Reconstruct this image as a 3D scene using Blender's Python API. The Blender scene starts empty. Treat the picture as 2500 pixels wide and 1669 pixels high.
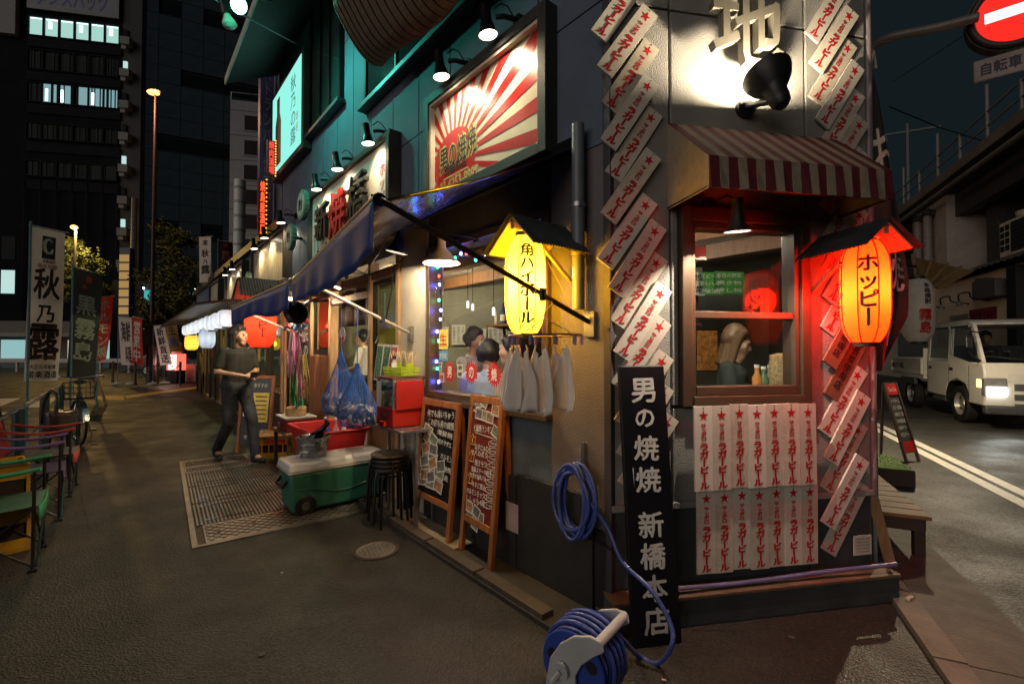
import bpy, math, random
from mathutils import Vector, Matrix, Quaternion
R = math.radians
random.seed(11)
sc = bpy.context.scene
COL = sc.collection
# ---------------------------------------------------------------- camera, sky, exposure
PITCH = R(1.06); FPX = 1111.0; CAMZ = 1.4
cam = bpy.data.objects.new('camera', bpy.data.cameras.new('camera')); COL.objects.link(cam)
cam.location = (0, 0, CAMZ); cam.rotation_euler = (R(90) + PITCH, 0, 0)
cam.data.lens = 16.0; cam.data.sensor_width = 36.0; cam.data.clip_start = 0.05; cam.data.clip_end = 2000
sc.camera = cam
world = bpy.data.worlds.new('World'); sc.world = world; world.use_nodes = True
wn, wl = world.node_tree.nodes, world.node_tree.links
wn.clear()
wo = wn.new('ShaderNodeOutputWorld'); bg = wn.new('ShaderNodeBackground'); bg2 = wn.new('ShaderNodeBackground'); wa = wn.new('ShaderNodeAddShader')
sky = wn.new('ShaderNodeTexSky'); sky.sky_type = 'NISHITA'; sky.sun_disc = False; sky.sun_elevation = R(-6); sky.sun_rotation = R(200)
wl.new(sky.outputs[0], bg.inputs[0]); bg.inputs[1].default_value = 0.015
bg2.inputs[0].default_value = (0.24, 0.42, 0.50, 1); bg2.inputs[1].default_value = 0.024   # city glow of the night sky
sun = bpy.data.objects.new('sun', bpy.data.lights.new('sun', 'SUN')); COL.objects.link(sun)   # soft light of the city night, from behind the camera
sun.data.energy = 0.66; sun.data.angle = R(50); sun.data.color = (1.0, 0.88, 0.78); sun.rotation_euler = Vector((0.60, 0.72, -0.23)).to_track_quat('-Z', 'Y').to_euler()
wl.new(bg.outputs[0], wa.inputs[0]); wl.new(bg2.outputs[0], wa.inputs[1]); wl.new(wa.outputs[0], wo.inputs[0])
sc.view_settings.view_transform = 'Standard'; sc.view_settings.look = 'None'
sc.view_settings.exposure = 0.12; sc.view_settings.gamma = 1.0; sc.view_settings.use_curve_mapping = False
sc.render.engine = 'CYCLES'
cy = sc.cycles
cy.use_denoising = True
cy.max_bounces = 6; cy.diffuse_bounces = 3; cy.glossy_bounces = 3; cy.transmission_bounces = 4; cy.transparent_max_bounces = 12
cy.sample_clamp_indirect = 4.0; cy.caustics_reflective = False; cy.caustics_refractive = False

# ---------------------------------------------------------------- pixel rays on real planes
def ray(u, v):
    y, z = 1.0, (834.5 - v) / FPX
    return Vector(((u - 1250.0) / FPX, y * math.cos(PITCH) - z * math.sin(PITCH), y * math.sin(PITCH) + z * math.cos(PITCH)))
def G(u, v, z=0.0):
    d = ray(u, v); t = (z - CAMZ) / d.z
    return Vector((d.x * t, d.y * t, z))
def D(u, v, Y):
    d = ray(u, v); t = Y / d.y
    return Vector((d.x * t, Y, CAMZ + d.z * t))
class Fr:
    """a vertical facade frame: x runs to the viewer's right along it, o outwards"""
    def __init__(s, ox, oy, deg):
        s.O = Vector((ox, oy, 0)); s.a = R(deg)
        s.r = Vector((math.cos(s.a), math.sin(s.a), 0)); s.n = Vector((math.sin(s.a), -math.cos(s.a), 0))
    def w(s, x, o, z): return s.O + s.r * x + s.n * o + Vector((0, 0, z))
    def xz(s, u, v, o=0.0):
        d = ray(u, v); c = Vector((0, 0, CAMZ))
        t = (s.O + s.n * o - c).dot(s.n) / d.dot(s.n)
        p = c + d * t
        return (p - s.O).dot(s.r), p.z
    def xo(s, p):
        q = Vector((p[0], p[1], 0)) - s.O
        return q.dot(s.r), q.dot(s.n)
FL = Fr(0.511, 2.367, -49.6)      # the long side along the alley
FC = Fr(0.511, 2.367, 10.3)       # the cut-off corner facing us
ER = FC.w(1.6, 0, 0)
FR = Fr(ER.x, ER.y, 65.35)        # the side along the street (x runs away from us)

# ---------------------------------------------------------------- mesh builder
class B:
    def __init__(s): s.v = []; s.f = []; s.m = []
    def add(s, vs, fs, mi=0):
        n = len(s.v); s.v += [tuple(p) for p in vs]; s.f += [tuple(i + n for i in f) for f in fs]; s.m += [mi] * len(fs); return s
    def box(s, x0, x1, y0, y1, z0, z1, mi=0):
        return s.add([(x0,y0,z0),(x1,y0,z0),(x1,y1,z0),(x0,y1,z0),(x0,y0,z1),(x1,y0,z1),(x1,y1,z1),(x0,y1,z1)],
                     [(0,3,2,1),(4,5,6,7),(0,1,5,4),(1,2,6,5),(2,3,7,6),(3,0,4,7)], mi)
    def rod(s, p, q, r, r2=None, n=10, caps=True, mi=0):
        p, q = Vector(p), Vector(q); r2 = r if r2 is None else r2
        d = (q - p); d = d.normalized() if d.length > 1e-9 else Vector((0, 0, 1))
        a = d.orthogonal().normalized(); b = d.cross(a)
        vs = []
        for c, rr in ((p, r), (q, r2)):
            for i in range(n):
                t = 2 * math.pi * i / n; vs.append(c + a * (math.cos(t) * rr) + b * (math.sin(t) * rr))
        fs = [(i, (i + 1) % n, n + (i + 1) % n, n + i) for i in range(n)]
        if caps: fs += [tuple(range(n - 1, -1, -1)), tuple(range(n, 2 * n))]
        return s.add(vs, fs, mi)
    def tube(s, pts, r, n=8, closed=False, caps=True, mi=0):
        P = [Vector(p) for p in pts]; k = len(P)
        rs = r if isinstance(r, (list, tuple)) else [r] * k
        T = []
        for i in range(k):
            t = (P[(i + 1) % k] - P[i - 1]) if closed else (P[min(i + 1, k - 1)] - P[max(i - 1, 0)])
            T.append(t.normalized() if t.length > 1e-9 else Vector((0, 0, 1)))
        a = T[0].orthogonal().normalized(); vs = []
        for i in range(k):
            a = a - T[i] * a.dot(T[i]); a = a.normalized() if a.length > 1e-6 else T[i].orthogonal().normalized()
            b = T[i].cross(a)
            for j in range(n):
                t = 2 * math.pi * j / n; vs.append(P[i] + (a * math.cos(t) + b * math.sin(t)) * rs[i])
        fs = []
        for i in range(k if closed else k - 1):
            i2 = (i + 1) % k
            for j in range(n): fs.append((i*n + j, i*n + (j+1) % n, i2*n + (j+1) % n, i2*n + j))
        if caps and not closed: fs += [tuple(range(n - 1, -1, -1)), tuple(range((k-1)*n, k*n))]
        return s.add(vs, fs, mi)
    def lathe(s, prof, n=24, c=(0, 0, 0), cap0=True, cap1=True, mi=0, sx=1, sy=1):
        vs = []
        for r, z in prof:
            for j in range(n):
                t = 2 * math.pi * j / n; vs.append((c[0] + r * math.cos(t) * sx, c[1] + r * math.sin(t) * sy, c[2] + z))
        k = len(prof); fs = []
        for i in range(k - 1):
            for j in range(n): fs.append((i*n + j, i*n + (j+1) % n, (i+1)*n + (j+1) % n, (i+1)*n + j))
        if cap0: fs.append(tuple(range(n - 1, -1, -1)))
        if cap1: fs.append(tuple(range((k-1)*n, k*n)))
        return s.add(vs, fs, mi)
    def prism(s, poly, y0, y1, mi=0):          # polygon in x,z pushed along y
        n = len(poly)
        vs = [(x, y0, z) for x, z in poly] + [(x, y1, z) for x, z in poly]
        return s.add(vs, [tuple(range(n)), tuple(range(2*n - 1, n - 1, -1))] + [(i, n + i, n + (i+1) % n, (i+1) % n) for i in range(n)], mi)
    def slab(s, poly, z0, z1, mi=0):           # polygon in x,y pushed along z
        n = len(poly)
        vs = [(p[0], p[1], z0) for p in poly] + [(p[0], p[1], z1) for p in poly]
        return s.add(vs, [tuple(range(n - 1, -1, -1)), tuple(range(n, 2*n))] + [(i, (i+1) % n, n + (i+1) % n, n + i) for i in range(n)], mi)
    def ell(s, c, r, nu=14, nv=9, mi=0):
        vs = [(c[0], c[1], c[2] - r[2])]
        for i in range(1, nv):
            p = -math.pi / 2 + math.pi * i / nv
            for j in range(nu):
                t = 2 * math.pi * j / nu; vs.append((c[0] + r[0]*math.cos(p)*math.cos(t), c[1] + r[1]*math.cos(p)*math.sin(t), c[2] + r[2]*math.sin(p)))
        vs.append((c[0], c[1], c[2] + r[2])); fs = []
        for j in range(nu): fs.append((0, 1 + (j+1) % nu, 1 + j))
        for i in range(nv - 2):
            for j in range(nu): fs.append((1 + i*nu + j, 1 + i*nu + (j+1) % nu, 1 + (i+1)*nu + (j+1) % nu, 1 + (i+1)*nu + j))
        l = 1 + (nv-2)*nu; t = len(vs) - 1
        for j in range(nu): fs.append((l + j, l + (j+1) % nu, t))
        return s.add(vs, fs, mi)
    def grid(s, fn, nu, nv, mi=0, thick=None):
        vs = [fn(i / nu, j / nv) for j in range(nv + 1) for i in range(nu + 1)]
        fs = [(j*(nu+1) + i, j*(nu+1) + i + 1, (j+1)*(nu+1) + i + 1, (j+1)*(nu+1) + i) for j in range(nv) for i in range(nu)]
        return s.add(vs, fs, mi)
    def plank(s, p, q, w, t, up=(0, 0, 1), mi=0):   # rectangular bar from p to q, w across, t along up
        p, q, up = Vector(p), Vector(q), Vector(up)
        d = (q - p).normalized(); a = d.cross(up); a = a.normalized() if a.length > 1e-6 else d.orthogonal().normalized(); b = a.cross(d)
        a *= w / 2; b *= t / 2
        vs = [p - a - b, p + a - b, p + a + b, p - a + b, q - a - b, q + a - b, q + a + b, q - a + b]
        return s.add(vs, [(0,3,2,1),(4,5,6,7),(0,1,5,4),(1,2,6,5),(2,3,7,6),(3,0,4,7)], mi)
    def mesh(s, name):
        me = bpy.data.meshes.new(name); me.from_pydata(s.v, [], s.f); me.update()
        if any(s.m): me.polygons.foreach_set('material_index', s.m)
        return me

def setprops(o, label=None, cat=None, group=None, kind=None):
    if label: o['label'] = label
    if cat: o['category'] = cat
    if group: o['group'] = group
    if kind: o['kind'] = kind
    return o
def obj(name, b, mat, parent=None, loc=None, rz=0.0, rot=None, smooth=False, bevel=0.0, label=None, cat=None, group=None, kind=None, solid=0.0):
    if isinstance(b, B):
        me = b.mesh(name)
        for m in (mat if isinstance(mat, (list, tuple)) else [mat]): me.materials.append(m)
        if smooth:
            me.polygons.foreach_set('use_smooth', [True] * len(me.polygons))
            if smooth != 'all':
                try: me.set_sharp_from_angle(angle=R(40))
                except Exception: pass
    else: me = b
    o = bpy.data.objects.new(name, me); COL.objects.link(o)
    if parent: o.parent = parent
    if loc is not None: o.location = loc
    o.rotation_euler = rot if rot is not None else (0, 0, rz)
    if bevel:
        md = o.modifiers.new('bevel', 'BEVEL'); md.width = bevel; md.segments = 2; md.limit_method = 'ANGLE'; md.angle_limit = R(40)
    if solid:
        md = o.modifiers.new('solid', 'SOLIDIFY'); md.thickness = solid; md.offset = 0
    return setprops(o, label, cat, group, kind)
def thing(name, label, cat, loc=(0, 0, 0), rz=0.0, group=None, rot=None):
    o = bpy.data.objects.new(name, None); COL.objects.link(o); o.empty_display_size = 0.1
    o.location = loc; o.rotation_euler = rot if rot is not None else (0, 0, rz)
    return setprops(o, label, cat, group)
def copy_tree(o, parent=None):
    c = o.copy(); COL.objects.link(c); c.parent = parent
    for ch in list(o.children): copy_tree(ch, c)
    return c
def light(kind, parent, loc, power, col, radius=0.03, aim=None, cone=None, blend=0.4):
    l = bpy.data.lights.new('bulb_light', kind); l.energy = power; l.color = col; l.shadow_soft_size = radius
    if kind == 'SPOT': l.spot_size = R(cone or 90); l.spot_blend = blend
    o = bpy.data.objects.new('bulb_light', l); COL.objects.link(o)
    if parent: o.parent = parent
    o.location = loc
    if aim is not None: o.rotation_euler = Vector(aim).to_track_quat('-Z', 'Y').to_euler()
    return o

# ---------------------------------------------------------------- materials
MC = {}
def M(name, col, rough=0.6, metal=0.0, var=0.22, scale=6.0, bump=0.0, bscale=60.0, emit=None, estr=0.0, coat=0.0, spec=0.5, stretch=None, alpha=1.0, dirt=0.0, rvar=0.0, orand=0.0):
    if name in MC: return MC[name]
    m = bpy.data.materials.new(name); m.use_nodes = True; nt = m.node_tree; N, L = nt.nodes, nt.links
    p = N['Principled BSDF']
    p.inputs['Roughness'].default_value = rough; p.inputs['Metallic'].default_value = metal
    p.inputs['Specular IOR Level'].default_value = spec
    if coat: p.inputs['Coat Weight'].default_value = coat; p.inputs['Coat Roughness'].default_value = 0.12
    tc = N.new('ShaderNodeTexCoord'); mp = N.new('ShaderNodeMapping'); L.new(tc.outputs['Object'], mp.inputs[0])
    if stretch: mp.inputs['Scale'].default_value = stretch
    nz = N.new('ShaderNodeTexNoise'); nz.inputs['Scale'].default_value = scale; nz.inputs['Detail'].default_value = 5; nz.inputs['Roughness'].default_value = 0.62
    L.new(mp.outputs[0], nz.inputs['Vector'])
    rp = N.new('ShaderNodeValToRGB'); L.new(nz.outputs['Fac'], rp.inputs[0])
    lo = [c * (1 - var) for c in col]; hi = [min(1, c * (1 + var * 0.6)) for c in col]
    rp.color_ramp.elements[0].position = 0.32; rp.color_ramp.elements[1].position = 0.68
    rp.color_ramp.elements[0].color = (*lo, 1); rp.color_ramp.elements[1].color = (*hi, 1)
    out = rp.outputs[0]
    if dirt:
        n2 = N.new('ShaderNodeTexNoise'); n2.inputs['Scale'].default_value = scale * 0.45; n2.inputs['Detail'].default_value = 8; n2.inputs['Roughness'].default_value = 0.7
        L.new(tc.outputs['Object'], n2.inputs['Vector'])
        r2 = N.new('ShaderNodeValToRGB'); r2.color_ramp.elements[0].position = 0.48; r2.color_ramp.elements[1].position = 0.72
        r2.color_ramp.elements[0].color = (0, 0, 0, 1); r2.color_ramp.elements[1].color = (dirt, dirt, dirt, 1); L.new(n2.outputs['Fac'], r2.inputs[0])
        mx = N.new('ShaderNodeMix'); mx.data_type = 'RGBA'; L.new(r2.outputs[0], mx.inputs[0]); L.new(out, mx.inputs[6])
        mx.inputs[7].default_value = (col[0]*0.35, col[1]*0.30, col[2]*0.25, 1); out = mx.outputs[2]
    if orand:
        oi = N.new('ShaderNodeObjectInfo'); m3 = N.new('ShaderNodeMapRange'); m3.inputs[3].default_value = 1 - orand; L.new(oi.outputs['Random'], m3.inputs[0])
        hs_ = N.new('ShaderNodeHueSaturation'); L.new(m3.outputs[0], hs_.inputs['Value']); L.new(out, hs_.inputs['Color']); out = hs_.outputs[0]
    L.new(out, p.inputs['Base Color'])
    if rvar:
        mr = N.new('ShaderNodeMapRange'); L.new(nz.outputs['Fac'], mr.inputs[0]); mr.inputs[1].default_value = .3; mr.inputs[2].default_value = .7
        mr.inputs[3].default_value = max(.03, rough - rvar); mr.inputs[4].default_value = min(1, rough + rvar); L.new(mr.outputs[0], p.inputs['Roughness'])
    if bump:
        nb = N.new('ShaderNodeTexNoise'); nb.inputs['Scale'].default_value = bscale; nb.inputs['Detail'].default_value = 3
        L.new(mp.outputs[0], nb.inputs['Vector'])
        bp = N.new('ShaderNodeBump'); bp.inputs['Strength'].default_value = bump; bp.inputs['Distance'].default_value = 0.01
        L.new(nb.outputs['Fac'], bp.inputs['Height']); L.new(bp.outputs[0], p.inputs['Normal'])
    if emit:
        p.inputs['Emission Color'].default_value = (*emit, 1); p.inputs['Emission Strength'].default_value = estr
    if alpha < 1: p.inputs['Alpha'].default_value = alpha
    MC[name] = m
    return m
def glow(name, col, strength):
    if name in MC: return MC[name]
    m = bpy.data.materials.new(name); m.use_nodes = True; N, L = m.node_tree.nodes, m.node_tree.links
    N.clear(); o = N.new('ShaderNodeOutputMaterial'); e = N.new('ShaderNodeEmission'); e.inputs[0].default_value = (*col, 1); e.inputs[1].default_value = strength
    L.new(e.outputs[0], o.inputs[0]); MC[name] = m
    return m
def glass(name, tint=(0.92, 0.95, 0.95), refl=1.0, ior=1.5, rough=0.01):
    if name in MC: return MC[name]
    m = bpy.data.materials.new(name); m.use_nodes = True; N, L = m.node_tree.nodes, m.node_tree.links
    N.clear(); o = N.new('ShaderNodeOutputMaterial'); t = N.new('ShaderNodeBsdfTransparent'); t.inputs[0].default_value = (*tint, 1)
    g = N.new('ShaderNodeBsdfGlossy'); g.inputs['Roughness'].default_value = rough; g.inputs[0].default_value = (refl, refl, refl, 1)
    lw = N.new('ShaderNodeLayerWeight'); lw.inputs[0].default_value = .5; x = N.new('ShaderNodeMixShader')
    pw = N.new('ShaderNodeMath'); pw.operation = 'POWER'; pw.inputs[1].default_value = 4.0; L.new(lw.outputs['Facing'], pw.inputs[0])
    mr = N.new('ShaderNodeMapRange'); mr.inputs[3].default_value = ((ior - 1) / (ior + 1)) ** 2; mr.inputs[4].default_value = .9; L.new(pw.outputs[0], mr.inputs[0])
    L.new(mr.outputs[0], x.inputs[0]); L.new(t.outputs[0], x.inputs[1]); L.new(g.outputs[0], x.inputs[2]); L.new(x.outputs[0], o.inputs[0]); MC[name] = m
    return m
def paper(name, col, thru, clear=0.3, ribs=70.0, front=0.4):
    """thin lantern paper or cloth: passes some light straight, scatters the rest through"""
    if name in MC: return MC[name]
    m = bpy.data.materials.new(name); m.use_nodes = True; N, L = m.node_tree.nodes, m.node_tree.links
    N.clear(); o = N.new('ShaderNodeOutputMaterial'); tr = N.new('ShaderNodeBsdfTransparent'); tr.inputs[0].default_value = (*thru, 1)
    tl = N.new('ShaderNodeBsdfTranslucent'); tl.inputs[0].default_value = (*col, 1); df = N.new('ShaderNodeBsdfDiffuse'); df.inputs[0].default_value = (*col, 1)
    if ribs:
        tc = N.new('ShaderNodeTexCoord'); wv = N.new('ShaderNodeTexWave'); wv.bands_direction = 'Z'; wv.inputs['Scale'].default_value = ribs
        L.new(tc.outputs['Object'], wv.inputs['Vector'])
        rp = N.new('ShaderNodeValToRGB'); rp.color_ramp.elements[0].position = 0.0; rp.color_ramp.elements[1].position = 0.35
        rp.color_ramp.elements[0].color = (col[0]*.55, col[1]*.42, col[2]*.42, 1); rp.color_ramp.elements[1].color = (*col, 1)
        L.new(wv.outputs['Color'], rp.inputs[0]); L.new(rp.outputs[0], tl.inputs[0]); L.new(rp.outputs[0], df.inputs[0])
    a = N.new('ShaderNodeMixShader'); a.inputs[0].default_value = front; L.new(tl.outputs[0], a.inputs[1]); L.new(df.outputs[0], a.inputs[2])
    x = N.new('ShaderNodeMixShader'); x.inputs[0].default_value = clear; L.new(a.outputs[0], x.inputs[1]); L.new(tr.outputs[0], x.inputs[2]); L.new(x.outputs[0], o.inputs[0])
    MC[name] = m
    return m

# ---------------------------------------------------------------- lettering
TC = {}
def textmesh(body, w, h, bold=0.0, ext=0.0008, vertical=False, shear=0.0, line=1.0, wob=0.0, res=2):
    key = (body, round(w, 4), round(h, 4) if h else 0, bold, ext, vertical, shear, line, wob)
    if key in TC: return TC[key]
    c = bpy.data.curves.new('lettering', 'FONT')
    c.body = '\n'.join(body.replace('ー', '丨')) if vertical else body
    c.size = 1.0; c.align_x = 'CENTER'; c.resolution_u = res; c.offset = min(bold, .008) if ext > .004 else 0.0; c.shear = shear; c.space_line = line
    o = bpy.data.objects.new('lettering', c); COL.objects.link(o)
    dg = bpy.context.evaluated_depsgraph_get()
    me = bpy.data.meshes.new_from_object(o.evaluated_get(dg))
    bpy.data.objects.remove(o); bpy.data.curves.remove(c)
    vs = [v.co.copy() for v in me.vertices]
    x0, x1 = min(v.x for v in vs), max(v.x for v in vs); y0, y1 = min(v.y for v in vs), max(v.y for v in vs)
    fx = w / max(1e-6, x1 - x0); fy = (h / max(1e-6, y1 - y0)) if h else fx
    rnd = random.Random(len(body) * 7 + 1)
    polys = [tuple(p.vertices) for p in me.polygons]
    bpy.data.meshes.remove(me)
    P = []
    for v in vs:
        jx = rnd.uniform(-wob, wob) if wob else 0; jz = rnd.uniform(-wob, wob) if wob else 0
        P.append(((v.x - (x0 + x1) / 2) * fx + jx, 0.0, (v.y - (y0 + y1) / 2) * fy + jz))
    n = len(P)
    b = B()
    if ext > 0.004:     # raised letters: front, back and rim
        from collections import Counter
        ed = Counter()
        for f in polys:
            for i in range(len(f)): ed[(f[i], f[(i + 1) % len(f)])] += 1
        V = [(x, -ext, z) for x, y, z in P] + [(x, 0, z) for x, y, z in P]
        F = list(polys) + [tuple(i + n for i in reversed(f)) for f in polys]
        for (i, j) in ed:
            if (j, i) not in ed: F.append((j, i, i + n, j + n))
        b.add(V, F)
    else:
        sh = [(0, 0)] + ([(bold * .8, 0), (-bold * .8, 0), (0, bold * .8), (0, -bold * .8)] if bold else [])
        for k, (dx, dz) in enumerate(sh): b.add([(x + dx * fx, -.0003 * k, z + dz * fy) for x, y, z in P], polys)
    m2 = b.mesh('lettering'); TC[key] = m2
    return m2
def text(parent, body, w, h, loc, mat, rot=(0, 0, 0), name='lettering', **k):
    me = textmesh(body, w, h, **k)
    if me.materials and me.materials[0] != mat:
        me = me.copy(); me.materials.clear()
    if not me.materials: me.materials.append(mat)
    return obj(name, me, None, parent, loc, rot=rot)
def star(r, r2=None):
    r2 = r2 or r * 0.385
    return B().add([((r if i % 2 == 0 else r2) * math.sin(math.pi * i / 5), 0, (r if i % 2 == 0 else r2) * math.cos(math.pi * i / 5)) for i in range(10)] + [(0, 0, 0)],
                   [(10, (i + 1) % 10, i) for i in range(10)])
WHITE = (0.78, 0.76, 0.72)
black = M('black paint', (0.012, 0.012, 0.013), 0.45, var=.3)
blackm = M('black metal', (0.015, 0.015, 0.016), 0.35, 0.6, var=.3)
steel = M('dull steel', (0.42, 0.43, 0.44), 0.35, 0.9, var=.25, rvar=.15)
chrome = M('bright steel', (0.6, 0.61, 0.62), 0.18, 1.0, var=.15)
cream = M('cream enamel', (0.72, 0.66, 0.52), 0.5, var=.08, dirt=.25)
white = M('white paint', (0.74, 0.73, 0.70), 0.45, var=.06, dirt=.15)
wood = M('brown wood', (0.20, 0.095, 0.04), 0.55, var=.35, scale=5, stretch=(8, 8, 1), bump=.15)
palewood = M('pale wood', (0.42, 0.25, 0.12), 0.6, var=.3, scale=5, stretch=(8, 8, 1), bump=.15)
redpaint = M('red paint', (0.52, 0.012, 0.012), 0.45, var=.15)
ink = M('black ink', (0.01, 0.01, 0.01), 0.7, var=.3)
chalk = M('chalk', (0.72, 0.70, 0.64), 0.9, var=.25, scale=60)
WARM = (1.0, 0.80, 0.52); WARMW = (1.0, 0.88, 0.68)
lampglow = glow('lamp glow', (1.0, 0.86, 0.64), 9.0)
# ================================================================ the ground
def asphalt_mat(name, col, rough, spark=0.35, wet=0.0):
    m = bpy.data.materials.new(name); m.use_nodes = True; N, L = m.node_tree.nodes, m.node_tree.links; p = N['Principled BSDF']
    tc = N.new('ShaderNodeTexCoord')
    def noise(s, d=4, r=.6):
        n = N.new('ShaderNodeTexNoise'); n.inputs['Scale'].default_value = s; n.inputs['Detail'].default_value = d; n.inputs['Roughness'].default_value = r
        L.new(tc.outputs['Object'], n.inputs['Vector']); return n.outputs['Fac']
    def ramp(f, a, b, c0, c1):
        r = N.new('ShaderNodeValToRGB'); r.color_ramp.elements[0].position = a; r.color_ramp.elements[1].position = b
        r.color_ramp.elements[0].color = (*c0, 1); r.color_ramp.elements[1].color = (*c1, 1); L.new(f, r.inputs[0]); return r.outputs[0]
    big = ramp(noise(0.9, 6, .65), .3, .7, [c * .6 for c in col], [c * 1.25 for c in col])
    vo = N.new('ShaderNodeTexVoronoi'); vo.inputs['Scale'].default_value = 95; L.new(tc.outputs['Object'], vo.inputs['Vector'])
    st = ramp(vo.outputs['Color'], .1, .95, (.45, .45, .45), (1.7, 1.7, 1.65))
    mx = N.new('ShaderNodeMix'); mx.data_type = 'RGBA'; mx.blend_type = 'MULTIPLY'; mx.inputs[0].default_value = 1; L.new(big, mx.inputs[6]); L.new(st, mx.inputs[7])
    st2 = ramp(noise(5.0, 7, .7), .55, .75, (1, 1, 1), (.55, .53, .5))
    m2 = N.new('ShaderNodeMix'); m2.data_type = 'RGBA'; m2.blend_type = 'MULTIPLY'; m2.inputs[0].default_value = .8; L.new(mx.outputs[2], m2.inputs[6]); L.new(st2, m2.inputs[7])
    L.new(m2.outputs[2], p.inputs['Base Color'])
    rr = ramp(noise(1.6, 5), .35, .65, (rough - .16,) * 3, (rough + .1,) * 3); L.new(rr, p.inputs['Roughness']); p.inputs['Specular IOR Level'].default_value = .3
    bp = N.new('ShaderNodeBump'); bp.inputs['Strength'].default_value = .55; bp.inputs['Distance'].default_value = .006
    L.new(vo.outputs['Distance'], bp.inputs['Height']); L.new(bp.outputs[0], p.inputs['Normal'])
    return m
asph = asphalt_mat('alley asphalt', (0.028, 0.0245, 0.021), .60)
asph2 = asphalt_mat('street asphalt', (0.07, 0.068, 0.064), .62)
conc = M('worn concrete', (0.17, 0.15, 0.12), .8, var=.35, scale=4, bump=.35, bscale=90, dirt=.6)
line_paint = M('road paint', (0.68, 0.66, 0.60), .6, var=.2, scale=20, dirt=.35)
yellow_paint = M('yellow road paint', (0.62, 0.40, 0.06), .6, var=.25, scale=15, dirt=.3)

g = obj('ground', B().grid(lambda u, v: ((u - .5) * 700, (v - .4) * 700, -0.012), 1, 1), asph, kind='structure')
# alley surface and street surface, two sheets beside each other
def rect_on(F, x0, x1, o0, o1, z): return [F.w(x0, o0, z), F.w(x1, o0, z), F.w(x1, o1, z), F.w(x0, o1, z)]
al = [FL.w(3.4, -0.3, 0), FL.w(-30, -0.3, 0), FL.w(-30, 2.75, 0), FL.w(3.4, 4.6, 0), (1.6, -6, 0), FR.w(-4.5, .06, 0), FR.w(0.0, .06, 0)]
al = [FL.w(-30, -.3, 0), FL.w(-30, 3.0, 0), (-9, -6, 0), (1.0, -6, 0), FR.w(-3.0, .06, 0), FR.w(.3, .06, 0), FC.w(1.2, -.2, 0), FC.w(.0, -.2, 0)]
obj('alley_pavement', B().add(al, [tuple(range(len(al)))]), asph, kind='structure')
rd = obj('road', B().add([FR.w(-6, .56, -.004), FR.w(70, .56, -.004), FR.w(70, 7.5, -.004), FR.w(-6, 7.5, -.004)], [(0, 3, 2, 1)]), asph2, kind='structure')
for o0, o1 in ((1.65, 1.775), (1.835, 1.96)):
    obj('lane_line', B().add(rect_on(FR, -4, 45, o0, o1, .001), [(0, 1, 2, 3)]), line_paint, rd)
# kerb stones and gutter slabs along the street side
pv = thing('pavement', None, None); pv['kind'] = 'structure'
ks = [B().box(0, .592, -.06, .06, -.05, .022).mesh('kerb_stone')]; ks[0].materials.append(conc)
sl = [B().box(0, .992, -.18, .18, -.05, .012).mesh('paving_slab')]; sl[0].materials.append(conc)
slabm = M('gutter concrete', (0.11, 0.097, 0.078), .75, var=.35, scale=5, bump=.4, bscale=70, dirt=.6); sl[0].materials[0] = slabm
def along(F, name, me, x, o, z, parent, tilt=0.0):
    c = obj(name, me, None, parent, F.w(x, o, z), rot=(random.uniform(-.012, .012), random.uniform(-.008, .008), F.a)); return c
for k in range(14): c = along(FR, 'kerb_stone', ks[0], -2.4 + .6 * k, .128, .004 * random.random(), pv)
for k in range(9): c = along(FR, 'paving_slab', sl[0], -2.6 + k, .372, .004 * random.random(), pv)
obj('rubble_chip', B().box(-.025, .025, -.01, .01, 0, .014), M('chip', (.55, .45, .3), .8), pv, G(2222, 1462, .026), rz=.4)
# crossing stripes on the big road beyond the railing
for q in ([(-70, 990), (-10, 973), (52, 971), (-2, 993)], [(62, 994), (105, 972), (141, 969), (112, 994)], [(-40, 1008), (70, 1004), (72, 1009), (-40, 1014)], [(150, 977), (175, 969), (206, 968), (190, 977)]):
    obj('crossing_stripe', B().add([G(u, v, .004) for u, v in q], [(0, 1, 2, 3)]), line_paint, g)
for q in ([(310, 972), (300, 966), (478, 943), (492, 946)], [(232, 975), (240, 966), (308, 964), (300, 976)]):
    obj('yellow_line', B().add([G(u, v, .006) for u, v in q], [(0, 1, 2, 3)]), yellow_paint, g)

# repairs, cracks, gum and litter on the asphalt
pm_ = asphalt_mat('patched asphalt', (0.021, 0.018, 0.0155), .6); pm2 = asphalt_mat('older asphalt', (0.034, 0.030, 0.026), .6)
for k, q in enumerate(([(330, 1420), (760, 1372), (900, 1470), (300, 1560)], [(190, 1180), (330, 1120), (400, 1180), (220, 1290)])):
    obj('asphalt_patch', B().add([G(u, v, .0012 + .0014 * k) for u, v in q], [(0, 1, 2, 3)]), (pm_, pm2)[k % 2], g)
crm = M('crack dark', (.015, .012, .01), .9); rr = random.Random(77)
for (u0, v0), (u1, v1) in (((250, 1400), (520, 1375)), ((1700, 1540), (2120, 1530))):
    a, b_ = G(u0, v0, .008), G(u1, v1, .008); n = 14; pts = [a.lerp(b_, i / n) + Vector((rr.uniform(-.02, .02), rr.uniform(-.02, .02), 0)) for i in range(n + 1)]
    vs = []
    for p_ in pts: w_ = rr.uniform(.001, .003); d_ = Vector((b_.y - a.y, a.x - b_.x, 0)).normalized() * w_; vs += [p_ - d_, p_ + d_]
    obj('crack', B().add(vs, [(2*i, 2*i + 1, 2*i + 3, 2*i + 2) for i in range(n)]), crm, g)
gum = M('old gum', (.07, .062, .055), .8); lit = M('paper scrap', (.5, .47, .42), .8)
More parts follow.
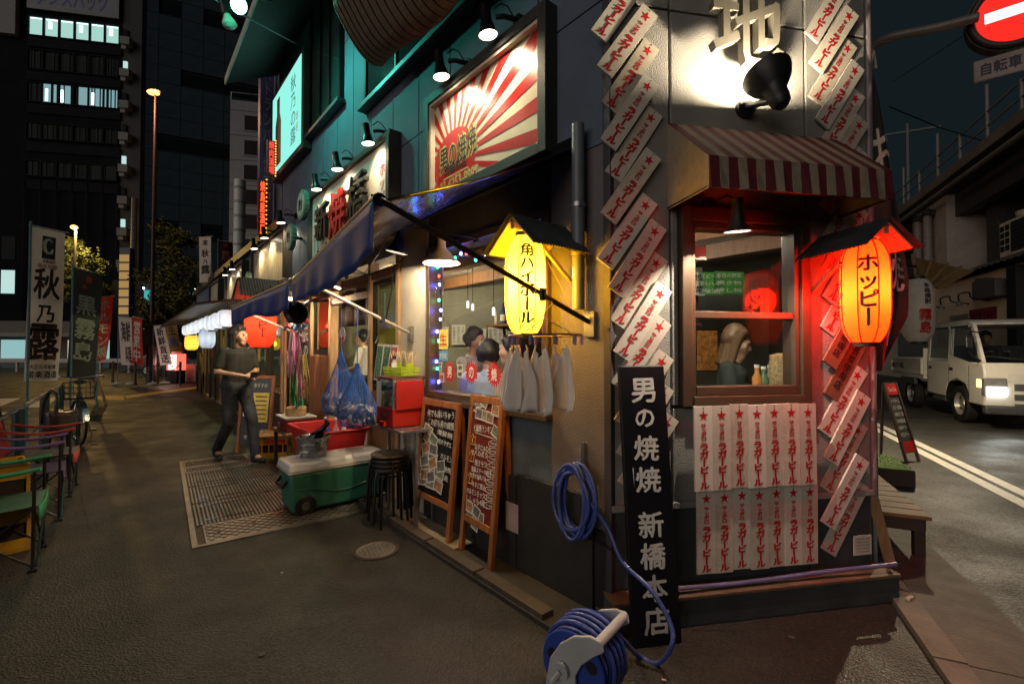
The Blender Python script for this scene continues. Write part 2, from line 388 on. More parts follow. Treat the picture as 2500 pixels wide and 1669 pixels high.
for k in range(34):
    u, v = rr.uniform(150, 2100), rr.uniform(1180, 1660); p_ = G(u, v, .0085); xo = FL.xo(p_); xc = FC.xo(p_)
    if xo[1] < .4 and xc[1] < .25: continue
    if k % 4: obj('gum_spot', B().lathe([(rr.uniform(.006, .016), 0), (.004, .002)], 9), gum, g, p_)
    else: obj('paper_scrap', B().add([(-.010, -.004, .002), (.009, -.005, .004), (.011, .003, .002), (-.007, .005, .005)], [(0, 1, 2, 3)]), lit, g, p_, rz=rr.uniform(0, 6))
# ---- steel cover plates in the alley
plate_m = M('trodden steel plate', (0.30, 0.27, 0.24), .45, .7, var=.4, scale=7, bump=.2, bscale=120, dirt=.5, rvar=.15)
groove_m = M('rusty groove', (0.05, 0.03, 0.02), .8, var=.4)
grate_m = M('galvanised grating', (0.20, 0.19, 0.17), .4, .8, var=.35, scale=6, dirt=.4, rvar=.15)
pl = thing('floor_hatch', 'set of rusty steel cover plates and grating let into the alley asphalt', 'floor hatch', FL.w(-2.44, 1.545, 0), FL.a - R(2.9))
fr = B()
for x0, x1, y0, y1 in ((-3.14, 0, 0, .035), (-.035, 0, .035, 1.36), (-3.14, -3.105, .035, 1.36), (-3.105, -.035, 1.33, 1.36)): fr.box(x0, x1, y0, y1, -.03, .012)
obj('rim', fr, plate_m, pl)
def tread(parent, x0, x1, y0, y1, step):
    t = B()
    for sgn in (1, -1):
        c = -4.0
        while c < 4.0:
            pts = []
            # y = sgn*0.9*(x) + c clipped to the rectangle
            for x in (x0, x1):
                y = sgn * .95 * x + c
                if y0 <= y <= y1: pts.append((x, y))
            for y in (y0, y1):
                x = (y - c) / (sgn * .95)
                if x0 < x < x1: pts.append((x, y))
            if len(pts) >= 2 and (Vector(pts[0]) - Vector(pts[1])).length > .02:
                t.plank((pts[0][0], pts[0][1], .0125 + .0008 * (sgn > 0)), (pts[1][0], pts[1][1], .0125 + .0008 * (sgn > 0)), .007, .0022)
            c += step
    o = obj('tread_ribs', t, groove_m, parent, kind='stuff'); return o
def cover(x0, x1, y0, y1, step=.055):
    p = obj('cover_plate', B().box(x0, x1, y0, y1, -.02, .0115), plate_m, pl)
    tread(p, x0 + .03, x1 - .03, y0 + .012, y1 - .012, step)
    hx = (x0 + x1) / 2
    for hy in ((y0 + .09), (y1 - .3)):
        h = B().box(hx - .035, hx + .035, hy - .012, hy + .012, .0155, .018)
        obj('lifting_eye', h, black, p)
    return p
cover(-.46, -.04, .085, .72, .075); cover(-.46, -.04, .725, 1.32, .075)
cover(-2.73, -2.44, .04, .70, .05); cover(-2.73, -2.44, .705, 1.32, .05)
cover(-3.095, -2.735, .04, .70, .05); cover(-3.095, -2.735, .705, 1.32, .05)
for i, (x0, x1) in enumerate(((-2.43, -1.78), (-1.77, -1.13), (-1.12, -.47))):
    gp = obj('grating', B().box(x0, x1, .04, 1.32, -.03, -.012), groove_m, pl)
    bars = B(); n = int((1.32 - .05) / .028)
    for k in range(n): bars.box(x0 + .01, x1 - .01, .05 + k * .028, .05 + k * .028 + .014, -.012, .010)
    obj('grating_bars', bars, grate_m, gp, kind='stuff')
    for xx in (x0 + .12, x1 - .12): obj('bright_bar', B().box(xx, xx + .012, .09, .47, .0102, .0135), chrome, gp)
# manhole
mh = thing('manhole_cover', 'round rusty cast iron manhole cover in the asphalt near the chalkboards', 'manhole', G(918, 1342, .002), .5)
obj('frame_ring', B().lathe([(.16, -.02), (.16, .006), (.135, .006), (.135, -.02)], 32, cap0=False, cap1=False), groove_m, mh)
lid = obj('lid', B().lathe([(.134, -.02), (.134, .004)], 32), plate_m, mh)
kn = B()
for i in range(-4, 5):
    for j in range(-4, 5):
        if i * i + j * j < 17: kn.box(i * .027 - .008, i * .027 + .008, j * .027 - .008, j * .027 + .008, .004, .008)
obj('raised_pattern', kn, plate_m, lid, kind='stuff')
# ================================================================ the corner building
stucco = M('grey stucco', (0.27, 0.255, 0.235), .85, var=.18, scale=3, bump=.7, bscale=130, dirt=.25)
stuccoc = M('cream stucco', (0.50, 0.45, 0.37), .85, var=.15, scale=3, bump=.5, bscale=130, dirt=.25)
dado = M('dark blue green dado', (0.045, 0.055, 0.055), .7, var=.3, bump=.4, bscale=120, dirt=.4)
siding = M('grey siding', (0.115, 0.15, 0.21), .75, var=.15, scale=3, bump=.5, bscale=150, dirt=.25)
bronze = M('bronze window frame', (0.10, 0.065, 0.04), .4, .35, var=.2)
darkglass = glass('dark pane', (.35, .4, .4), 1.0)
pane = glass('window pane', (.93, .95, .94), .8, 1.45)
jointm = M('joint', (0.05, 0.05, 0.05), .9)
bl = thing('corner_restaurant', 'grey stuccoed corner restaurant building with cut-off corner and serving window', 'building', FL.O, 0)
def part(name, F, b, m, x=0, o=0, z=0, parent=None, **k):
    # FL.O is the building origin; all building parts are placed relative to it
    p = F.w(x, o, z)
    if parent is None: p = p - FL.O; return obj(name, b, m, bl, p, rz=F.a, **k)
    return obj(name, b, m, parent, (x, -o, z), **k)
# --- cut-off corner wall: panels with recessed joints
G2 = .006
def cpanel(x0, x1, z0, z1, m=stucco, o=0.0): part('wall_panel', FC, B().box(x0 + G2, x1 - G2, 0, .12, z0 + G2, z1 - G2), m, o=o, bevel=.006)
part('wall_backing', FC, B().box(0, .395, .05, .16, 0, 7.4).box(1.18, 1.6, .05, .16, 0, 7.4).box(.395, 1.18, .05, .16, 2.17, 7.4).box(.395, 1.18, .05, .16, 0, 1.1), jointm)
for x0, x1 in ((0, .345), (1.185, 1.6)):
    cpanel(x0, x1, .155, .58, dado); cpanel(x0, x1, .58, 3.24); cpanel(x0, x1, 3.24, 4.6); cpanel(x0, x1, 4.6, 7.4)
cpanel(.345, 1.185, .155, .58, dado); cpanel(.345, 1.185, .58, 1.095); cpanel(.345, 1.185, 2.175, 3.24); cpanel(.345, 1.185, 3.24, 4.6); cpanel(.345, 1.185, 4.6, 7.4)
cpanel(.345, .393, 1.1, 2.17); 
part('ledge', FC, B().box(.0, 1.6, -.02, .0, .565, .6), stucco, bevel=.005)
part('base_step', FC, B().box(-.03, 1.66, -.105, .05, 0, .135), dado, bevel=.008)
part('step_cap', FC, B().box(-.03, 1.665, -.11, .05, .137, .156), M('brown step cap', (.16, .09, .055), .7, var=.3, dirt=.5), bevel=.004)
# --- serving window
wz0, wz1 = 1.1, 2.17
win = thing('serving_window', None, None); win.parent = bl; win.location = FC.w(.785, 0, 0) - FL.O; win.rotation_euler = (0, 0, FC.a)
def wbox(name, m, *bx, parent=win, **k):
    b = B()
    for q in bx: b.box(*q)
    return obj(name, b, m, parent, **k)
wbox('frame', bronze, (-.392, -.335, -.035, .1, wz0, wz1), (.335, .392, -.035, .1, wz0, wz1), (-.335, .335, -.035, .1, wz1 - .075, wz1), (-.335, .335, -.045, .1, wz0, wz0 + .055), bevel=.004)
wbox('inner_frame', bronze, (-.333, -.305, -.015, .08, 1.157, 2.093), (.305, .333, -.015, .08, 1.157, 2.093), (-.305, .305, -.015, .08, 2.06, 2.093), (-.305, .305, -.02, .08, 1.157, 1.205), bevel=.003)
wbox('meeting_rail', bronze, (-.304, .304, -.005, .06, 1.575, 1.612), bevel=.003)
wbox('upper_pane', pane, (-.304, .304, .035, .039, 1.612, 2.06))
wbox('lower_pane', glass('lower pane', (.95, .96, .95), .8, 1.3), (-.304, .304, .016, .020, 1.205, 1.575))
wbox('note_sticker', M('pale note', (.55, .40, .34), .8), (-.283, -.208, .0335, .0345, 1.90, 1.975))
# --- right return wall along the street
part('street_wall', FR, B().box(.0, 12, .0, .15, 0, 7.4), stucco, x=.02)
# --- alley side
part('corner_pier', FL, B().box(-.43, -.02, 0, .14, .0, 2.5), M('grey violet stucco', (.17, .155, .155), .85, var=.18, scale=3, bump=.7, bscale=130, dirt=.25), bevel=.005)
part('corner_trim', FL, B().box(-.035, .012, -.012, .05, .0, 7.4), M('dark corner strip', (.05, .045, .05), .6), bevel=.004)
part('window_lintel', FL, B().box(-1.86, -.43, 0, .14, 2.24, 2.5), M('dark fascia', (.05, .045, .045), .8, var=.3))
part('window_dado', FL, B().box(-1.86, -.43, .01, .14, .46, 1.0), M('blue grey panel', (.10, .12, .14), .55, var=.25, dirt=.3), bevel=.004)
part('lower_dado', FL, B().box(-1.9, -.02, -.012, .14, .05, .455), M('black board', (.016, .013, .014), .55, var=.4, dirt=.3))
part('wall_pier', FL, B().box(-2.36, -1.88, 0, .16, .0, 2.5), stuccoc, bevel=.005)
part('fascia', FL, B().box(-6.4, -1.88, 0, .16, 2.3, 2.5), stuccoc, o=-.0)
lb = M('black wooden dado', (.02, .018, .018), .6, var=.4)
for k, (x0, x1) in enumerate(((-1.88, -1.30), (-1.29, -.72), (-.71, -.10))):
    part('dado_board', FL, B().box(x0, x1, -.03, -.012, .02, .62 - .02 * (k % 2)), lb, bevel=.003)
part('wall_notice', FL, B().box(-.06, .06, -.034, -.031, -.09, .09), M('pinkish notice', (.40, .30, .28), .8), x=-.75, z=.34)
# left window
w2 = thing('dining_window', None, None); w2.parent = bl; w2.location = FL.w(-1.145, 0, 0) - FL.O; w2.rotation_euler = (0, 0, FL.a)
wbox('frame', bronze, (-.715, -.66, -.03, .1, 1.03, 2.24), (.66, .715, -.03, .1, 1.03, 2.24), (-.66, .66, -.03, .1, 2.19, 2.24), (-.66, .66, -.04, .1, 1.03, 1.075), parent=w2, bevel=.004)
wbox('pane', pane, (-.66, .66, .035, .039, 1.075, 2.19), parent=w2)
wbox('sill', bronze, (-.73, .73, -.06, .0, .985, 1.02), parent=w2, bevel=.004)
# siding panels of the upper floors
jn = [-.04 - .5 * k for k in range(0, 14)]
part('siding_backing', FL, B().box(-6.6, -.04, .05, .16, 2.5, 7.4), jointm)
for k in range(13):
    for z0, z1 in ((2.5, 3.275), (3.275, 5.0), (5.0, 7.4)):
        part('siding_panel', FL, B().box(-.04 - .5 * (k + 1) + .005, -.04 - .5 * k - .005, 0, .06, z0 + .004, z1 - .004), siding, bevel=.004)
# upper windows with sills
def upwin(name, x0, x1, z0, z1, o=.05, mull=()):
    w = thing(name, None, None); w.parent = bl; w.location = FL.w(0, 0, 0) - FL.O; w.rotation_euler = (0, 0, FL.a)
    f = .05
    wbox('frame', blackm, (x0, x0 + f, -o, .0, z0, z1), (x1 - f, x1, -o, .0, z0, z1), (x0 + f, x1 - f, -o, .0, z1 - f, z1), (x0 + f, x1 - f, -o, .0, z0, z0 + f), parent=w)
    xs = [x0 + f] + list(mull) + [x1 - f]
    for a, b in zip(xs, xs[1:]): wbox('pane', M('dim pane', (.03, .04, .04), .08, var=.3, spec=.8), (a + .012, b - .012, -o + .02, -.003, z0 + f, z1 - f), parent=w)
    for xm in mull: wbox('mullion', blackm, (xm - .012, xm + .012, -o, -.002, z0 + f, z1 - f), parent=w)
    wbox('sill', M('ledge metal', (.10, .12, .13), .5, .4), (x0 - .05, x1 + .05, -o - .05, 0, z0 - .05, z0), parent=w, bevel=.004)
    return w
upwin('upper_window', -5.0, -3.82, 4.32, 6.9, mull=(-4.55, -4.2))
upwin('upper_window', -3.13, -.55, 3.95, 6.5, mull=(-2.4, -1.7, -1.1))
# canopy over the sign
part('side_canopy', FL, B().add([(-6.9, 0, 6.05), (-3.85, 0, 6.05), (-3.85, -.75, 5.62), (-6.9, -.75, 5.62), (-6.9, 0, 6.12), (-3.85, 0, 6.12), (-3.85, -.75, 5.69), (-6.9, -.75, 5.69)],
     [(0, 3, 2, 1), (4, 5, 6, 7), (3, 7, 6, 2), (0, 1, 5, 4), (1, 2, 6, 5), (0, 4, 7, 3)]), M('canopy underside', (.05, .06, .055), .7))
part('canopy_edge', FL, B().box(-6.9, -3.85, -.77, -.752, 5.60, 5.72), M('pale canopy edge', (.55, .6, .55), .5))
# rain pipe at the corner
dp = part('downpipe', FL, B().rod((0, 0, 1.62), (0, 0, 2.62), .034, n=16), M('grey plastic pipe', (.16, .18, .20), .4, var=.2), x=-.155, o=.07, smooth=True)
for z in (2.18, 1.92): obj('pipe_clamp', B().lathe([(.04, -.012), (.04, .012)], 16), steel, dp, (0, 0, z), smooth=True)
dp2 = part('street_downpipe', FC, B().rod((0, 0, .55), (0, 0, 7.2), .022, n=12), M('purple grey pipe', (.20, .16, .17), .4, var=.2), x=1.635, o=-.02, smooth=True)
for z in (1.0, 1.6, 2.4): obj('pipe_clamp', B().lathe([(.027, -.01), (.027, .01)], 12), steel, dp2, (0, 0, z), smooth=True)
for u, v in ((1483, 530), (1487, 806), (1482, 410)): part('wall_bolt', FC, B().rod((0, 0, 0), (0, -.012, 0), .012, n=10), steel, FC.xz(u, v)[0], 0, FC.xz(u, v)[1])

# --- tile step in front of the alley side
tm = M('beige tile', (.30, .25, .18), .5, var=.2, dirt=.4)
st = part('tile_step', FL, B().box(-2.6, -.02, -.30, .0, -.05, .028), M('tile mortar', (.035, .03, .026), .9))
tb = B().box(-.098, .098, -.098, .098, 0, .012).mesh('floor_tile'); tb.materials.append(tm)
for i in range(7):
    obj('floor_tile', tb, None, st, (-2.48 + .2 * i, -.10, .028)); 
cb = B().box(-.29, .29, -.04, .04, 0, .03).mesh('edge_stone'); cb.materials.append(M('dark edge stone', (.07, .052, .038), .8, var=.4, dirt=.5))
for i in range(4): obj('edge_stone', cb, None, st, (-2.30 + .6 * i, -.25, .028))

# ================================================================ interior of the restaurant
inw = M('warm interior wall', (.16, .16, .12), .8, var=.25, scale=2, dirt=.3)
ind = M('dark interior wall', (.06, .045, .035), .7, var=.3)
Pl, Pr = FL.w(-6.3, -.16, 0), FR.w(3.9, -.16, 0)
fl_pts = [FC.w(.1, -.17, 0), FC.w(1.5, -.17, 0), Pr, Pl]
flo = [p - FL.O for p in fl_pts]
obj('interior_floor', B().add([(p.x, p.y, .02) for p in flo], [(0, 1, 2, 3)]), M('dark floor', (.07, .05, .04), .4), bl)
obj('interior_ceiling', B().add([(p.x, p.y, 2.46) for p in flo], [(3, 2, 1, 0)]), M('ceiling board', (.30, .26, .2), .8), bl)
a, b_ = flo[3], flo[2]
obj('interior_back_wall', B().plank((a.x, a.y, 1.24), (b_.x, b_.y, 1.24), .1, 2.44), inw, bl)
a, b_ = flo[1], flo[2]
obj('interior_side_wall', B().plank((a.x + .05, a.y, 1.24), (b_.x, b_.y, 1.24), .06, 2.44), ind, bl)
# ================================================================ signs on the corner building
def frame_of(pbl, pbr, ptl):
    """matrix of a flat thing from three real corners: x along its foot, z up it, -y towards the viewer"""
    x = (pbr - pbl); w = x.length; x = x.normalized(); z = ptl - pbl; z = z - x * z.dot(x); h = z.length; z = z.normalized(); y = z.cross(x)
    m = Matrix((x, y, z)).transposed().to_4x4(); m.translation = pbl
    return m, w, h
def placed(name, label, cat, m, group=None):
    t = thing(name, label, cat, m.translation, group=group, rot=m.to_euler()); return t
# --- beer boards
bd_m = [M('beer board %d' % i, (.82 - .05 * i, .75 - .06 * i, .65 - .07 * i), .5, var=.08 + .05 * i, scale=5 + 3 * i, dirt=.35 + .15 * i, orand=.3) for i in range(3)]
bd_red = M('beer board red', (.50, .008, .012), .55, var=.12)
BW, BH = .1035, .44
bdme = []
for i in range(3):
    me = B().box(-BW/2, BW/2, 0, .012, -BH + .05, .05).mesh('board'); me.materials.append(bd_m[i]); bdme.append(me)
stme = star(.030).mesh('star'); stme.materials.append(bd_red)
nlme = B().rod((0, -.003, 0), (0, 0, 0), .003, n=6).mesh('nail'); nlme.materials.append(black)
def beer_board(x, z, o, tilt, label, group, k=0, F=FC):
    t = thing('beer_board', label, 'sign board', F.w(x, o, z), group=group, rot=(Matrix.Rotation(F.a, 4, 'Z') @ Matrix.Rotation(tilt, 4, 'Y') @ Matrix.Rotation(random.uniform(-.02, .02), 4, 'Z') @ Matrix.Rotation(random.uniform(-.012, .012), 4, 'X')).to_euler())
    b = obj('board', bdme[k % 3], None, t)
    obj('star', stme, None, t, (0, -.0012, 0)); obj('nail', nlme, None, t, (.0, 0, .040))
    text(t, 'サッポロ', .028, .086, (0, -.0012, -.084), bd_red, vertical=True, bold=.06, line=.92)
    text(t, 'ラガービール', .050, .232, (.001, -.0012, -.262), bd_red, vertical=True, bold=.075, line=.92)
    return t
ordn = ['first', 'second', 'third', 'fourth', 'fifth', 'sixth', 'seventh', 'eighth', 'ninth', 'tenth', 'eleventh', 'twelfth', 'thirteenth', 'fourteenth', 'fifteenth', 'sixteenth', 'seventeenth', 'eighteenth', 'nineteenth']
for k in range(7):
    x = .481 + k * .1046; jz = random.uniform(-.004, .004)
    beer_board(x, 1.112 - .05 - .0 + jz + .0, .075, random.uniform(-.012, .004), 'white beer board with red star, %s from the alley in the upper row' % ordn[k], 'beer boards under the serving window', k)
    beer_board(x + .028, .672 - .05 + jz, .052, random.uniform(-.012, .010), 'white beer board with red star, %s from the alley in the lower row' % ordn[k], 'beer boards under the serving window', k + 1)
Ls = [(1560, -50), (1576, 41), (1584, 120), (1580, 212), (1592, 285), (1584, 392), (1579, 500), (1598, 566), (1605, 642), (1611, 718), (1613, 798), (1615, 884), (1620, 962), (1627, 1034)]
for k, (u, v) in enumerate(Ls):
    x, z = FC.xz(u, v, .03)
    beer_board(x, z, .014 + .016 * (k % 2), R(34.5 + random.uniform(-1.5, 1.5)), 'slanted white beer board, %s from top of the column beside the rain pipe' % ordn[k], 'stepped beer boards by the rain pipe', k)
Rs = [(2063, -38), (2072, 41), (2074, 115), (2086, 174), (2094, 238), (2097, 307), (2100, 378), (2101, 452), (2103, 525), (2104, 600), (2103, 672)]
for k, (u, v) in enumerate(Rs):
    x, z = FC.xz(u, v, .03)
    beer_board(x, z, .014 + .016 * (k % 2), R(33 + random.uniform(-1.5, 1.5)), 'slanted white beer board, %s from top of the street side column' % ordn[k], 'stepped beer boards by the street', k)
for k, (u, v) in enumerate([(2099, 917), (2102, 981), (2101, 1053), (2098, 1136), (2103, 1201)]):
    x, z = FC.xz(u, v, .03)
    beer_board(x, z, .014 + .016 * (k % 2), R(33 + random.uniform(-1.5, 1.5)), 'slanted white beer board, %s from bottom of the street side column' % ordn[4 - k], 'stepped beer boards by the street', k)
dkb = M('brown varnished board', (.22, .10, .06), .55, var=.3, stretch=(6, 6, 1))
for k, ((u, v), tx) in enumerate((((2104, 748), '生ビール新橋店'), ((2112, 826), '備長炭使用店'))):
    x, z = FC.xz(u, v, .03)
    t = thing('wooden_board', ['narrow brown wooden board with black brush lettering under the red lantern', 'wider brown wooden board with black lettering just above a starred board'][k], 'sign board', FC.w(x, .014 + .016 * ((k + 1) % 2), z), rot=(Matrix.Rotation(FC.a, 4, 'Z') @ Matrix.Rotation(R(33), 4, 'Y')).to_euler())
    obj('board', B().box(-.05, .05, 0, .012, -.40, .05), dkb, t)
    text(t, tx, .05, .34, (0, -.0012, -.17), ink, vertical=True, bold=.02)
nt = thing('permit_notice', 'small white printed permit notice near the step on the corner wall', 'notice', FC.w(*(lambda q: (q[0], .016, q[1]))(FC.xz(2100, 1327))), FC.a)
obj('sheet', B().box(-.06, .06, 0, .004, -.055, .055), M('notice sheet', (.55, .52, .44), .6), nt)
for i in range(5): text(nt, '設備認定証検査済' if i % 2 else '東京都港区消防署', .09, .010, (0, -.0012, .036 - .018 * i), ink)

# --- raised letter lit from below
text(None, '地', .42, .44, FC.w(.735, .075, 3.13), M('letter white', (.13, .115, .09), .5), rot=(0, 0, FC.a), name='wall_letter', ext=.045, bold=.012)
setprops(bpy.data.objects['wall_letter'], 'large raised white character on the corner wall above the flood lamp', 'letter')

# --- sunburst sign
su = thing('sunburst_sign', 'framed red and cream sunburst sign board above the awning', 'sign', FL.w(0, 0, 0), FL.a)
O_ = .045
x0, zt = FL.xz(1059, 268, O_); x1, zt2 = FL.xz(1327, 41, O_); _, zb = FL.xz(1332, 346, O_); zt = (zt + zt2) / 2; zb = min(zb, 2.62)
bw = .07
f = B()
f.box(x0 - bw, x0, -.10, -.001, zb - bw, zt + bw).box(x1, x1 + bw, -.10, -.001, zb - bw, zt + bw).box(x0, x1, -.10, -.001, zt, zt + bw).box(x0, x1, -.10, -.001, zb - bw, zb)
obj('outer_frame', f, M('charcoal frame', (.04, .038, .035), .6, var=.3), su, bevel=.004)
f = B(); c = .022
f.box(x0, x0 + c, -.085, -.02, zb, zt).box(x1 - .006, x1, -.085, -.02, zb, zt).box(x0 + c, x1 - .006, -.085, -.02, zt - c, zt)
obj('inner_frame', f, cream, su)
obj('panel', B().box(x0, x1, -O_ + .002, -.002, zb, zt), M('cream painted panel', (.74, .67, .50), .32, var=.08, scale=5, dirt=.18), su)
def clip(poly, a, b, keep):
    out = []
    for i in range(len(poly)):
        p, q = poly[i], poly[(i + 1) % len(poly)]
        kp, kq = (p[a] - b) * keep >= 0, (q[a] - b) * keep >= 0
        if kp: out.append(p)
        if kp != kq:
            t = (b - p[a]) / (q[a] - p[a]); out.append((p[0] + t * (q[0] - p[0]), p[1] + t * (q[1] - p[1])))
    return out
cx, cz = FL.xz(1108, 392, O_)
def clipped(poly, e=.024):
    for a, b, k in ((0, x0 + e, 1), (0, x1 - .008, -1), (1, zb + .004, 1), (1, zt - e, -1)):
        poly = clip(poly, a, b, k)
        if len(poly) < 3: return None
    return poly
raym = M('sunburst red', (.50, .012, .012), .32, var=.2, scale=9, dirt=.15)
rays = B(); NR = 30
for i in range(NR):
    a0 = 2 * math.pi * (i + .02) / NR; a1 = 2 * math.pi * (i + .50) / NR
    p = clipped([(cx, cz), (cx + 6 * math.cos(a0), cz + 6 * math.sin(a0)), (cx + 6 * math.cos(a1), cz + 6 * math.sin(a1))])
    if p: rays.add([(x, -O_ - .0005, z) for x, z in p], [tuple(range(len(p)))])
obj('sun_rays', rays, raym, su, kind='stuff')
dr = abs(FL.xz(1108, 316, O_)[1] - cz)
p = clipped([(cx + dr * 1.18 * math.cos(2 * math.pi * i / 40), cz + dr * math.sin(2 * math.pi * i / 40)) for i in range(40)])
obj('sun_disc', B().add([(x, -O_ - .0015, z) for x, z in p], [tuple(range(len(p)))]), raym, su)
yel = M('yellow outline', (.62, .50, .16), .5, var=.15)
tx, tz = FL.xz(1117, 368, O_)
text(su, '男の焼焼', .50, .21, (tx, -O_ - .0025, tz), yel, bold=.07, rot=(0, R(-4), 0)); text(su, '男の焼焼', .48, .195, (tx, -O_ - .0035, tz), ink, bold=.02, rot=(0, R(-4), 0))
tx, tz = FL.xz(1112, 405, O_); text(su, '新橋本店', .30, .085, (tx, -O_ - .0035, tz), ink, bold=.02)
obj('rule', B().box(tx - .17, tx + .17, -O_ - .0035, -O_ - .002, tz - .066, tz - .056), yel, su)
tx, tz = FL.xz(1119, 452, O_)
text(su, '03-6253-8997', .50, .075, (tx, -O_ - .0025, max(tz, zb + .05)), yel, bold=.06); text(su, '03-6253-8997', .49, .068, (tx, -O_ - .0035, max(tz, zb + .05)), ink, bold=.0)

# --- further sign panels along the alley
streak = M('streaked cream sheet', (.62, .55, .40), .35, var=.55, scale=4, stretch=(6, 6, .7), dirt=.5, rvar=.1)
sidew = M('grey brown post', (.07, .055, .045), .7, var=.3)
def sign_panel(label, x0, x1, z0, z1, m, o=.10):
    t = thing('lit_signboard', label, 'sign', FL.w(0, 0, 0), FL.a)
    obj('panel', B().box(x0 + .04, x1 - .06, -o + .02, -.005, z0, z1), m, t)
    obj('top_rail', B().box(x0, x1, -o - .02, -.005, z1 + .002, z1 + .05), sidew, t)
    obj('post', B().box(x1 - .058, x1, -o - .03, -.005, z0, z1 + .0), sidew, t); obj('post', B().box(x0, x0 + .038, -o - .03, -.005, z0, z1), sidew, t)
    return t
p1 = sign_panel('cream sign panel with raised black and red characters beyond the sunburst', -4.74, -2.36, 2.45, 3.36, M('cream sign sheet', (.70, .64, .50), .5, var=.1, dirt=.2))
for body, x, z, s, m in (('新', -4.15, 2.95, .42, black), ('焼', -3.62, 2.92, .50, redpaint), ('橋', -3.06, 2.95, .48, black)):
    text(p1, body, s, s * 1.05, (x, -.11, z), m, name='raised_letter', ext=.05, bold=.03)
for x in (-4.55, -2.56):
    bn = obj('paper_strip', B().box(x - .10, x + .10, -.095, -.088, 2.5, 3.22), white, p1); text(bn, 'ホッピー', .11, .52, (x, -.0962, 2.9), redpaint, vertical=True, bold=.02)
sign_panel('long streaked cream sign panel lit from above beyond the cap-shaped signs', -8.28, -5.92, 2.5, 3.24, streak)
sign_panel('shorter streaked cream sign panel further along the alley', -11.2, -9.1, 2.5, 3.2, streak)
sign_panel('farthest streaked sign panel at the end of the shop row', -13.9, -12.2, 2.5, 3.2, streak)
# bottle-cap shaped signs
capm = M('cap green', (.20, .32, .24), .5, var=.2)
for k, (u, v, r) in enumerate(((746, 502, .19), (716, 580, .18), (611, 690, .2))):
    x, z = FL.xz(u, v, .12); n = 42
    b = B(); rr = [r * (1 + (.05 if i % 2 else 0)) for i in range(n)]
    b.prism([(rr[i] * math.cos(2*math.pi*i/n), rr[i] * math.sin(2*math.pi*i/n)) for i in range(n)], -.06, 0)
    t = thing('bottle_cap_sign', 'pale green bottle cap shaped sign on the alley wall, %s' % ['biggest of them', 'beside the streaked panel', 'small and farthest'][k], 'sign', FL.w(x, .12, z), FL.a, group='bottle cap signs')
    obj('cap', b, capm, t, bevel=.008)
    obj('face', B().prism([(r * .8 * math.cos(2*math.pi*i/n), r * .8 * math.sin(2*math.pi*i/n)) for i in range(n)], -.064, -.06), M('cap face', (.55, .58, .5), .5), t)
    text(t, '酎', r * .8, r * .8, (0, -.0655, 0), ink, bold=.03)
    obj('bracket', B().rod((0, 0, 0), (0, .12, 0), .02), blackm, t)
# light box on the upper floor
lx0, lx1 = -6.75, -5.02
t = thing('light_box_sign', 'tall backlit turquoise sign box with brush lettering and bottle on the upper wall', 'sign', FL.w(0, 0, 0), FL.a)
obj('box', B().box(lx0, lx1, -.12, -.001, 4.15, 5.55), M('box edge', (.06, .06, .055), .6), t, bevel=.01)
obj('lit_face', B().box(lx0 + .08, lx1 - .08, -.126, -.121, 4.23, 5.47), glow('turquoise face', (.30, .92, .78), .95), t)
text(t, '秋乃の露', .26, 1.0, (lx1 - .45, -.129, 4.85), ink, vertical=True, bold=.0)
bt = B().prism([(lx0 + .30, 4.30), (lx0 + .62, 4.30), (lx0 + .62, 4.95), (lx0 + .54, 5.1), (lx0 + .54, 5.35), (lx0 + .38, 5.35), (lx0 + .38, 5.1), (lx0 + .30, 4.95)], -.132, -.129)
bo = obj('printed_bottle', bt, M('print brown', (.04, .05, .05), .6), t); text(bo, '秋乃露', .12, .4, (lx0 + .46, -.1335, 4.6), M('print red', (.6, .1, .1), .6), vertical=True)
text(t, '本格', .12, .3, (lx1 - .25, -.129, 4.6), redpaint, vertical=True)
# neon signs
neon = glow('red neon', (1.0, .07, .02), 2.6); neony = glow('amber neon', (1.0, .45, .06), 2.0)
for k, (u, v, h, z_) in enumerate(((663, 385, .55, 'upper dim red'), (641, 507, .95, 'lower bright red'))):
    x, z = FL.xz(u, v, .22)
    t = thing('neon_sign', '%s vertical neon sign standing out from the alley wall' % z_, 'neon sign', FL.w(x, .22, z), FL.a + R(90))
    obj('backing_box', B().box(-.06, .06, .01, .06, -h/2, h/2), M('neon backing', (.10, .03, .03), .5), t)
    text(t, ['焼肉酒場', '焼鳥居酒屋'][k], .07, h * .92, (0, -.004, 0), neon if k else glow('dim red neon', (1., .06, .04), 1.6), vertical=True, bold=.02)
    bb = B()
    for i in range(14): bb.ell((.055, -.012, -h/2 + h * i / 13), (.012, .012, .012), 6, 4)
    obj('amber_bulbs', bb, neony, t, kind='stuff')
x, z = FL.xz(650, 300, .1)
t = thing('vertical_sign', 'tall narrow purple sign strip running up the alley wall', 'sign', FL.w(-7.2, .0, 0), FL.a)
obj('strip', B().box(-.08, .08, -.22, -.001, 3.6, 7.6), M('purple sign', (.14, .10, .24), .5), t); text(t, 'レストランバー営業中', .12, 2.6, (.083, -.11, 5.2), M('pale print', (.5, .45, .6), .6), vertical=True, rot=(0, 0, R(90)))

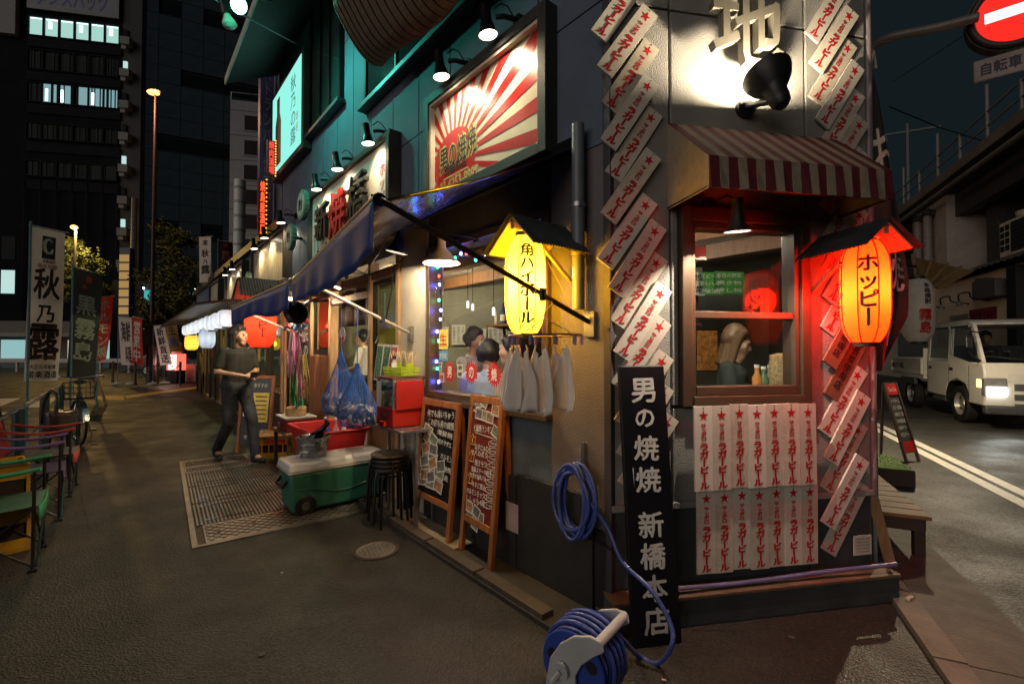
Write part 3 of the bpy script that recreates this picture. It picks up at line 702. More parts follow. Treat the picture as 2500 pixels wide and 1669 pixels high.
# --- striped corner awning
ax0, ax1, az, fz, vz, ao = .33, 1.38, 2.617, 2.275, 2.13, .40
t = thing('striped_awning', 'small red and cream striped awning over the serving window', 'awning', FC.w(0, 0, 0), FC.a)
sr = M('awning red', (.12, .010, .018), .8, var=.2, scale=30, dirt=.2); scr = M('awning cream', (.30, .25, .18), .8, var=.15, scale=30, dirt=.3)
b = B(); n = 21
def topx(i): return ax0 + (ax1 - ax0) * i / n
def frx(i): return ax0 - .02 + (1.29 - ax0 + .02) * i / n
for i in range(n):
    mi = i % 2
    b.add([(topx(i), -.005, az), (topx(i+1), -.005, az), (frx(i+1), -ao, fz), (frx(i), -ao, fz)], [(0, 3, 2, 1)], mi)
    sag = .006 * math.sin(i * 1.7)
    b.add([(frx(i), -ao, fz), (frx(i+1), -ao, fz), (frx(i+1), -ao - .01 + sag, vz), (frx(i), -ao - .01 - sag, vz)], [(0, 3, 2, 1)], mi)
obj('canopy', b, [sr, scr], t, solid=.004)
for xa, xb in ((ax0, ax0 - .02), (ax1, 1.29)): obj('side_cloth', B().add([(xa - .003, -.005, az), (xa - .003, -.005, 2.15), (xb - .003, -ao, vz + .0), (xb - .003, -ao, fz)], [(0, 1, 2, 3)]), scr, t, solid=.004)
fb = B()
for p, q in (((ax0 - .02, -ao + .01, vz + .01), (1.29, -ao + .01, vz + .01)), ((ax0, 0, 2.16), (ax0 - .018, -ao + .01, vz + .01)), ((ax1, 0, 2.16), (1.288, -ao + .01, vz + .01))): fb.rod(p, q, .008, n=6)
obj('frame', fb, blackm, t)
# --- big flood lamp under the letter
q = FC.xz(1815, 268)
t = thing('flood_lamp', 'big black bell-shaped flood lamp on the corner wall pointing up at the letter', 'lamp', FC.w(q[0], 0, q[1]), FC.a)
obj('wall_plate', B().rod((0, 0, 0), (0, -.03, 0), .052, n=24), black, t, smooth=True)
obj('arm', B().tube([(0, -.03, 0), (.0, -.12, -.03), (.0, -.22, -.07), (.0, -.25, -.09)], .018, 10), black, t, smooth=True)
aim = Vector((-.06, .40, .92)).normalized(); rq = aim.to_track_quat('Z', 'Y').to_euler()
h = obj('housing', B().lathe([(.0, -.075), (.03, -.07), (.045, -.05), (.05, -.02), (.052, .03), (.066, .05), (.10, .10), (.115, .14), (.118, .155), (.106, .155), (.09, .095), (.0, .08)], 28, cap0=False, cap1=False), black, t, (.0, -.25, -.06), rot=rq, smooth=True)
obj('lens', B().lathe([(.088, .095), (.088, .098)], 24), glow('flood lens', (1., .93, .78), 20.0), h)
light('POINT', h, (0, 0, .125), 75, (1., .84, .58), .03)

# --- black plank with the shop's name
pb = G(1607, 1577); tp = FC.w(*(lambda q: (q[0], .06, q[1]))(FC.xz(1566, 892, .06)))
xd = FC.r.copy(); zd = (tp - pb); L_ = zd.length; zd.normalize(); xd = (xd - zd * xd.dot(zd)).normalized(); yd = zd.cross(xd)
m = Matrix((xd, yd, zd)).transposed().to_4x4(); m.translation = pb
t = placed('plank_sign', 'tall black plank leaning on the corner with white hand-painted shop name', 'sign board', m)
obj('plank', B().box(-.125, .125, 0, .025, 0, L_), M('black lacquer', (.006, .006, .009), .35, var=.4, dirt=.2), t, bevel=.006)
pw = M('brush white', (.56, .56, .52), .7, var=.2, scale=25)
hh = [c for c in '男の焼焼新橋本店']
zs = [.905, .80, .69, .575, .415, .305, .195, .085]
for ch, zz in zip(hh, zs):
    text(t, ch, .128 if ch != 'の' else .10, .118 if ch != 'の' else .085, (0, -.0015, zz * L_), pw, bold=.028, wob=.0012, rot=(0, R(random.uniform(-3, 3)), 0))
obj('drip', B().prism([(-.08, .62 * L_), (-.074, .62 * L_), (-.076, .55 * L_)], -.001, -.0005), pw, t)

# --- two leaning chalkboards
wd = M('orange brown frame', (.33, .115, .035), .5, var=.4, scale=5, stretch=(5, 5, 1), dirt=.4)
photo = [M('photo %d' % i, c, .3, var=.75, scale=26) for i, c in enumerate(((.34, .28, .22), (.28, .2, .14), (.20, .24, .18), (.40, .22, .12), (.16, .15, .17)))]
card = M('photo border', (.66, .62, .55), .4, var=.1)
def photo_card(parent, x, z, w, h, tilt, k):
    c_ = obj('photo_card', B().box(-w/2, w/2, -.001, 0, -h/2, h/2), card, parent, (x, -.006 - .0012 * (k % 5), z), rot=(0, tilt, 0))
    obj('picture', B().box(-w*.41, w*.41, -.0016, -.0011, -h*.36, h*.42), photo[k % 5], c_)
def chalkboard(label, bl_, br_, tl_, panel, z0, z1, leg=.05):
    m, w, h = frame_of(bl_, br_, tl_)
    t = placed('chalkboard', label, 'chalkboard', m)
    for x in (0, w - .04): obj('leg', B().box(x, x + .04, -.012, .022, 0, h), wd, t, bevel=.004); obj('foot', B().box(x - .003, x + .043, -.016, .026, -.002, .03), black, t)
    obj('rail', B().box(.041, w - .041, -.012, .022, h - .05, h - .002), wd, t, bevel=.004); obj('rail', B().box(.041, w - .041, -.012, .022, z0 - .045, z0), wd, t, bevel=.004)
    obj('board', B().box(.03, w - .03, -.003, .012, z0 + .001, h - .051), panel, t)
    back = Vector((0, .30, 0))
    for x in (.01, w - .04): obj('back_leg', B().plank((x + .015, .03, h - .02), (x + .015, .16, .06), .03, .03), wd, t)
    return t, w, h
a0, a1 = G(1008, 1286), G(1096, 1340); atl = FL.w(*(lambda q: (q[0], .07, q[1]))(FL.xz(1087, 979, .07)))
slate = M('slate black', (.012, .013, .013), .28, var=.5, scale=4, rvar=.1)
t, w, h = chalkboard('leaning wood framed blackboard covered in food photographs', a0, a1, atl, slate, .30, 1)
for i, (s_, x, z, ww) in enumerate((('何でも焼いちゃう', .52, .90, .72), ('この店も男の焼焼', .55, .83, .70), ('海鮮焼', .68, .765, .40), ('旬のサザエ', .70, .70, .34), ('ホルモン', .77, .60, .30), ('七輪焼', .78, .52, .26), ('塩焼', .75, .46, .2))):
    text(t, s_, ww * w, .042 if i > 1 else .055, (x * w, -.0045, z * h), chalk, bold=.015, wob=.0015, rot=(0, R(random.uniform(-4, 4)), 0))
rr = random.Random(5); k = 0
for row, (zf, n) in enumerate(((.76, 1), (.70, 2), (.63, 2), (.58, 2), (.53, 3), (.48, 3), (.43, 3), (.385, 3))):
    for i in range(n):
        photo_card(t, w * (.22 + .21 * i + rr.uniform(-.03, .03)), h * zf, .12 + rr.uniform(-.01, .02), .085, rr.uniform(-.45, .45), k); k += 1
b0, b1 = G(1121, 1348), G(1200, 1404); btl = FL.w(*(lambda q: (q[0], .05, q[1]))(FL.xz(1183, 966, .05)))
t, w, h = chalkboard('leaning dark red ranking board with chalk writing and photographs', b0, b1, btl, M('red board', (.17, .022, .016), .45, var=.25, scale=4, dirt=.3), .28, 1)
for i, (s_, x, z, ww, hh_) in enumerate((('七輪焼ランキング', .5, .80, .66, .05), ('岩手だぁむし', .50, .685, .5, .04), ('サバの炙り', .40, .645, .5, .04), ('焼きモツ', .47, .59, .36, .042), ('黒豚ステーキ焼き', .5, .545, .6, .036), ('イカ焼き塩辛バター', .42, .505, .62, .036), ('牛すじ煮込', .46, .455, .42, .038), ('ホルモンミックス', .42, .405, .64, .040), ('ししゃも4尾', .40, .36, .56, .042))):
    text(t, s_, ww * w, hh_, (x * w, -.0045, z * h), chalk, bold=.012, wob=.0015, rot=(0, R(-3), 0))
yc = M('yellow chalk', (.62, .42, .10), .9)
for i, z in enumerate((.72, .615, .48)):
    cr = obj('painted_crown', B().tube([(-.035, 0, -.035), (-.04, 0, .03), (-.018, 0, .01), (0, 0, .038), (.018, 0, .01), (.04, 0, .03), (.035, 0, -.035)], .003, 5, closed=True), yc, t, (.16 * w, -.006, z * h)); text(cr, '%d' % (i + 1), .014, .03, (0, 0, -.008), yc)
for i in range(9):
    z = .73 - .045 * i
    obj('chalk_bubble', B().tube([(.06 * math.cos(2*math.pi*j/16), 0, .02 * math.sin(2*math.pi*j/16)) for j in range(16)], .0016, 4, closed=True), chalk, t, (.80 * w, -.005, z * h), rot=(0, R(-10), 0))
    text(t, ['絶品', '人気', '名物', '旨い', '一番'][i % 5] + '自慢', .07, .018, (.80 * w, -.005, z * h), chalk)
obj('underline', B().plank((.22 * w, -.005, .765 * h), (.8 * w, -.005, .758 * h), .004, .003), chalk, t)
for k, (x, z, a_) in enumerate(((.16, .93, .3), (.28, .955, -.15), (.45, .965, .35), (.80, .925, .1), (.33, .885, .06), (.50, .88, .05), (.65, .875, .04), (.85, .80, .35), (.25, .31, .05), (.48, .30, .3), (.28, .255, -.1), (.60, .275, -.05), (.45, .225, .2))):
    photo_card(t, x * w, z * h + .0, .085, .075, a_, k)
# ================================================================ lanterns
def lantern_prof(r, h, n=22):
    out = []
    for i in range(n + 1):
        t = i / n * 2 - 1
        out.append((r * (1 - .45 * abs(t) ** 4.4), t * h / 2))
    return out
def lantern(name, label, loc, rz, r, h, pm, linem, bulb, power, words, wordm, group=None, tw=.11, th=.62, second=True, lines=8, bulb_r=.05, ring=black, red=0, redcol=(1.0, .035, .02)):
    t = thing(name, label, 'lantern', loc, rz, group=group)
    pr = lantern_prof(r, h)
    pts = []
    for i in range(len(pr) - 1):      # fine hoops
        (r0, z0), (r1, z1) = pr[i], pr[i + 1]
        pts += [(r0, z0), ((r0 + r1) / 2 + .0035 * r / .12, (z0 + z1) / 2)]
    pts.append(pr[-1])
    obj('paper_body', B().lathe(pts, 40, cap0=False, cap1=False), pm, t, smooth='all')
    def rad(z): 
        return r * (1 - .45 * min(1, abs(2 * z / h)) ** 4.4)
    if lines:
        b = B()
        for i in range(lines):
            a = 2 * math.pi * (i + .5) / lines
            b.tube([((rr + .004) * math.sin(a), -(rr + .004) * math.cos(a), z) for rr, z in pr], .0035, 4)
        obj('seam_lines', b, linem, t)
    e = r * .50
    obj('top_ring', B().lathe([(e, h/2 - .004), (e, h/2 + .022), (e * .75, h/2 + .022), (e * .75, h/2 - .004)], 24, cap0=False, cap1=False), ring, t, smooth=True)
    obj('bottom_ring', B().lathe([(e, -h/2 - .02), (e, -h/2 + .004), (e * .75, -h/2 + .004), (e * .75, -h/2 - .02)], 24, cap0=False, cap1=False), ring, t, smooth=True)
    obj('hanger', B().tube([(0, 0, h/2 + .12), (0, 0, h/2 + .02)], .003, 5).tube([(-e, 0, h/2 + .015), (0, 0, h/2 + .06), (e, 0, h/2 + .015)], .0025, 5), blackm, t)
    if words:
        me = textmesh(words, tw, h * th, vertical=True, bold=.045, line=.95)
        for a0 in ((0.0, -1.45) if second else (0.0,)):
            m2 = me.copy(); m2.materials.clear(); m2.materials.append(wordm)
            for v in m2.vertices:
                x, z = v.co.x, v.co.z; rr = rad(z) + .006; a = x / r + a0
                v.co = (rr * math.sin(a), -rr * math.cos(a), z)
            obj('lettering', m2, None, t)
    if power: light('POINT', t, (0, 0, -.02), power, bulb, bulb_r)
    if red: light('POINT', t, (0, 0, .03), red, redcol, .09)
    return t
def corrugated(p0, p1, q0, q1, n=44, amp=.006):
    """sheet between ridge p0-p1 and eave q0-q1, waves across, grooves running down"""
    p0, p1, q0, q1 = map(Vector, (p0, p1, q0, q1)); nrm = (p1 - p0).cross(q0 - p0).normalized()
    b = B()
    def fn(u, v):
        i = round(u * n); return p0.lerp(p1, u).lerp(q0.lerp(q1, u), v) + nrm * (amp if i % 2 else -amp)
    b.grid(fn, n, 1); return b
tinm = M('weathered tin', (.07, .075, .08), .45, .6, var=.4, scale=9, dirt=.4); ply = M('raw plywood', (.50, .34, .17), .7, var=.3, scale=4, stretch=(1, 10, 1))
def lantern_roof(label, F, x, zr, o0, o1, hwl, hwr, drop):
    t = thing('lantern_roof', label, 'roof', F.w(x, 0, zr), F.a)
    for s, w in ((-1, hwl), (1, hwr)):
        sh = obj('tin_sheet', corrugated((0, -o1, 0), (0, -o0, 0), (s * w, -o1 - .02, -drop), (s * w, -o0, -drop)), tinm, t, solid=.002)
        obj('board', B().add([(s*.004, -o1 + .015, -.022), (s*.004, -o0, -.022), (s * (w - .02), -o0, -drop + .005), (s * (w - .02), -o1 + .015, -drop + .005)], [(0, 1, 2, 3)]), ply, t, solid=.01)
    obj('ridge_beam', B().box(-.014, .014, -o1 + .02, -.0, -.075, -.04), ply, t)
    obj('brace', B().plank((0, -.005, -.30), (0, -o1 * .7, -.06), .02, .02), ply, t)
    return t
# red lantern by the street
LX, LO = 1.208, .325
ax_, azr = FC.xz(2139, 527, .46)
lantern_roof('small gabled corrugated tin roof over the red lantern', FC, LX, azr + .0, .06, .46, .165, .165, .14)
redp = paper('orange red paper', (.98, .29, .035), (1.0, .10, .035), .22, 95)
lantern('paper_lantern', 'glowing orange red paper lantern under a tin roof by the serving window', FC.w(LX, LO, 1.69), R(-30), .102, .50, redp, M('lantern seam red', (.45, .02, .01), .6), (1.0, .58, .20), 2.4, 'ホッピー', ink, tw=.075, th=.68, red=60)
# yellow lantern on the alley side
YX, YO = -.27, .35
yap = FL.xz(1256, 520, .46)
lantern_roof('small gabled corrugated tin roof over the yellow lantern', FL, YX, yap[1] + .01, .06, .46, .21, .19, .18)
yelp = paper('yellow paper', (.98, .86, .26), (1.0, .70, .05), .32, 95)
lantern('paper_lantern', 'glowing tall yellow paper lantern with black characters on the alley side', FL.w(YX, YO, 1.735), R(3), .104, .50, yelp, M('lantern seam yellow', (.75, .5, .05), .6), (1.0, .9, .6), 5.0, '角ハイボール', ink, tw=.070, th=.80, second=False, red=52, redcol=(1., .60, .02))
# ================================================================ lamps
def shade_mesh(r, h, neck): return B().lathe([(neck, h + .09), (neck, h + .02), (neck * 1.25, h), (r * .55, h * .62), (r, 0), (r * .97, .002), (r * .5, h * .58), (neck, h * .9)], 28, cap0=True, cap1=False)
def pendant(label, loc, rz, r, h, aim, col, power, m, cord=None, base=None, neck=.028, strength=None, cone=150, group=None):
    t = thing('shade_lamp', label, 'lamp', loc, rz, group=group)
    q = (-Vector(aim)).normalized().to_track_quat('Z', 'Y').to_euler()
    s = obj('lamp_shade', shade_mesh(r, h, neck), m, t, rot=q, smooth=True)
    obj('bulb', B().lathe([(r * (.42 if r < .07 else .72), h * (.74 if r < .07 else .34)), (r * (.42 if r < .07 else .72), h * (.74 if r < .07 else .34) + .002)], 24), lampglow if strength is None else glow('lamp glow %g' % strength, (1., .86, .64), strength), s)
    if cord: obj('cord', B().tube(cord, .006, 6), blackm, t, smooth=True)
    if base: obj('wall_plate', B().rod(base, Vector(base) + Vector((0, -.02, 0)), .035, n=16), blackm, t)
    if power: light('POINT', s, (0, 0, h * (.56 if r < .07 else .2)), power, col, r * .16)
    return t
enam = M('white enamel shade', (.55, .54, .50), .35, var=.1, dirt=.2)
x, z = FC.xz(1800, 566, .22)
pendant('black conical lamp with bright white mouth hanging before the serving window', FC.w(x, .22, z), FC.a, .062, .075, (0.05, .1, -1), WARMW, 62, black, [(0, 0, .08), (.0, .0, .16), (-.02, .05, .20), (-.02, .20, .20)], (-.02, .21, .20), cone=140)
# wall spots above the signs
spots = [(1192, 88, 30, 'topmost one over the upper corner of the sunburst'), (1078, 190, 26, 'second one over the sunburst'), (899, 352, 22, 'over the last raised character'), (824, 415, 22, 'over the red raised character'), (773, 464, 22, 'over the first raised character'),
         (686, 545, 20, 'unlit-looking one over the first streaked panel'), (646, 582, 20, 'over the middle of the first streaked panel'), (621, 608, 20, 'over the far end of the first streaked panel'), (567, 658, 18, 'over the second streaked panel'), (550, 672, 18, 'last one of the row')]
for k, (u, v, pw, wh) in enumerate(spots):
    x, z = FL.xz(u, v, .19)
    t = thing('wall_spotlight', 'black wall spotlight, ' + wh, 'spotlight', FL.w(x, .19, z), FL.a, group='spotlights above the alley signs')
    aim = Vector((.06, .12, -1)).normalized(); q = (-aim).to_track_quat('Z', 'Y').to_euler()
    s = obj('housing', B().lathe([(.032, .19), (.034, .185), (.034, .08), (.042, .07), (.062, .0), (.060, .002), (.03, .06)], 24, cap0=True, cap1=False), blackm, t, rot=q, smooth=True)
    obj('lens', B().lathe([(.057, .006), (.057, .008)], 20), lampglow, s)
    obj('arm', B().tube([(0.02, .045, .13), (.06, .08, .13), (.10, .16, .12)], .016, 8), blackm, t, smooth=True)
    obj('cable', B().tube([(.01, .04, .19), (.03, .08, .23), (.07, .10, .20), (.085, .15, .13)], .005, 6), blackm, t, smooth=True)
    obj('wall_plate', B().rod((.10, .188, .12), (.10, .155, .12), .04, n=16), blackm, t, smooth=True)
    light('SPOT', s, (0, 0, -.005), pw * 1.1, WARM, .045, (0, 0, -1), 140, .6)
# lamps under the awning
x, z = FL.xz(968, 617, .30)
pendant('tilted black enamel lamp under the awning beside the doorway', FL.w(x, .30, z), FL.a, .085, .11, (-.18, -.12, -1), WARM, 36, black, [(0, 0, .12), (.02, .02, .2), (.05, .28, .23)], (.05, .299, .23))
x, z = FL.xz(1078, 643, .30)
pendant('wide white enamel lamp under the awning near the dining window', FL.w(x, .30, z), FL.a, .125, .10, (0, 0, -1), WARM, 42, enam, [(0, 0, .12), (0, .0, .2), (0, .28, .22)], (0, .299, .22))
x, z = FL.xz(701, 729, .45); pendant('round white lamp hanging under the far awning, nearer the alley', FL.w(x, .45, z), FL.a, .13, .10, (0, -.1, -1), WARM, 42, enam, [(0, 0, .12), (0, .1, .25), (0, .44, .3)], (0, .449, .3))
x, z = FL.xz(727, 716, .30); pendant('round white lamp hanging under the far awning, nearer the wall', FL.w(x, .30, z), FL.a, .13, .10, (0, -.1, -1), WARM, 42, enam, [(0, 0, .12), (0, .1, .25), (0, .29, .3)], (0, .299, .3))
x, z = FL.xz(822, 702, .12); pendant('small bare warm lamp above the shop doorway', FL.w(x, .12, z), FL.a, .05, .05, (0, -.3, -1), WARM, 16, enam, [(0, 0, .06), (0, .05, .12), (0, .118, .14)], (0, .119, .14))
# unlit black horn floodlight
x, z = FL.xz(732, 758, .35)
t = thing('horn_floodlight', 'dull black unlit horn floodlight hanging under the far awning, facing the alley', 'horn', FL.w(x, .35, z), FL.a)
q = Vector((.8, -.5, -.25)).to_track_quat('Z', 'Y').to_euler()
obj('horn', B().lathe([(.03, -.10), (.045, -.08), (.06, -.02), (.10, .06), (.135, .15), (.13, .15), (.095, .06), (.03, .0)], 24, cap0=True, cap1=False), blackm, t, rot=q, smooth=True)
obj('arm', B().tube([(0, 0, .02), (0, .1, .12), (0, .345, .14)], .012, 8), blackm, t)
# ================================================================ blue roller awnings over the alley
nav = M('navy awning cloth', (.022, .055, .24), .55, var=.3, scale=5, bump=.15, bscale=40, dirt=.2)
topc = M('dark vinyl awning', (.022, .020, .022), .22, var=.3, scale=3, stretch=(1, 5, 1), rvar=.1)
def awning(label, s0, o0, z0, s1, o1, z1, wz, val, arms):
    t = thing('roller_awning', label, 'awning', FL.w(0, 0, 0), FL.a)
    A, Bp = Vector((-s0, -o0, z0)), Vector((-s1, -o1, z1)); Aw, Bw = Vector((-s0 + .12, -.02, wz)), Vector((-s1, -.02, wz))
    def fn(u, v):
        p = Aw.lerp(Bw, u).lerp(A.lerp(Bp, u), v); p.z -= .025 * math.sin(math.pi * v) + .006 * math.sin(u * 23 + v * 3) * v; return p
    obj('cloth', B().grid(fn, 24, 8), topc, t, smooth='all', solid=.003)
    obj('front_bar', B().rod(A, Bp, .03, n=12), M('dark awning bar', (.02, .022, .03), .4, .3), t, smooth=True)
    def fv(u, v):
        p = A.lerp(Bp, u); p = p + Vector((0, -.028 - .012 * math.sin(u * 31) * v, -.01 - v * val(u))); return p
    obj('valance', B().grid(fv, 40, 5), nav, t, smooth='all', solid=.003)
    obj('roller_box', B().plank(Aw + Vector((0, .0, .02)), Bw + Vector((0, .0, .02)), .05, .07), blackm, t)
    for (sa, za, u, m) in arms:
        e = A.lerp(Bp, u)
        obj('arm', B().rod((-sa, -.02, za), e, .014, n=10), m, t, smooth=True)
        bk = obj('wall_bracket', B().box(-sa - .035, -sa + .035, -.03, -.001, za - .08, za + .06), steel, t, bevel=.004)
        obj('clamp', B().lathe([(.022, -.03), (.022, .03)], 10), blackm, t, Vector((-sa, -.02, za)).lerp(e, .28))
    # hooks along the bar
    hk = B()
    for i in range(9): p = A.lerp(Bp, .05 + i * .11); hk.rod(p + Vector((0, 0, .02)), p + Vector((0, 0, .055)), .006, n=5)
    obj('rail_clips', hk, blackm, t)
    return t
pale = M('pale aluminium tube', (.50, .46, .40), .4, .5)
awning('near navy roller awning reaching out over the alley from the corner pier', .30, 1.13, 2.02, 2.25, .93, 1.93, 2.53, lambda u: .21 + .03 * math.sin(u * 5), [(.12, 1.55, .0, M('black arm', (.02, .018, .016), .4)), (2.144, 1.55, .93, pale)])
awning('far navy roller awning past the lamps with a pale arm', 2.34, .93, 1.93, 5.3, .86, 1.95, 2.53, lambda u: .20 + .03 * math.sin(u * 9), [(5.28, 1.6, .99, pale)])
# crank handle, cords by the pier
b = B()
for u in (1038, 1046): 
    x, z = FL.xz(u, 650, .05); b.tube([(x, -.05, z), (x + .01, -.045, 1.75), (x + .0, -.04, 1.58)], .003, 5)
obj('pull_cord', b, M('grey cord', (.2, .18, .16), .7), None, FL.w(0, 0, 0), rz=FL.a, label='thin pull cords hanging down the cream pier by the doorway', cat='cord')
# hanging wires by the yellow lantern
for pts, lb in (([(1338, 640), (1370, 700), (1395, 760), (1408, 775)], 'thin taut string from the lantern roof to the awning bracket'), ([(1392, 560), (1402, 640), (1425, 730), (1428, 770), (1412, 785)], 'slack yellowish wire along the rain pipe')):
    obj('wire', B().tube([FL.w(*(lambda q: (q[0], .06, q[1]))(FL.xz(u, v, .06))) for u, v in pts], .0025, 5), M('yellowish wire', (.35, .25, .10), .6), label=lb, cat='wire')
# cables under the awning
for k, pts in enumerate(([(955, 560), (930, 610), (890, 668), (850, 665), (810, 668)], [(1000, 620), (960, 650), (900, 672), (860, 655), (815, 672)], [(955, 640), (958, 700), (940, 790)])):
    obj('cable', B().tube([FL.w(*(lambda q: (q[0], .10, q[1]))(FL.xz(u, v, .10))) for u, v in pts], .006, 6), M('pale cable', (.35, .3, .24), .6) if k == 0 else blackm,
        label='%s electric cable looping above the shop doorway' % ['pale sagging', 'black sagging', 'black straight hanging'][k], cat='cable')
# green lamps on a cable above the alley
gp = D(583, 13, 4.7)
t = thing('string_lamp', 'bright green glowing lamp hung on a cable above the alley', 'lamp', gp)
obj('bulb', B().ell((0, 0, 0), (.075, .075, .085), 18, 12), glow('green bulb', (.12, 1.0, .55), 22.0), t, smooth='all')
obj('socket', B().lathe([(.04, .06), (.045, .08), (.03, .16)], 16), blackm, t, smooth=True)
light('SPOT', t, (.06, .06, -.10), 110, (.08, .95, .70), .06, FL.w(-3.2, 0, 3.4) - gp, 150, 1.0)
gq = D(561, 62, 5.0)
t = thing('string_lamp', 'unlit reflector bulb hung on a cable below the green lamp', 'lamp', gq)
qq = Vector((-.25, -.1, 1)).to_track_quat('Z', 'Y').to_euler()
obj('reflector_bulb', B().lathe([(.0, -.03), (.05, -.025), (.075, .0), (.07, .03), (.04, .09), (.035, .11)], 20), M('frosted bulb', (.55, .75, .68), .15), t, rot=qq, smooth=True)
obj('socket', B().lathe([(.045, .11), (.05, .13), (.045, .26)], 16), black, t, rot=qq, smooth=True)
for p, q, lb in ((gp + Vector((0, 0, .14)), FL.w(-5.6, .02, 6.4), 'upper cable'), (gq + Vector((-.1, 0, .25)), FL.w(-5.4, .02, 5.75), 'lower cable')):
    far = p + (p - q) * 1.2
    obj('overhead_cable', B().tube([far, p, q], .010, 5), M('wet cable', (.3, .34, .34), .4), label='thin %s crossing above the alley with a lamp on it' % lb, cat='cable')
# shop-row round lanterns along the far eaves
whp = paper('white blue paper', (.78, .86, .96), (.9, .95, 1.0), .25, 60)
for k in range(8):
    s = 6.2 + k * .74
    lantern('round_lantern', 'round white paper lantern under the far eaves, %s counted from the awning' % ordn[k], FL.w(-s, .8, 1.86), random.random(), .125, .24, whp, M('lantern seam blue', (.35, .5, .7), .6), (1., .95, .88), 1.5, None, ink, group='round white lanterns under the far eaves', lines=6)
lantern('paper_lantern', 'long pale lantern hanging below the row of round lanterns', FL.w(-8.27, .8, 1.62), 0, .125, .36, whp, M('lantern seam blue', (.35, .5, .7), .6), (.9, .95, 1.), 1.2, None, ink, lines=8)
lantern('paper_lantern', 'small yellow lantern at the far end of the lantern row', FL.w(-10.75, .8, 1.58), 0, .13, .34, yelp, M('lantern seam yellow', (.75, .5, .05), .6), (1., .8, .3), 3.0, None, ink, lines=6)
# second red lantern behind the walker
x, z = FL.xz(637, 787, .45)
lantern_roof('green tin gable roof over the red lantern behind the walking man', FL, x, z + .62, .0, .75, .34, .34, .28)
red2 = paper('red paper', (.95, .10, .05), (1., .08, .04), .2, 80)
lantern('paper_lantern', 'red paper lantern glowing behind the walking man', FL.w(x, .45, z), R(35), .20, .70, red2, M('lantern seam red', (.45, .02, .01), .6), (1., .45, .25), 12, 'ホッピー', ink, tw=.11, th=.6, second=False)
galv0 = M('galvanised drum', (.42, .43, .42), .32, .85, var=.35, scale=12, rvar=.12)
def taper0(w0, d0, w1, d1, z0, z1): return B().add([(-w0, -d0, z0), (w0, -d0, z0), (w0, d0, z0), (-w0, d0, z0), (-w1, -d1, z1), (w1, -d1, z1), (w1, d1, z1), (-w1, d1, z1)], [(0,3,2,1),(4,5,6,7),(0,1,5,4),(1,2,6,5),(2,3,7,6),(3,0,4,7)])
# ================================================================ shop front along the alley
sf = thing('timber_shop', 'timber and glass shop front beside the dining window with an open doorway', 'shop front', FL.w(0, 0, 0), FL.a)
for s in (2.40, 3.03, 4.21, 4.95, 6.28): obj('post', B().box(-s - .03, -s + .03, -.02, .08, 0, 2.3), palewood, sf, bevel=.004)
obj('head_rail', B().box(-6.25, -2.37, -.01, .07, 2.12, 2.20), wood, sf, bevel=.004)
obj('door_rail', B().box(-4.18, -3.06, -.01, .05, 1.95, 2.02), wood, sf)
gr = glass('greenish pane', (.75, .85, .72), .9)
for s0, s1, z0, z1 in ((3.0, 2.43, 1.0, 2.1), (4.92, 4.24, 1.35, 2.1), (5.58, 4.98, .1, 2.1), (6.25, 5.62, .1, 2.1)):
    fr_ = B().box(-s0, -s0 + .03, .01, .05, z0, z1).box(-s1 - .03, -s1, .01, .05, z0, z1).box(-s0 + .03, -s1 - .03, .01, .05, z1 - .04, z1).box(-s0 + .03, -s1 - .03, .01, .05, z0, z0 + .06)
    p = obj('sash', fr_, blackm, sf); obj('pane', B().box(-s0 + .03, -s1 - .03, .028, .032, z0 + .06, z1 - .04), gr, p)
obj('counter_panel', B().box(-3.0, -2.43, .0, .05, .05, .98), wood, sf)
cup = M('cupboard wood', (.22, .09, .04), .5, var=.3, scale=5, stretch=(6, 6, 1))
for i in range(3): obj('cupboard_board', B().box(-4.9 + .22 * i, -4.9 + .22 * i + .212, -.04, .03, .05, 1.33), cup, sf, bevel=.004)
obj('door_sign_film', B().box(-5.5, -5.05, .015, .020, .9, 1.9), M('dark green film', (.03, .06, .05), .5, alpha=.75), sf)
text(sf, '日本のお酒', .20, .9, (-5.27, .012, 1.4), M('film white', (.55, .52, .48), .6), vertical=True, bold=.02)
text(sf, '酒処', .14, .4, (-5.95, .012, 1.5), M('film white', (.55, .52, .48), .6), vertical=True, bold=.02)
# ---- lights inside the restaurant (ceiling lamps)
def ceil_lamp(x, y, label, power, col=WARM, r=.12):
    t = thing('ceiling_lamp', label, 'lamp', (x, y, 2.40))
    obj('shade', B().lathe([(r, -.14), (r * .5, -.05), (.02, 0), (.015, .05)], 20, cap0=False), enam, t, smooth=True); obj('bulb', B().ell((0, 0, -.11), (.04, .04, .045), 12, 8), lampglow, t)
    light('POINT', t, (0, 0, -.22), power, col, .06)
ceil_lamp(*FL.w(-1.1, -1.5, 0).xy, 'ceiling lamp inside behind the dining window', 44, (1., .97, .92))
ceil_lamp(*FL.w(-3.6, -.9, 0).xy, 'ceiling lamp inside the doorway kitchen', 90)
ceil_lamp(*FC.w(1.05, -.50, 0).xy, 'ceiling lamp inside above the serving woman', 20, WARMW)
ceil_lamp(*FL.w(-5.5, -1.2, 0).xy, 'ceiling lamp inside behind the glass doors', 60)
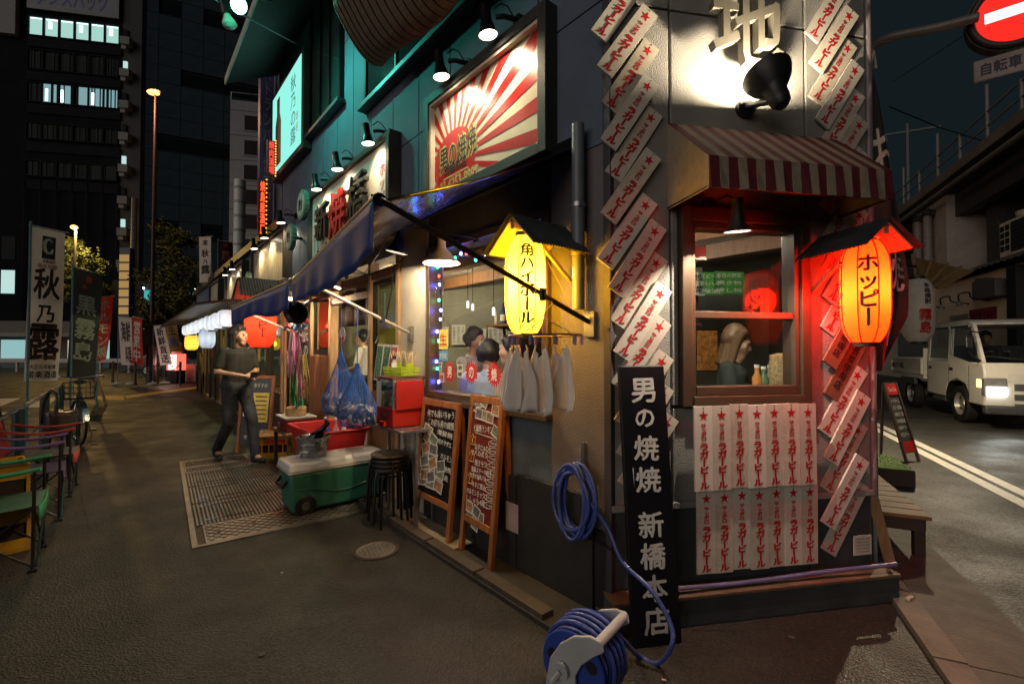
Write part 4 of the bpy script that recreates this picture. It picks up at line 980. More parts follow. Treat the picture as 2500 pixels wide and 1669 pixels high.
# ---- things seen through the glass
def paper_sheet(name, label, loc, rz, w, h, m, lines, tm, rot=None, group=None, vertical=False):
    t = thing(name, label, 'notice', loc, rz, group=group, rot=rot); obj('sheet', B().box(-w/2, w/2, 0, .003, -h/2, h/2), m, t)
    for i, l in enumerate(lines):
        n = len(lines)
        if vertical: text(t, l, w * .6 / n, h * .8, (w * (.5 - (i + .5) / n), -.0008, 0), tm, vertical=True)
        else: text(t, l, w * .8, h * .55 / n, (0, -.0008, h * (.5 - (i + .5) / n)), tm, bold=.02)
    return t
gm = M('green menu', (.10, .38, .08), .4, var=.3, scale=30); wm = M('white menu', (.66, .66, .6), .5, var=.15, scale=30); ym = M('yellow menu', (.70, .55, .10), .5, var=.1)
q = lambda u, v, o: FC.w(*(lambda a: (a[0], o, a[1]))(FC.xz(u, v, o)))
paper_sheet('menu_poster', 'green food menu poster seen through the serving window, farther from the alley', q(1780, 690, -1.45), FC.a, .31, .20, gm, ['本日の野菜', '焼き物', '冷し物'], wm)
paper_sheet('menu_poster', 'green food menu poster seen through the serving window, middle of the three', q(1735, 692, -1.45), FC.a, .24, .20, gm, ['生ビール', '酎ハイ', '梅酒'], wm)
paper_sheet('menu_poster', 'white vegetable menu poster beside the green ones behind the serving window', q(1697, 692, -1.45), FC.a, .19, .21, wm, ['旬の野菜', '白菜'], ink)
sh = thing('wall_shelf', 'steel shelf with hood above the counter behind the serving window', 'shelf', FC.w(.75, -1.53, 0), FC.a)
obj('hood', B().box(-.6, .75, -.05, .5, 1.95, 2.15), steel, sh, bevel=.01); obj('shelf_board', B().box(-.6, .75, -.03, .4, 1.62, 1.65), M('dark shelf', (.05, .045, .04), .5), sh); obj('back_panel', B().box(-.6, .75, .02, .05, 1.66, 1.94), ind, sh)
ct = thing('counter', 'steel kitchen counter with dishes inside the serving window', 'counter', FC.w(.75, -.45, 0), FC.a)
obj('worktop', B().box(-.62, .62, -.2, .2, 1.08, 1.12), steel, ct, bevel=.005); obj('front', B().box(-.6, .6, -.15, .15, .1, 1.08), ind, ct)
tr = thing('round_tray', 'red round tray leaning by the serving window', 'tray', FC.w(.42, -.30, 1.20), FC.a)
obj('dish', B().lathe([(.0, 0), (.11, 0), (.13, .02), (.125, .022), (.10, .006)], 28, cap0=False, cap1=False), redpaint, tr, rot=(R(55), 0, R(15)), smooth=True)
bk = thing('wicker_jar', 'woven straw covered jar on the counter inside the serving window', 'jar', FC.w(FC.xz(1905, 900, -.42)[0], -.42, 1.122), FC.a)
obj('woven_body', B().lathe([(.06, 0), (.068, .03), (.068, .19), (.06, .22)], 20), M('straw weave', (.34, .25, .12), .9, var=.5, scale=60, bump=.6, bscale=200), bk, smooth=True); obj('lid', B().lathe([(.062, .22), (.064, .245), (.02, .26)], 20), palewood, bk)
for k, (x, h_, c) in enumerate(((1.16, .16, (.5, .2, .05)), (1.22, .15, (.1, .2, .1)), (1.28, .16, (.3, .3, .28)))):
    t = thing('bottle', ['amber sauce jar', 'green glass bottle', 'clear grey bottle'][k] + ' standing on the counter behind the serving window', 'bottle', FC.w(FC.xz(1848 + 16 * k, 920, -.5)[0], -.5, 1.122), FC.a)
    obj('glass_body', B().lathe([(.03, 0), (.032, .01), (.032, h_ * .6), (.014, h_ * .78), (.014, h_)], 14), M('bottle glass %d' % k, c, .15), t, smooth=True); obj('cap', B().lathe([(.016, h_), (.016, h_ + .02)], 12), white, t)
x, z = FC.xz(1727, 855, -.35)
jr = thing('beer_poster', 'glowing orange food poster on the pillar behind the serving woman', 'poster', FC.w(FC.xz(1727, 850, -1.5)[0], -1.5, 1.40), FC.a)
obj('sheet', B().box(-.10, .10, 0, .01, -.18, .18), M('food photo orange', (.55, .24, .06), .4, var=.7, scale=22), jr); obj('frame', B().box(-.11, .11, .011, .02, -.19, .19), blackm, jr)
tp_ = thing('interior_table', 'wooden dining table behind the dining window', 'table', FL.w(-1.1, -.9, 0), FL.a)
obj('table_top', B().box(-.8, .8, -.3, .3, .70, .74), wood, tp_, bevel=.005)
for sx in (-.7, .7):
    for sy in (-.22, .22): obj('leg', B().box(sx - .025, sx + .025, sy - .025, sy + .025, .02, .70), wood, tp_)
# shelf of bottles, pots and cloths seen inside
sb_ = thing('bottle_shelf', 'dark wall shelf carrying bottles inside the dining room', 'shelf', FL.w(-4.2, -2.3, 0), FL.a)
obj('shelf_board', B().box(-1.0, 1.0, -.12, .12, 1.75, 1.78), wood, sb_); obj('back_board', B().box(-1.0, 1.0, .12, .14, .9, 2.3), ind, sb_)
for x in (-.98, .98): obj('upright', B().box(x - .02, x + .02, -.12, .119, .02, 2.3), wood, sb_)
for k in range(11):
    c = ((.03, .05, .03), (.02, .012, .01), (.5, .5, .46), (.05, .08, .2), (.35, .1, .05))[k % 5]
    b_ = thing('bottle', 'bottle on the dining room shelf, %s from the doorway' % ordn[k], 'bottle', FL.w(-5.05 + .17 * k, -2.3, 1.782), FL.a, group='bottles on the dining room shelf')
    obj('glass_body', B().lathe([(.04, 0), (.043, .01), (.043, .19), (.018, .25), (.016, .31)], 12), M('shelf bottle %d' % (k % 5), c, .15), b_, smooth=True); obj('paper_label', B().lathe([(.0438, .05), (.0438, .14)], 12, cap0=False, cap1=False), cream, b_)
t = thing('stock_pot', 'big ribbed steel drum standing in the kitchen doorway', 'pot', FL.w(-3.75, -.55, .62), FL.a); obj('body', B().lathe([(.22, 0), (.22, .12), (.228, .13), (.22, .14), (.22, .26), (.228, .27), (.22, .28), (.22, .40)], 28), galv0, t, smooth=True); obj('lid', B().lathe([(.225, .402), (.2, .42), (.0, .43)], 28, cap1=False), galv0, t)
t = thing('white_cabinet', 'white kitchen cabinet inside the doorway under the steel drum', 'cabinet', FL.w(-3.7, -.55, 0), FL.a); obj('carcass', B().box(-.3, .3, -.28, .28, .02, .615), white, t, bevel=.006); obj('door', B().box(-.28, .28, -.295, -.281, .06, .58), white, t); obj('handle', B().box(.2, .22, -.31, -.296, .3, .4), steel, t)
nrn = M('brown door cloth', (.06, .025, .02), .85, var=.3)
for k in range(3): obj('door_curtain', B().grid(lambda u, v: (-4.1 + .36 * k + .34 * u, .09 + .02 * math.sin(u * 8 + k), 2.1 - .42 * v), 8, 4), nrn, None, FL.w(0, 0, 0), rz=FL.a, smooth='all', solid=.004, label='dark brown door curtain panel in the doorway, %s from the glass doors' % ordn[k], cat='curtain', group='door curtain panels')
ysk = thing('yellow_sack', 'yellowish paper sack hanging inside the kitchen doorway', 'sack', FL.w(-3.35, -.3, 1.45), FL.a); obj('sack_body', taper0(.16, .05, .18, .07, 0, .26), ym, ysk, bevel=.02); obj('hook', B().rod((0, 0, .26), (0, 0, .6), .006), steel, ysk)
for k, (u, v, o) in enumerate(((1142, 752, -1.2), (1154, 758, -1.4), (1205, 770, -1.0))):
    x, z = FL.xz(u, v, o); t = thing('drop_lamp', 'slim white drop lamp hanging in the dining room, %s from the window edge' % ordn[k], 'lamp', FL.w(x, o, z), FL.a, group='slim drop lamps'); obj('tube_shade', B().lathe([(.016, 0), (.018, .07), (.006, .09)], 12), glow('drop lamp glow', (1., .95, .85), 1.6), t); obj('cord', B().rod((0, 0, .09), (0, 0, 2.44 - z), .004, n=5), blackm, t)
t = thing('wall_unit', 'white indoor air conditioner high on the dining room wall', 'air conditioner', FL.w(-2.2, -2.1, 1.98), FL.a); obj('casing', B().box(-.4, .4, -.12, .12, 0, .28), white, t, bevel=.03); obj('louvre', B().box(-.36, .36, -.125, -.121, .03, .08), black, t)
for k in range(3):
    obj('ceiling_beam', B().box(-6, .2, -.06, .06, 2.30, 2.44), wood, bl, FL.w(0, -.9 - .8 * k, 0) - FL.O, rz=FL.a)
# papers on the back wall of the dining room
rr = random.Random(3)
bwa, bwb = FL.w(-6.3, -.22, 0), FR.w(3.9, -.22, 0); bdir = (bwb - bwa).normalized(); bang = math.atan2(bdir.y, bdir.x)
k = 0
for f_ in (.30, .34, .38, .42, .46, .50, .545, .59, .64, .69, .74):
    for z in (1.62,):
        p = bwa.lerp(bwb, f_) ; p.z = z + rr.uniform(-.05, .05); nrm = Vector((bdir.y, -bdir.x, 0)); p = p + nrm * .14
        k += 1
        paper_sheet('menu_strip', 'paper menu strip on the back wall inside, %s from the doorway' % ordn[k - 1], p, bang, .20 + rr.uniform(0, .1), .30, [M('grey menu paper', (.36, .36, .33), .7)] [0], ['冷奴三百円', '枝豆二百円', '刺身盛合せ'][: 2 + k % 2], ink, group='paper menu strips on the back wall', vertical=True)
# stickers on the dining window
def on_glass(name, label, u, v, w, h, m, lines=(), tm=ink, o=-.028, F=FL, cat='sticker', **kk):
    x, z = F.xz(u, v, o); return paper_sheet(name, label, F.w(x, o + .004, z), F.a, w, h, m, lines, tm, **kk)
on_glass('poster', 'yellow poster with a dark haired figure at the edge of the dining window', 1083, 828, .13, .16, ym, ['生'], redpaint)
on_glass('sticker', 'blue and white square sticker on the dining window under the yellow poster', 1083, 868, .13, .08, M('sticker blue', (.10, .35, .62), .4), ['禁煙席'], wm)
on_glass('sticker', 'small white sticker with text above the red flame on the dining window', 1076, 895, .045, .08, wm, ['券', '可'])
on_glass('sticker', 'small red and white sticker low on the dining window', 1079, 921, .07, .08, M('sticker pink', (.62, .45, .45), .4), ['予約'], redpaint)
on_glass('sticker', 'white house-shaped sticker between two red flames', 1124, 905, .07, .10, wm, ['酒', '蔵'])
on_glass('notice', 'beige printed notice on the dining window beside the yellow lantern', 1347, 740, .10, .12, cream, ['一本三百円', 'つかいます'])
for k, (u, v, ch) in enumerate(((1099, 908, '男'), (1152, 909, 'の'), (1208, 914, '焼'), (1256, 918, '焼'))):
    x, z = FL.xz(u, v, -.028); n = 36
    t = thing('flame_sticker', 'red flame burst sticker with white character on the dining window, %s one' % ordn[k], 'sticker', FL.w(x, -.024, z), FL.a, group='flame stickers on the dining window')
    rr = random.Random(k); P = [((.085 if i % 2 else .052 + .015 * rr.random()) * math.cos(2*math.pi*i/n), (.095 if i % 2 else .06) * math.sin(2*math.pi*i/n) ) for i in range(n)]
    obj('flame', B().prism(P, -.001, 0), M('flame red', (.50, .02, .03), .5), t); text(t, ch, .06, .085, (0, -.002, 0), white, bold=.03, wob=.001)
# coloured fairy lights round the window
fx = thing('fairy_lights', 'string of coloured fairy lights along the top and side of the dining window', 'fairy lights', FL.w(0, -.05, 0), FL.a)
pts = [(-1.76, .0, 1.15), (-1.77, 0, 1.45), (-1.74, 0, 1.8), (-1.78, 0, 2.1), (-1.5, 0, 2.14), (-1.2, 0, 2.08), (-.9, 0, 2.13), (-.6, 0, 2.06), (-.52, 0, 1.8), (-.55, 0, 1.5)]
obj('wire', B().tube(pts, .004, 5), black, fx)
bc = [glow('fairy blue', (.05, .08, 1.), 150.), glow('fairy green', (.04, 1., .35), 20.), glow('fairy red', (1., .05, .03), 12.), glow('fairy white', (.8, .9, 1.), 8.)]
rr = random.Random(9)
for i in range(34):
    f_ = i / 34 * (len(pts) - 1); a = int(f_); p = Vector(pts[a]).lerp(Vector(pts[a + 1]), f_ - a) + Vector((rr.uniform(-.03, .03), -.01, rr.uniform(-.03, .03)))
    obj('bulb', B().ell(p, (.009, .009, .013), 8, 6), bc[[0, 1, 0, 2, 1, 0, 3][i % 7]], fx)

# ================================================================ hanging cloth bags on a round drying rack
t = thing('drying_rack', 'round drying rack with pegs hanging below the yellow lantern', 'rack', FL.w(-.06, .42, 1.47), FL.a)
obj('hoop', B().tube([(.19 * math.cos(2*math.pi*i/28), .15 * math.sin(2*math.pi*i/28), 0) for i in range(28)], .005, 6, closed=True), M('brown plastic', (.16, .08, .05), .5), t, smooth=True)
obj('hook', B().tube([(0, 0, 0), (0, 0, .10), (-.05, .1, .16), (-.1, .15, .18)], .004, 6).tube([(-.19, 0, 0), (0, 0, .08), (.19, 0, 0)], .003, 5), steel, t)
pegs = B()
for i in range(10):
    a = 2 * math.pi * i / 10; pegs.box(.19 * math.cos(a) - .006, .19 * math.cos(a) + .006, .15 * math.sin(a) - .006, .15 * math.sin(a) + .006, -.045, -.006)
obj('pegs', pegs, M('peg', (.25, .25, .4), .5), t)
clm = paper('damp white cloth', (.90, .84, .76), (1, 1, 1), .02, 0, .75)
rr = random.Random(4)
for k, (dx, dy, w, dz) in enumerate(((-.15, -.07, .17, .27), (-.085, -.12, .18, .29), (.0, -.14, .20, .30), (.085, -.12, .18, .30), (.15, -.06, .16, .28))):
    ph = rr.random() * 6
    def fn(u, v, w=w, dz=dz, ph=ph):
        ww = w * (.38 + .62 * min(1, v * 2.2)); neck = .05 * (1 - v) * (1 - abs(2 * u - 1)) * 1.2
        return ((u - .5) * ww + .006 * math.sin(v * 9 + ph), .022 * math.sin(u * 9 + ph + v * 2) * (.3 + v) + .01 * math.sin(u * 21 + ph), -.045 - neck - v * dz + .012 * math.sin(u * 6 + ph) * v)
    c_ = obj('cloth_bag', B().grid(fn, 16, 14), clm, None, FL.w(-.06 + dx, .42 - dy, 1.47), rz=FL.a + dx * 1.5, smooth='all', solid=.004,
             label='damp white cloth pegged to the round rack, %s from the dining window' % ordn[k], cat='cloth', group='cloths on the drying rack')

# ================================================================ coiled hose and reel
hm = M('blue hose', (.055, .085, .32), .32, var=.2, scale=8, rvar=.1)
hs = thing('garden_hose', 'coiled blue garden hose hung on the corner pier and trailing to the reel', 'hose', FL.w(0, 0, 0), FL.a)
b = B(); hc = Vector((-.165, -.055, .605)); rr = random.Random(2); pts = []
for i in range(9 * 22):
    a = 2 * math.pi * i / 22; n_ = i / 22
    pts.append(hc + Vector(((.105 + .026 * math.sin(n_ * 2.3)) * math.sin(a) + .016 * math.sin(n_ * 1.3), -.02 - .012 * ((i // 22) % 5) - .006 * math.sin(a * .5 + n_), (.175 + .026 * math.sin(n_ * 3.1 + 1)) * math.cos(a) - .008 * math.sin(n_ * 1.7))))
obj('coil', b.tube(pts, .0098, 8), hm, hs, smooth='all')
def sp(pts, n=10):
    P = [Vector(p) for p in pts]; out = []
    for i in range(len(P) - 1):
        p0, p1, p2, p3 = P[max(i-1, 0)], P[i], P[i+1], P[min(i+2, len(P)-1)]
        for j in range(n):
            t_ = j / n; out.append(.5 * ((2*p1) + (p2-p0)*t_ + (2*p0-5*p1+4*p2-p3)*t_*t_ + (3*p1-p0-3*p2+p3)*t_**3))
    out.append(P[-1]); return out
inv = lambda p: Vector((FL.xo(p)[0], -FL.xo(p)[1], p.z))
trail = [FL.w(-.05, .10, .62), D(1485, 1290, 2.30), D(1520, 1370, 2.22), D(1590, 1440, 2.10), D(1636, 1520, 2.03), D(1640, 1575, 1.98), G(1605, 1618, .012), G(1560, 1600, .012), D(1520, 1560, 1.93), D(1490, 1530, 1.84)]
obj('trailing_length', B().tube(sp([inv(p) for p in trail]), .0105, 8), hm, hs, smooth='all')
obj('thin_cord', B().tube(sp([inv(p) for p in (FL.w(-.17, .07, .43), D(1490, 1340, 2.33), D(1535, 1385, 2.25))]), .004, 6), blackm, hs)
obj('hook', B().box(-.175, -.155, -.03, -.005, .78, .90), steel, hs)
# reel
rc = D(1428, 1585, 1.86); rc.z = .205
ang = R(-38)   # drum axis, seen from the camera side
t = thing('hose_reel', 'blue and grey plastic hose reel standing on the asphalt close by', 'hose reel', (rc.x, rc.y, 0), ang); t.scale = (.87, .87, .87)
bp = M('blue plastic', (.025, .06, .32), .4, var=.15); gp_ = M('grey white plastic', (.42, .43, .44), .5, var=.12, dirt=.25)
C_ = Vector((0, 0, .20))
for y in (-.105, .105):
    prof = [(.0, 0), (.155, 0), (.16, .006), (.155, .012), (.0, .012)]
    f_ = obj('drum_flange', B().lathe(prof, 40, cap0=False, cap1=False), bp, t, (0, y, .20), rot=(R(90), 0, 0), smooth=True)
    for k in range(5):
        a = 2 * math.pi * k / 5 + .4
        obj('flange_hole', B().lathe([(.028, -.001), (.028, .0135)], 16), black, f_, (.105 * math.cos(a), .105 * math.sin(a), 0))
obj('drum_core', B().rod((0, -.1, .2), (0, .1, .2), .08, n=24), bp, t, smooth=True)
pts = []
for i in range(9 * 26):
    a = 2 * math.pi * i / 26; n_ = i / 26; tri = abs(((n_ / 4.5) % 2) - 1)
    pts.append((( .148 + .022 * (n_ > 4.5)) * math.cos(a), -.085 + .17 * (1 - tri) + .004 * math.sin(a * 3), .20 + (.148 + .022 * (n_ > 4.5)) * math.sin(a)))
obj('wound_hose', B().tube(pts, .0105, 8), hm, t, smooth='all')
for y, sg in ((-.135, -1), (.125, 1)):     # side frames: broad curved plate from the foot up to the handle
    P = [(-.10, .0), (.09, .0), (.06, .06), (.035, .12), (.03, .19), (.06, .25), (.12, .31), (.165, .345), (.15, .385), (.10, .39), (.02, .36), (-.05, .30), (-.10, .22), (-.125, .1)]
    obj('side_frame', B().prism(P, y - .009, y + .009), gp_, t, bevel=.006)
    if sg < 0:
        for k in range(3): obj('slot', B().box(-.05, .03, y - .0105, y - .0085, .05 + .03 * k, .058 + .03 * k), black, t, rot=(0, R(-10), 0))
        obj('crank', B().rod((-.03, y - .012, .2), (-.03, y - .03, .2), .035, n=18).rod((-.03, y - .03, .2), (-.07, y - .035, .14), .012, n=10), gp_, t)
obj('handle', B().rod((.135, -.14, .365), (.135, .135, .365), .022, n=18), gp_, t, smooth=True)
obj('foot_bar', B().rod((-.10, -.145, .015), (-.10, .135, .015), .014, n=10).rod((.10, -.145, .015), (.10, .135, .015), .014, n=10), gp_, t, smooth=True)

# ================================================================ cooler, bucket, tub, stools, machine
t = thing('cool_box', 'large green wheeled cool box with white lid standing before the shop', 'cool box', FL.w(-2.80, .44, 0), FL.a + R(90))
# local x runs towards the wall, -y towards the camera side
grn = M('cool box green', (.03, .155, .105), .45, var=.15, dirt=.2)
def taper(w0, d0, w1, d1, z0, z1): return B().add([(-w0, -d0, z0), (w0, -d0, z0), (w0, d0, z0), (-w0, d0, z0), (-w1, -d1, z1), (w1, -d1, z1), (w1, d1, z1), (-w1, d1, z1)], [(0,3,2,1),(4,5,6,7),(0,1,5,4),(1,2,6,5),(2,3,7,6),(3,0,4,7)])
obj('body', taper(.40, .175, .43, .195, .03, .37), grn, t, bevel=.03, smooth=True)
ld = obj('lid', taper(.44, .205, .425, .19, .375, .45), white, t, bevel=.018, smooth=True)
for sx in (.1, .28):
    for sy in (-.09, .09): obj('cup_recess', B().lathe([(.04, .0), (.04, .0012)], 18), M('recess grey', (.45, .44, .42), .5), ld, (sx, sy, .4502))
obj('lid_rim', B().box(-.44, .44, -.206, .206, .367, .376), M('rim grey', (.5, .5, .47), .5), t, bevel=.003)
wv = [(-.36 + .72 * i / 30, -.198, .19 + (.03 * math.cos(i / 30 * 6.0) if i > 4 else .03)) for i in range(31)]
obj('wave_groove', B().tube([(x, -.1895 - .02 * (z_ - .03) / .34 + .012, z_) for x, y, z_ in wv], .006, 6), M('dark groove', (.012, .07, .05), .5), t)
for sy in (-.165, .165):
    w_ = obj('wheel', B().lathe([(.0, -.02), (.07, -.02), (.085, -.012), (.085, .012), (.07, .02), (.0, .02)], 24, cap0=False, cap1=False), black, t, (-.30, sy * 1.06, .085), rot=(R(90), 0, 0), smooth=True)
    obj('hub', B().lathe([(.035, -.024), (.035, .024)], 16), M('hub grey', (.10, .10, .10), .5), w_)
obj('end_handle', B().tube([(-.42, -.1, .30), (-.46, -.1, .25), (-.46, .1, .25), (-.42, .1, .30)], .012, 8), black, t, smooth=True)
bkp = FL.w(-2.83, .62, .452)
t = thing('metal_bucket', 'galvanised metal bucket holding dark bottles on the cool box lid', 'bucket', bkp, .2)
galv = M('galvanised sheet', (.42, .43, .42), .32, .85, var=.35, scale=12, rvar=.12)
obj('wall', B().lathe([(.0, .004), (.108, .0), (.11, .01), (.118, .05), (.12, .055), (.118, .06), (.130, .115), (.133, .12), (.130, .125), (.140, .165), (.146, .17), (.14, .175), (.134, .166), (.104, .012), (.0, .01)], 36, cap0=False, cap1=False), galv, t, smooth=True)
for s_ in (-1, 1): obj('ring_handle', B().tube([(.04 * math.cos(a), s_ * -.138, .12 + .035 * math.sin(a)) for a in [R(180 + 18 * i) for i in range(11)]], .004, 6), steel, t)
bglass = M('dark brown bottle', (.016, .009, .008), .12, var=.2, coat=.3)
bprof = [(.030, 0), (.033, .012), (.033, .15), (.030, .17), (.015, .205), (.0135, .26), (.0155, .262), (.0155, .275)]
botme = B().lathe(bprof, 16).mesh('glass_body'); botme.materials.append(bglass); botme.polygons.foreach_set('use_smooth', [True] * len(botme.polygons))
for k, (x, y, tx, ty) in enumerate(((.05, .02, R(8), R(38)), (.03, -.05, R(-4), R(42)), (.06, .06, R(10), R(30)), (-.02, .0, R(0), R(46)), (.0, .06, R(6), R(40)))):
    b_ = thing('bottle', 'dark beer bottle leaning in the metal bucket, %s one' % ordn[k], 'bottle', bkp + Vector((x - .09, y, .07)), group='bottles in the metal bucket', rot=(tx, ty, .2))
    obj('glass_body', botme, None, b_); obj('cap', B().lathe([(.016, .275), (.016, .283)], 12), blackm, b_)
# red tub on a crate
rx, ro = -3.40, .30
t = thing('red_tub', 'large red plastic tub full of iced bottles behind the cool box', 'tub', FL.w(rx, ro, .26), FL.a)
rpl = M('red plastic', (.50, .014, .016), .38, var=.15, dirt=.15)
def ring(w, d, z): return [(-w, -d, z), (w, -d, z), (w, d, z), (-w, d, z)]
b = B(); lv = [ring(.345, .215, 0), ring(.40, .26, .34), ring(.425, .285, .345), ring(.425, .285, .362), ring(.395, .255, .362), ring(.34, .21, .02)]
vs = sum(lv, []); fs = [(3, 2, 1, 0)] + [(4*i + j, 4*i + (j+1) % 4, 4*i + 4 + (j+1) % 4, 4*i + 4 + j) for i in range(5) for j in range(4)] + [(20, 21, 22, 23)]
obj('tub_wall', b.add(vs, fs), rpl, t, bevel=.012, smooth=True)
obj('iced_water', B().box(-.36, .36, -.225, .225, .03, .20), M('ice water', (.10, .12, .12), .1), t)
t2 = thing('plastic_crate', 'dark crate carrying the red tub', 'crate', FL.w(rx, ro, 0), FL.a); b = B().box(-.34, .34, -.22, .22, .0, .02)
for z in (.04, .12, .20): b.box(-.34, .34, -.22, -.20, z, z + .05).box(-.34, .34, .20, .22, z, z + .05).box(-.34, -.32, -.20, .20, z, z + .05).box(.32, .34, -.20, .20, z, z + .05)
for sx in (-.33, .33):
    for sy in (-.21, .21): b.box(sx - .012, sx + .012, sy - .012, sy + .012, .02, .257)
obj('slatted_body', b, M('brown crate', (.10, .05, .03), .6), t2)
for k, (x, y, c, rt) in enumerate(((-.13, .05, (.03, .05, .35), (.1, -.05, 0)), (-.04, .10, (.55, .35, .35), (.05, .1, 0)), (.12, .12, (.7, .68, .66), (0, .05, 0)), (.2, -.05, (.016, .009, .008), (.9, .4, 0)), (.28, .08, (.03, .06, .03), (1.1, .8, 0)))):
    b_ = thing('bottle', ['blue capped', 'pink', 'white capped', 'dark tilted', 'green tilted'][k] + ' bottle in the red tub', 'bottle', FL.w(rx + x, ro - y, .40), group='bottles in the red tub', rot=(rt[0], rt[1], FL.a))
    me = botme.copy(); me.materials[0] = M('tub bottle %d' % k, c, .2); obj('glass_body', me, None, b_); obj('cap', B().lathe([(.016, .275), (.016, .29)], 12), white if k < 3 else blackm, b_)
# stools stacked
stp = G(952, 1272)
for k in range(4):
    t = thing('stool', 'black round stool with metal legs, %s of the stack by the chalkboards' % ['topmost', 'second', 'third', 'lowest'][k], 'stool', stp + Vector((0, 0, .10 - k * .034)), .35 * k, group='stacked black stools')
    z = .455
    st_ = obj('seat', B().lathe([(.0, z - .012), (.15, z - .014), (.158, z - .004), (.152, z + .006), (.0, z + .008)], 32, cap0=False, cap1=False), M('worn seat', (.085, .065, .052), .35, var=.3) if k == 0 else black, t, smooth=True)
    if k == 0:
        for a in range(6): obj('seat_hole', B().lathe([(.014, z + .0075), (.014, z + .009)], 10), black, st_, (.085 * math.cos(a * 1.05), .085 * math.sin(a * 1.05), 0))
    for a in range(4):
        c_, s_ = math.cos(a * math.pi/2 + .4), math.sin(a * math.pi/2 + .4)
        dz = -.10 + k * .034 
        obj('leg', B().tube([(.10*c_, .10*s_, z - .02), (.148*c_, .148*s_, z - .04), (.165*c_, .165*s_, z - .10), (.185*c_, .185*s_, max(.0, dz + .02 if k < 3 else 0))], .011, 8), blackm, t, smooth=True)
    obj('brace_ring', B().tube([(.15 * math.cos(2*math.pi*i/24), .15 * math.sin(2*math.pi*i/24), z - .05) for i in range(24)], .008, 6, closed=True), blackm, t)
# gum machine on a steel table
mx, mo = -2.02, .17
t = thing('side_table', 'small steel table against the cream pier carrying the red capsule machine', 'table', FL.w(mx, mo, 0), FL.a)
obj('table_top', B().box(-.20, .34, -.16, .15, .765, .785), steel, t, bevel=.003)
for sx in (-.17, .31):
    for sy in (-.02, .13): obj('leg', B().box(sx - .012, sx + .012, sy - .012, sy + .012, 0, .765), steel, t)
t = thing('capsule_machine', 'red capsule toy machine with glass globe box of green balls', 'vending machine', FL.w(mx, mo, .787), FL.a)
mr = M('machine red', (.50, .025, .015), .35, var=.12)
obj('base', B().box(-.15, .15, -.14, .14, 0, .15), mr, t, bevel=.008); obj('roof', B().box(-.16, .16, -.15, .15, .38, .40), M('machine roof', (.16, .05, .03), .5), t, bevel=.004)
for sx in (-.14, .14):
    for sy in (-.13, .13): obj('corner_post', B().box(sx - .008, sx + .008, sy - .008, sy + .008, .15, .38), steel, t)
obj('glass_box', B().box(-.136, .136, -.128, -.126, .152, .378).box(-.138, -.136, -.12, .12, .152, .378), glass('machine pane', (.9, .93, .9), .8), t)
obj('side_door', B().box(.151, .17, -.12, .12, .14, .37), mr, t, bevel=.004)
cc = [M('ball %d' % i, c, .15, coat=.4) for i, c in enumerate(((.28, .42, .22), (.5, .48, .2), (.55, .52, .45), (.1, .28, .25), (.35, .12, .05)))]
rr = random.Random(8)
for i in range(26): obj('capsule', B().ell((rr.uniform(-.11, .11), rr.uniform(-.11, .11), .175 + .04 * (i // 10) + rr.uniform(0, .015)), (.026, .026, .026), 10, 7), cc[i % 5], t, smooth='all')
obj('coin_slot', B().rod((.0, -.142, .08), (.0, -.155, .08), .03, n=18), chrome, t); obj('chute', B().box(-.05, .05, -.17, -.142, .005, .04), mr, t)
obj('paper_label', B().box(-.149, -.06, -.1425, -.1405, .15, .36), cream, t)
# baskets with chopsticks
lime = M('lime plastic', (.48, .62, .03), .45, var=.08)
for k, dx in enumerate((-.085, .085)):
    t = thing('plastic_basket', 'lime green basket of chopsticks and sauce on the capsule machine, %s' % ['nearer the doorway', 'nearer the pier'][k], 'basket', FL.w(mx + dx, mo, 1.189), FL.a, group='lime baskets')
    b = taper(.072, .07, .082, .08, 0, .004)
    for i in range(8):
        for side in range(4):
            a = -.078 + .156 * i / 7
            p = [(a * .9, -.07, 0), (a * .9, .07, 0), (-.072, a * .9, 0), (.072, a * .9, 0)][side]; q_ = [(a, -.08, .07), (a, .08, .07), (-.082, a, .07), (.082, a, .07)][side]
            b.plank(p, q_, .006, .003, (0, 1, 0) if side < 2 else (1, 0, 0))
    for z, w in ((.02, .075), (.045, .079), (.068, .083)):
        for s_ in (-1, 1): b.plank((-w, s_ * w * .98, z), (w, s_ * w * .98, z), .003, .010).plank((s_ * w, -w * .97, z), (s_ * w, w * .97, z), .003, .010)
    obj('basket_body', b, lime, t)
    cup_ = obj('cup', B().lathe([(.035, .01), (.042, .11), (.039, .11), (.033, .012)], 18, cap1=False), lime, t, (.02 if k else -.03, .02, 0))
    rr = random.Random(k)
    for i in range(14): obj('chopstick', B().plank((rr.uniform(-.02, .02) + (.02 if k else -.03), .02 + rr.uniform(-.02, .02), .02), ((.02 if k else -.03) + rr.uniform(-.08, .08), rr.uniform(-.05, .08), .20 + rr.uniform(-.02, .015)), .007, .005), M('chopstick wood', (.62, .48, .30), .6), t)
t = thing('sauce_bottle', 'clear sauce bottle with black cap in the lime basket', 'bottle', FL.w(mx - .06, mo + .03, 1.195), FL.a)
obj('glass_body', B().lathe([(.024, 0), (.026, .09), (.012, .12), (.012, .13)], 14), M('cloudy bottle', (.5, .5, .48), .2), t, smooth=True); obj('cap', B().lathe([(.015, .13), (.015, .16)], 12), black, t)
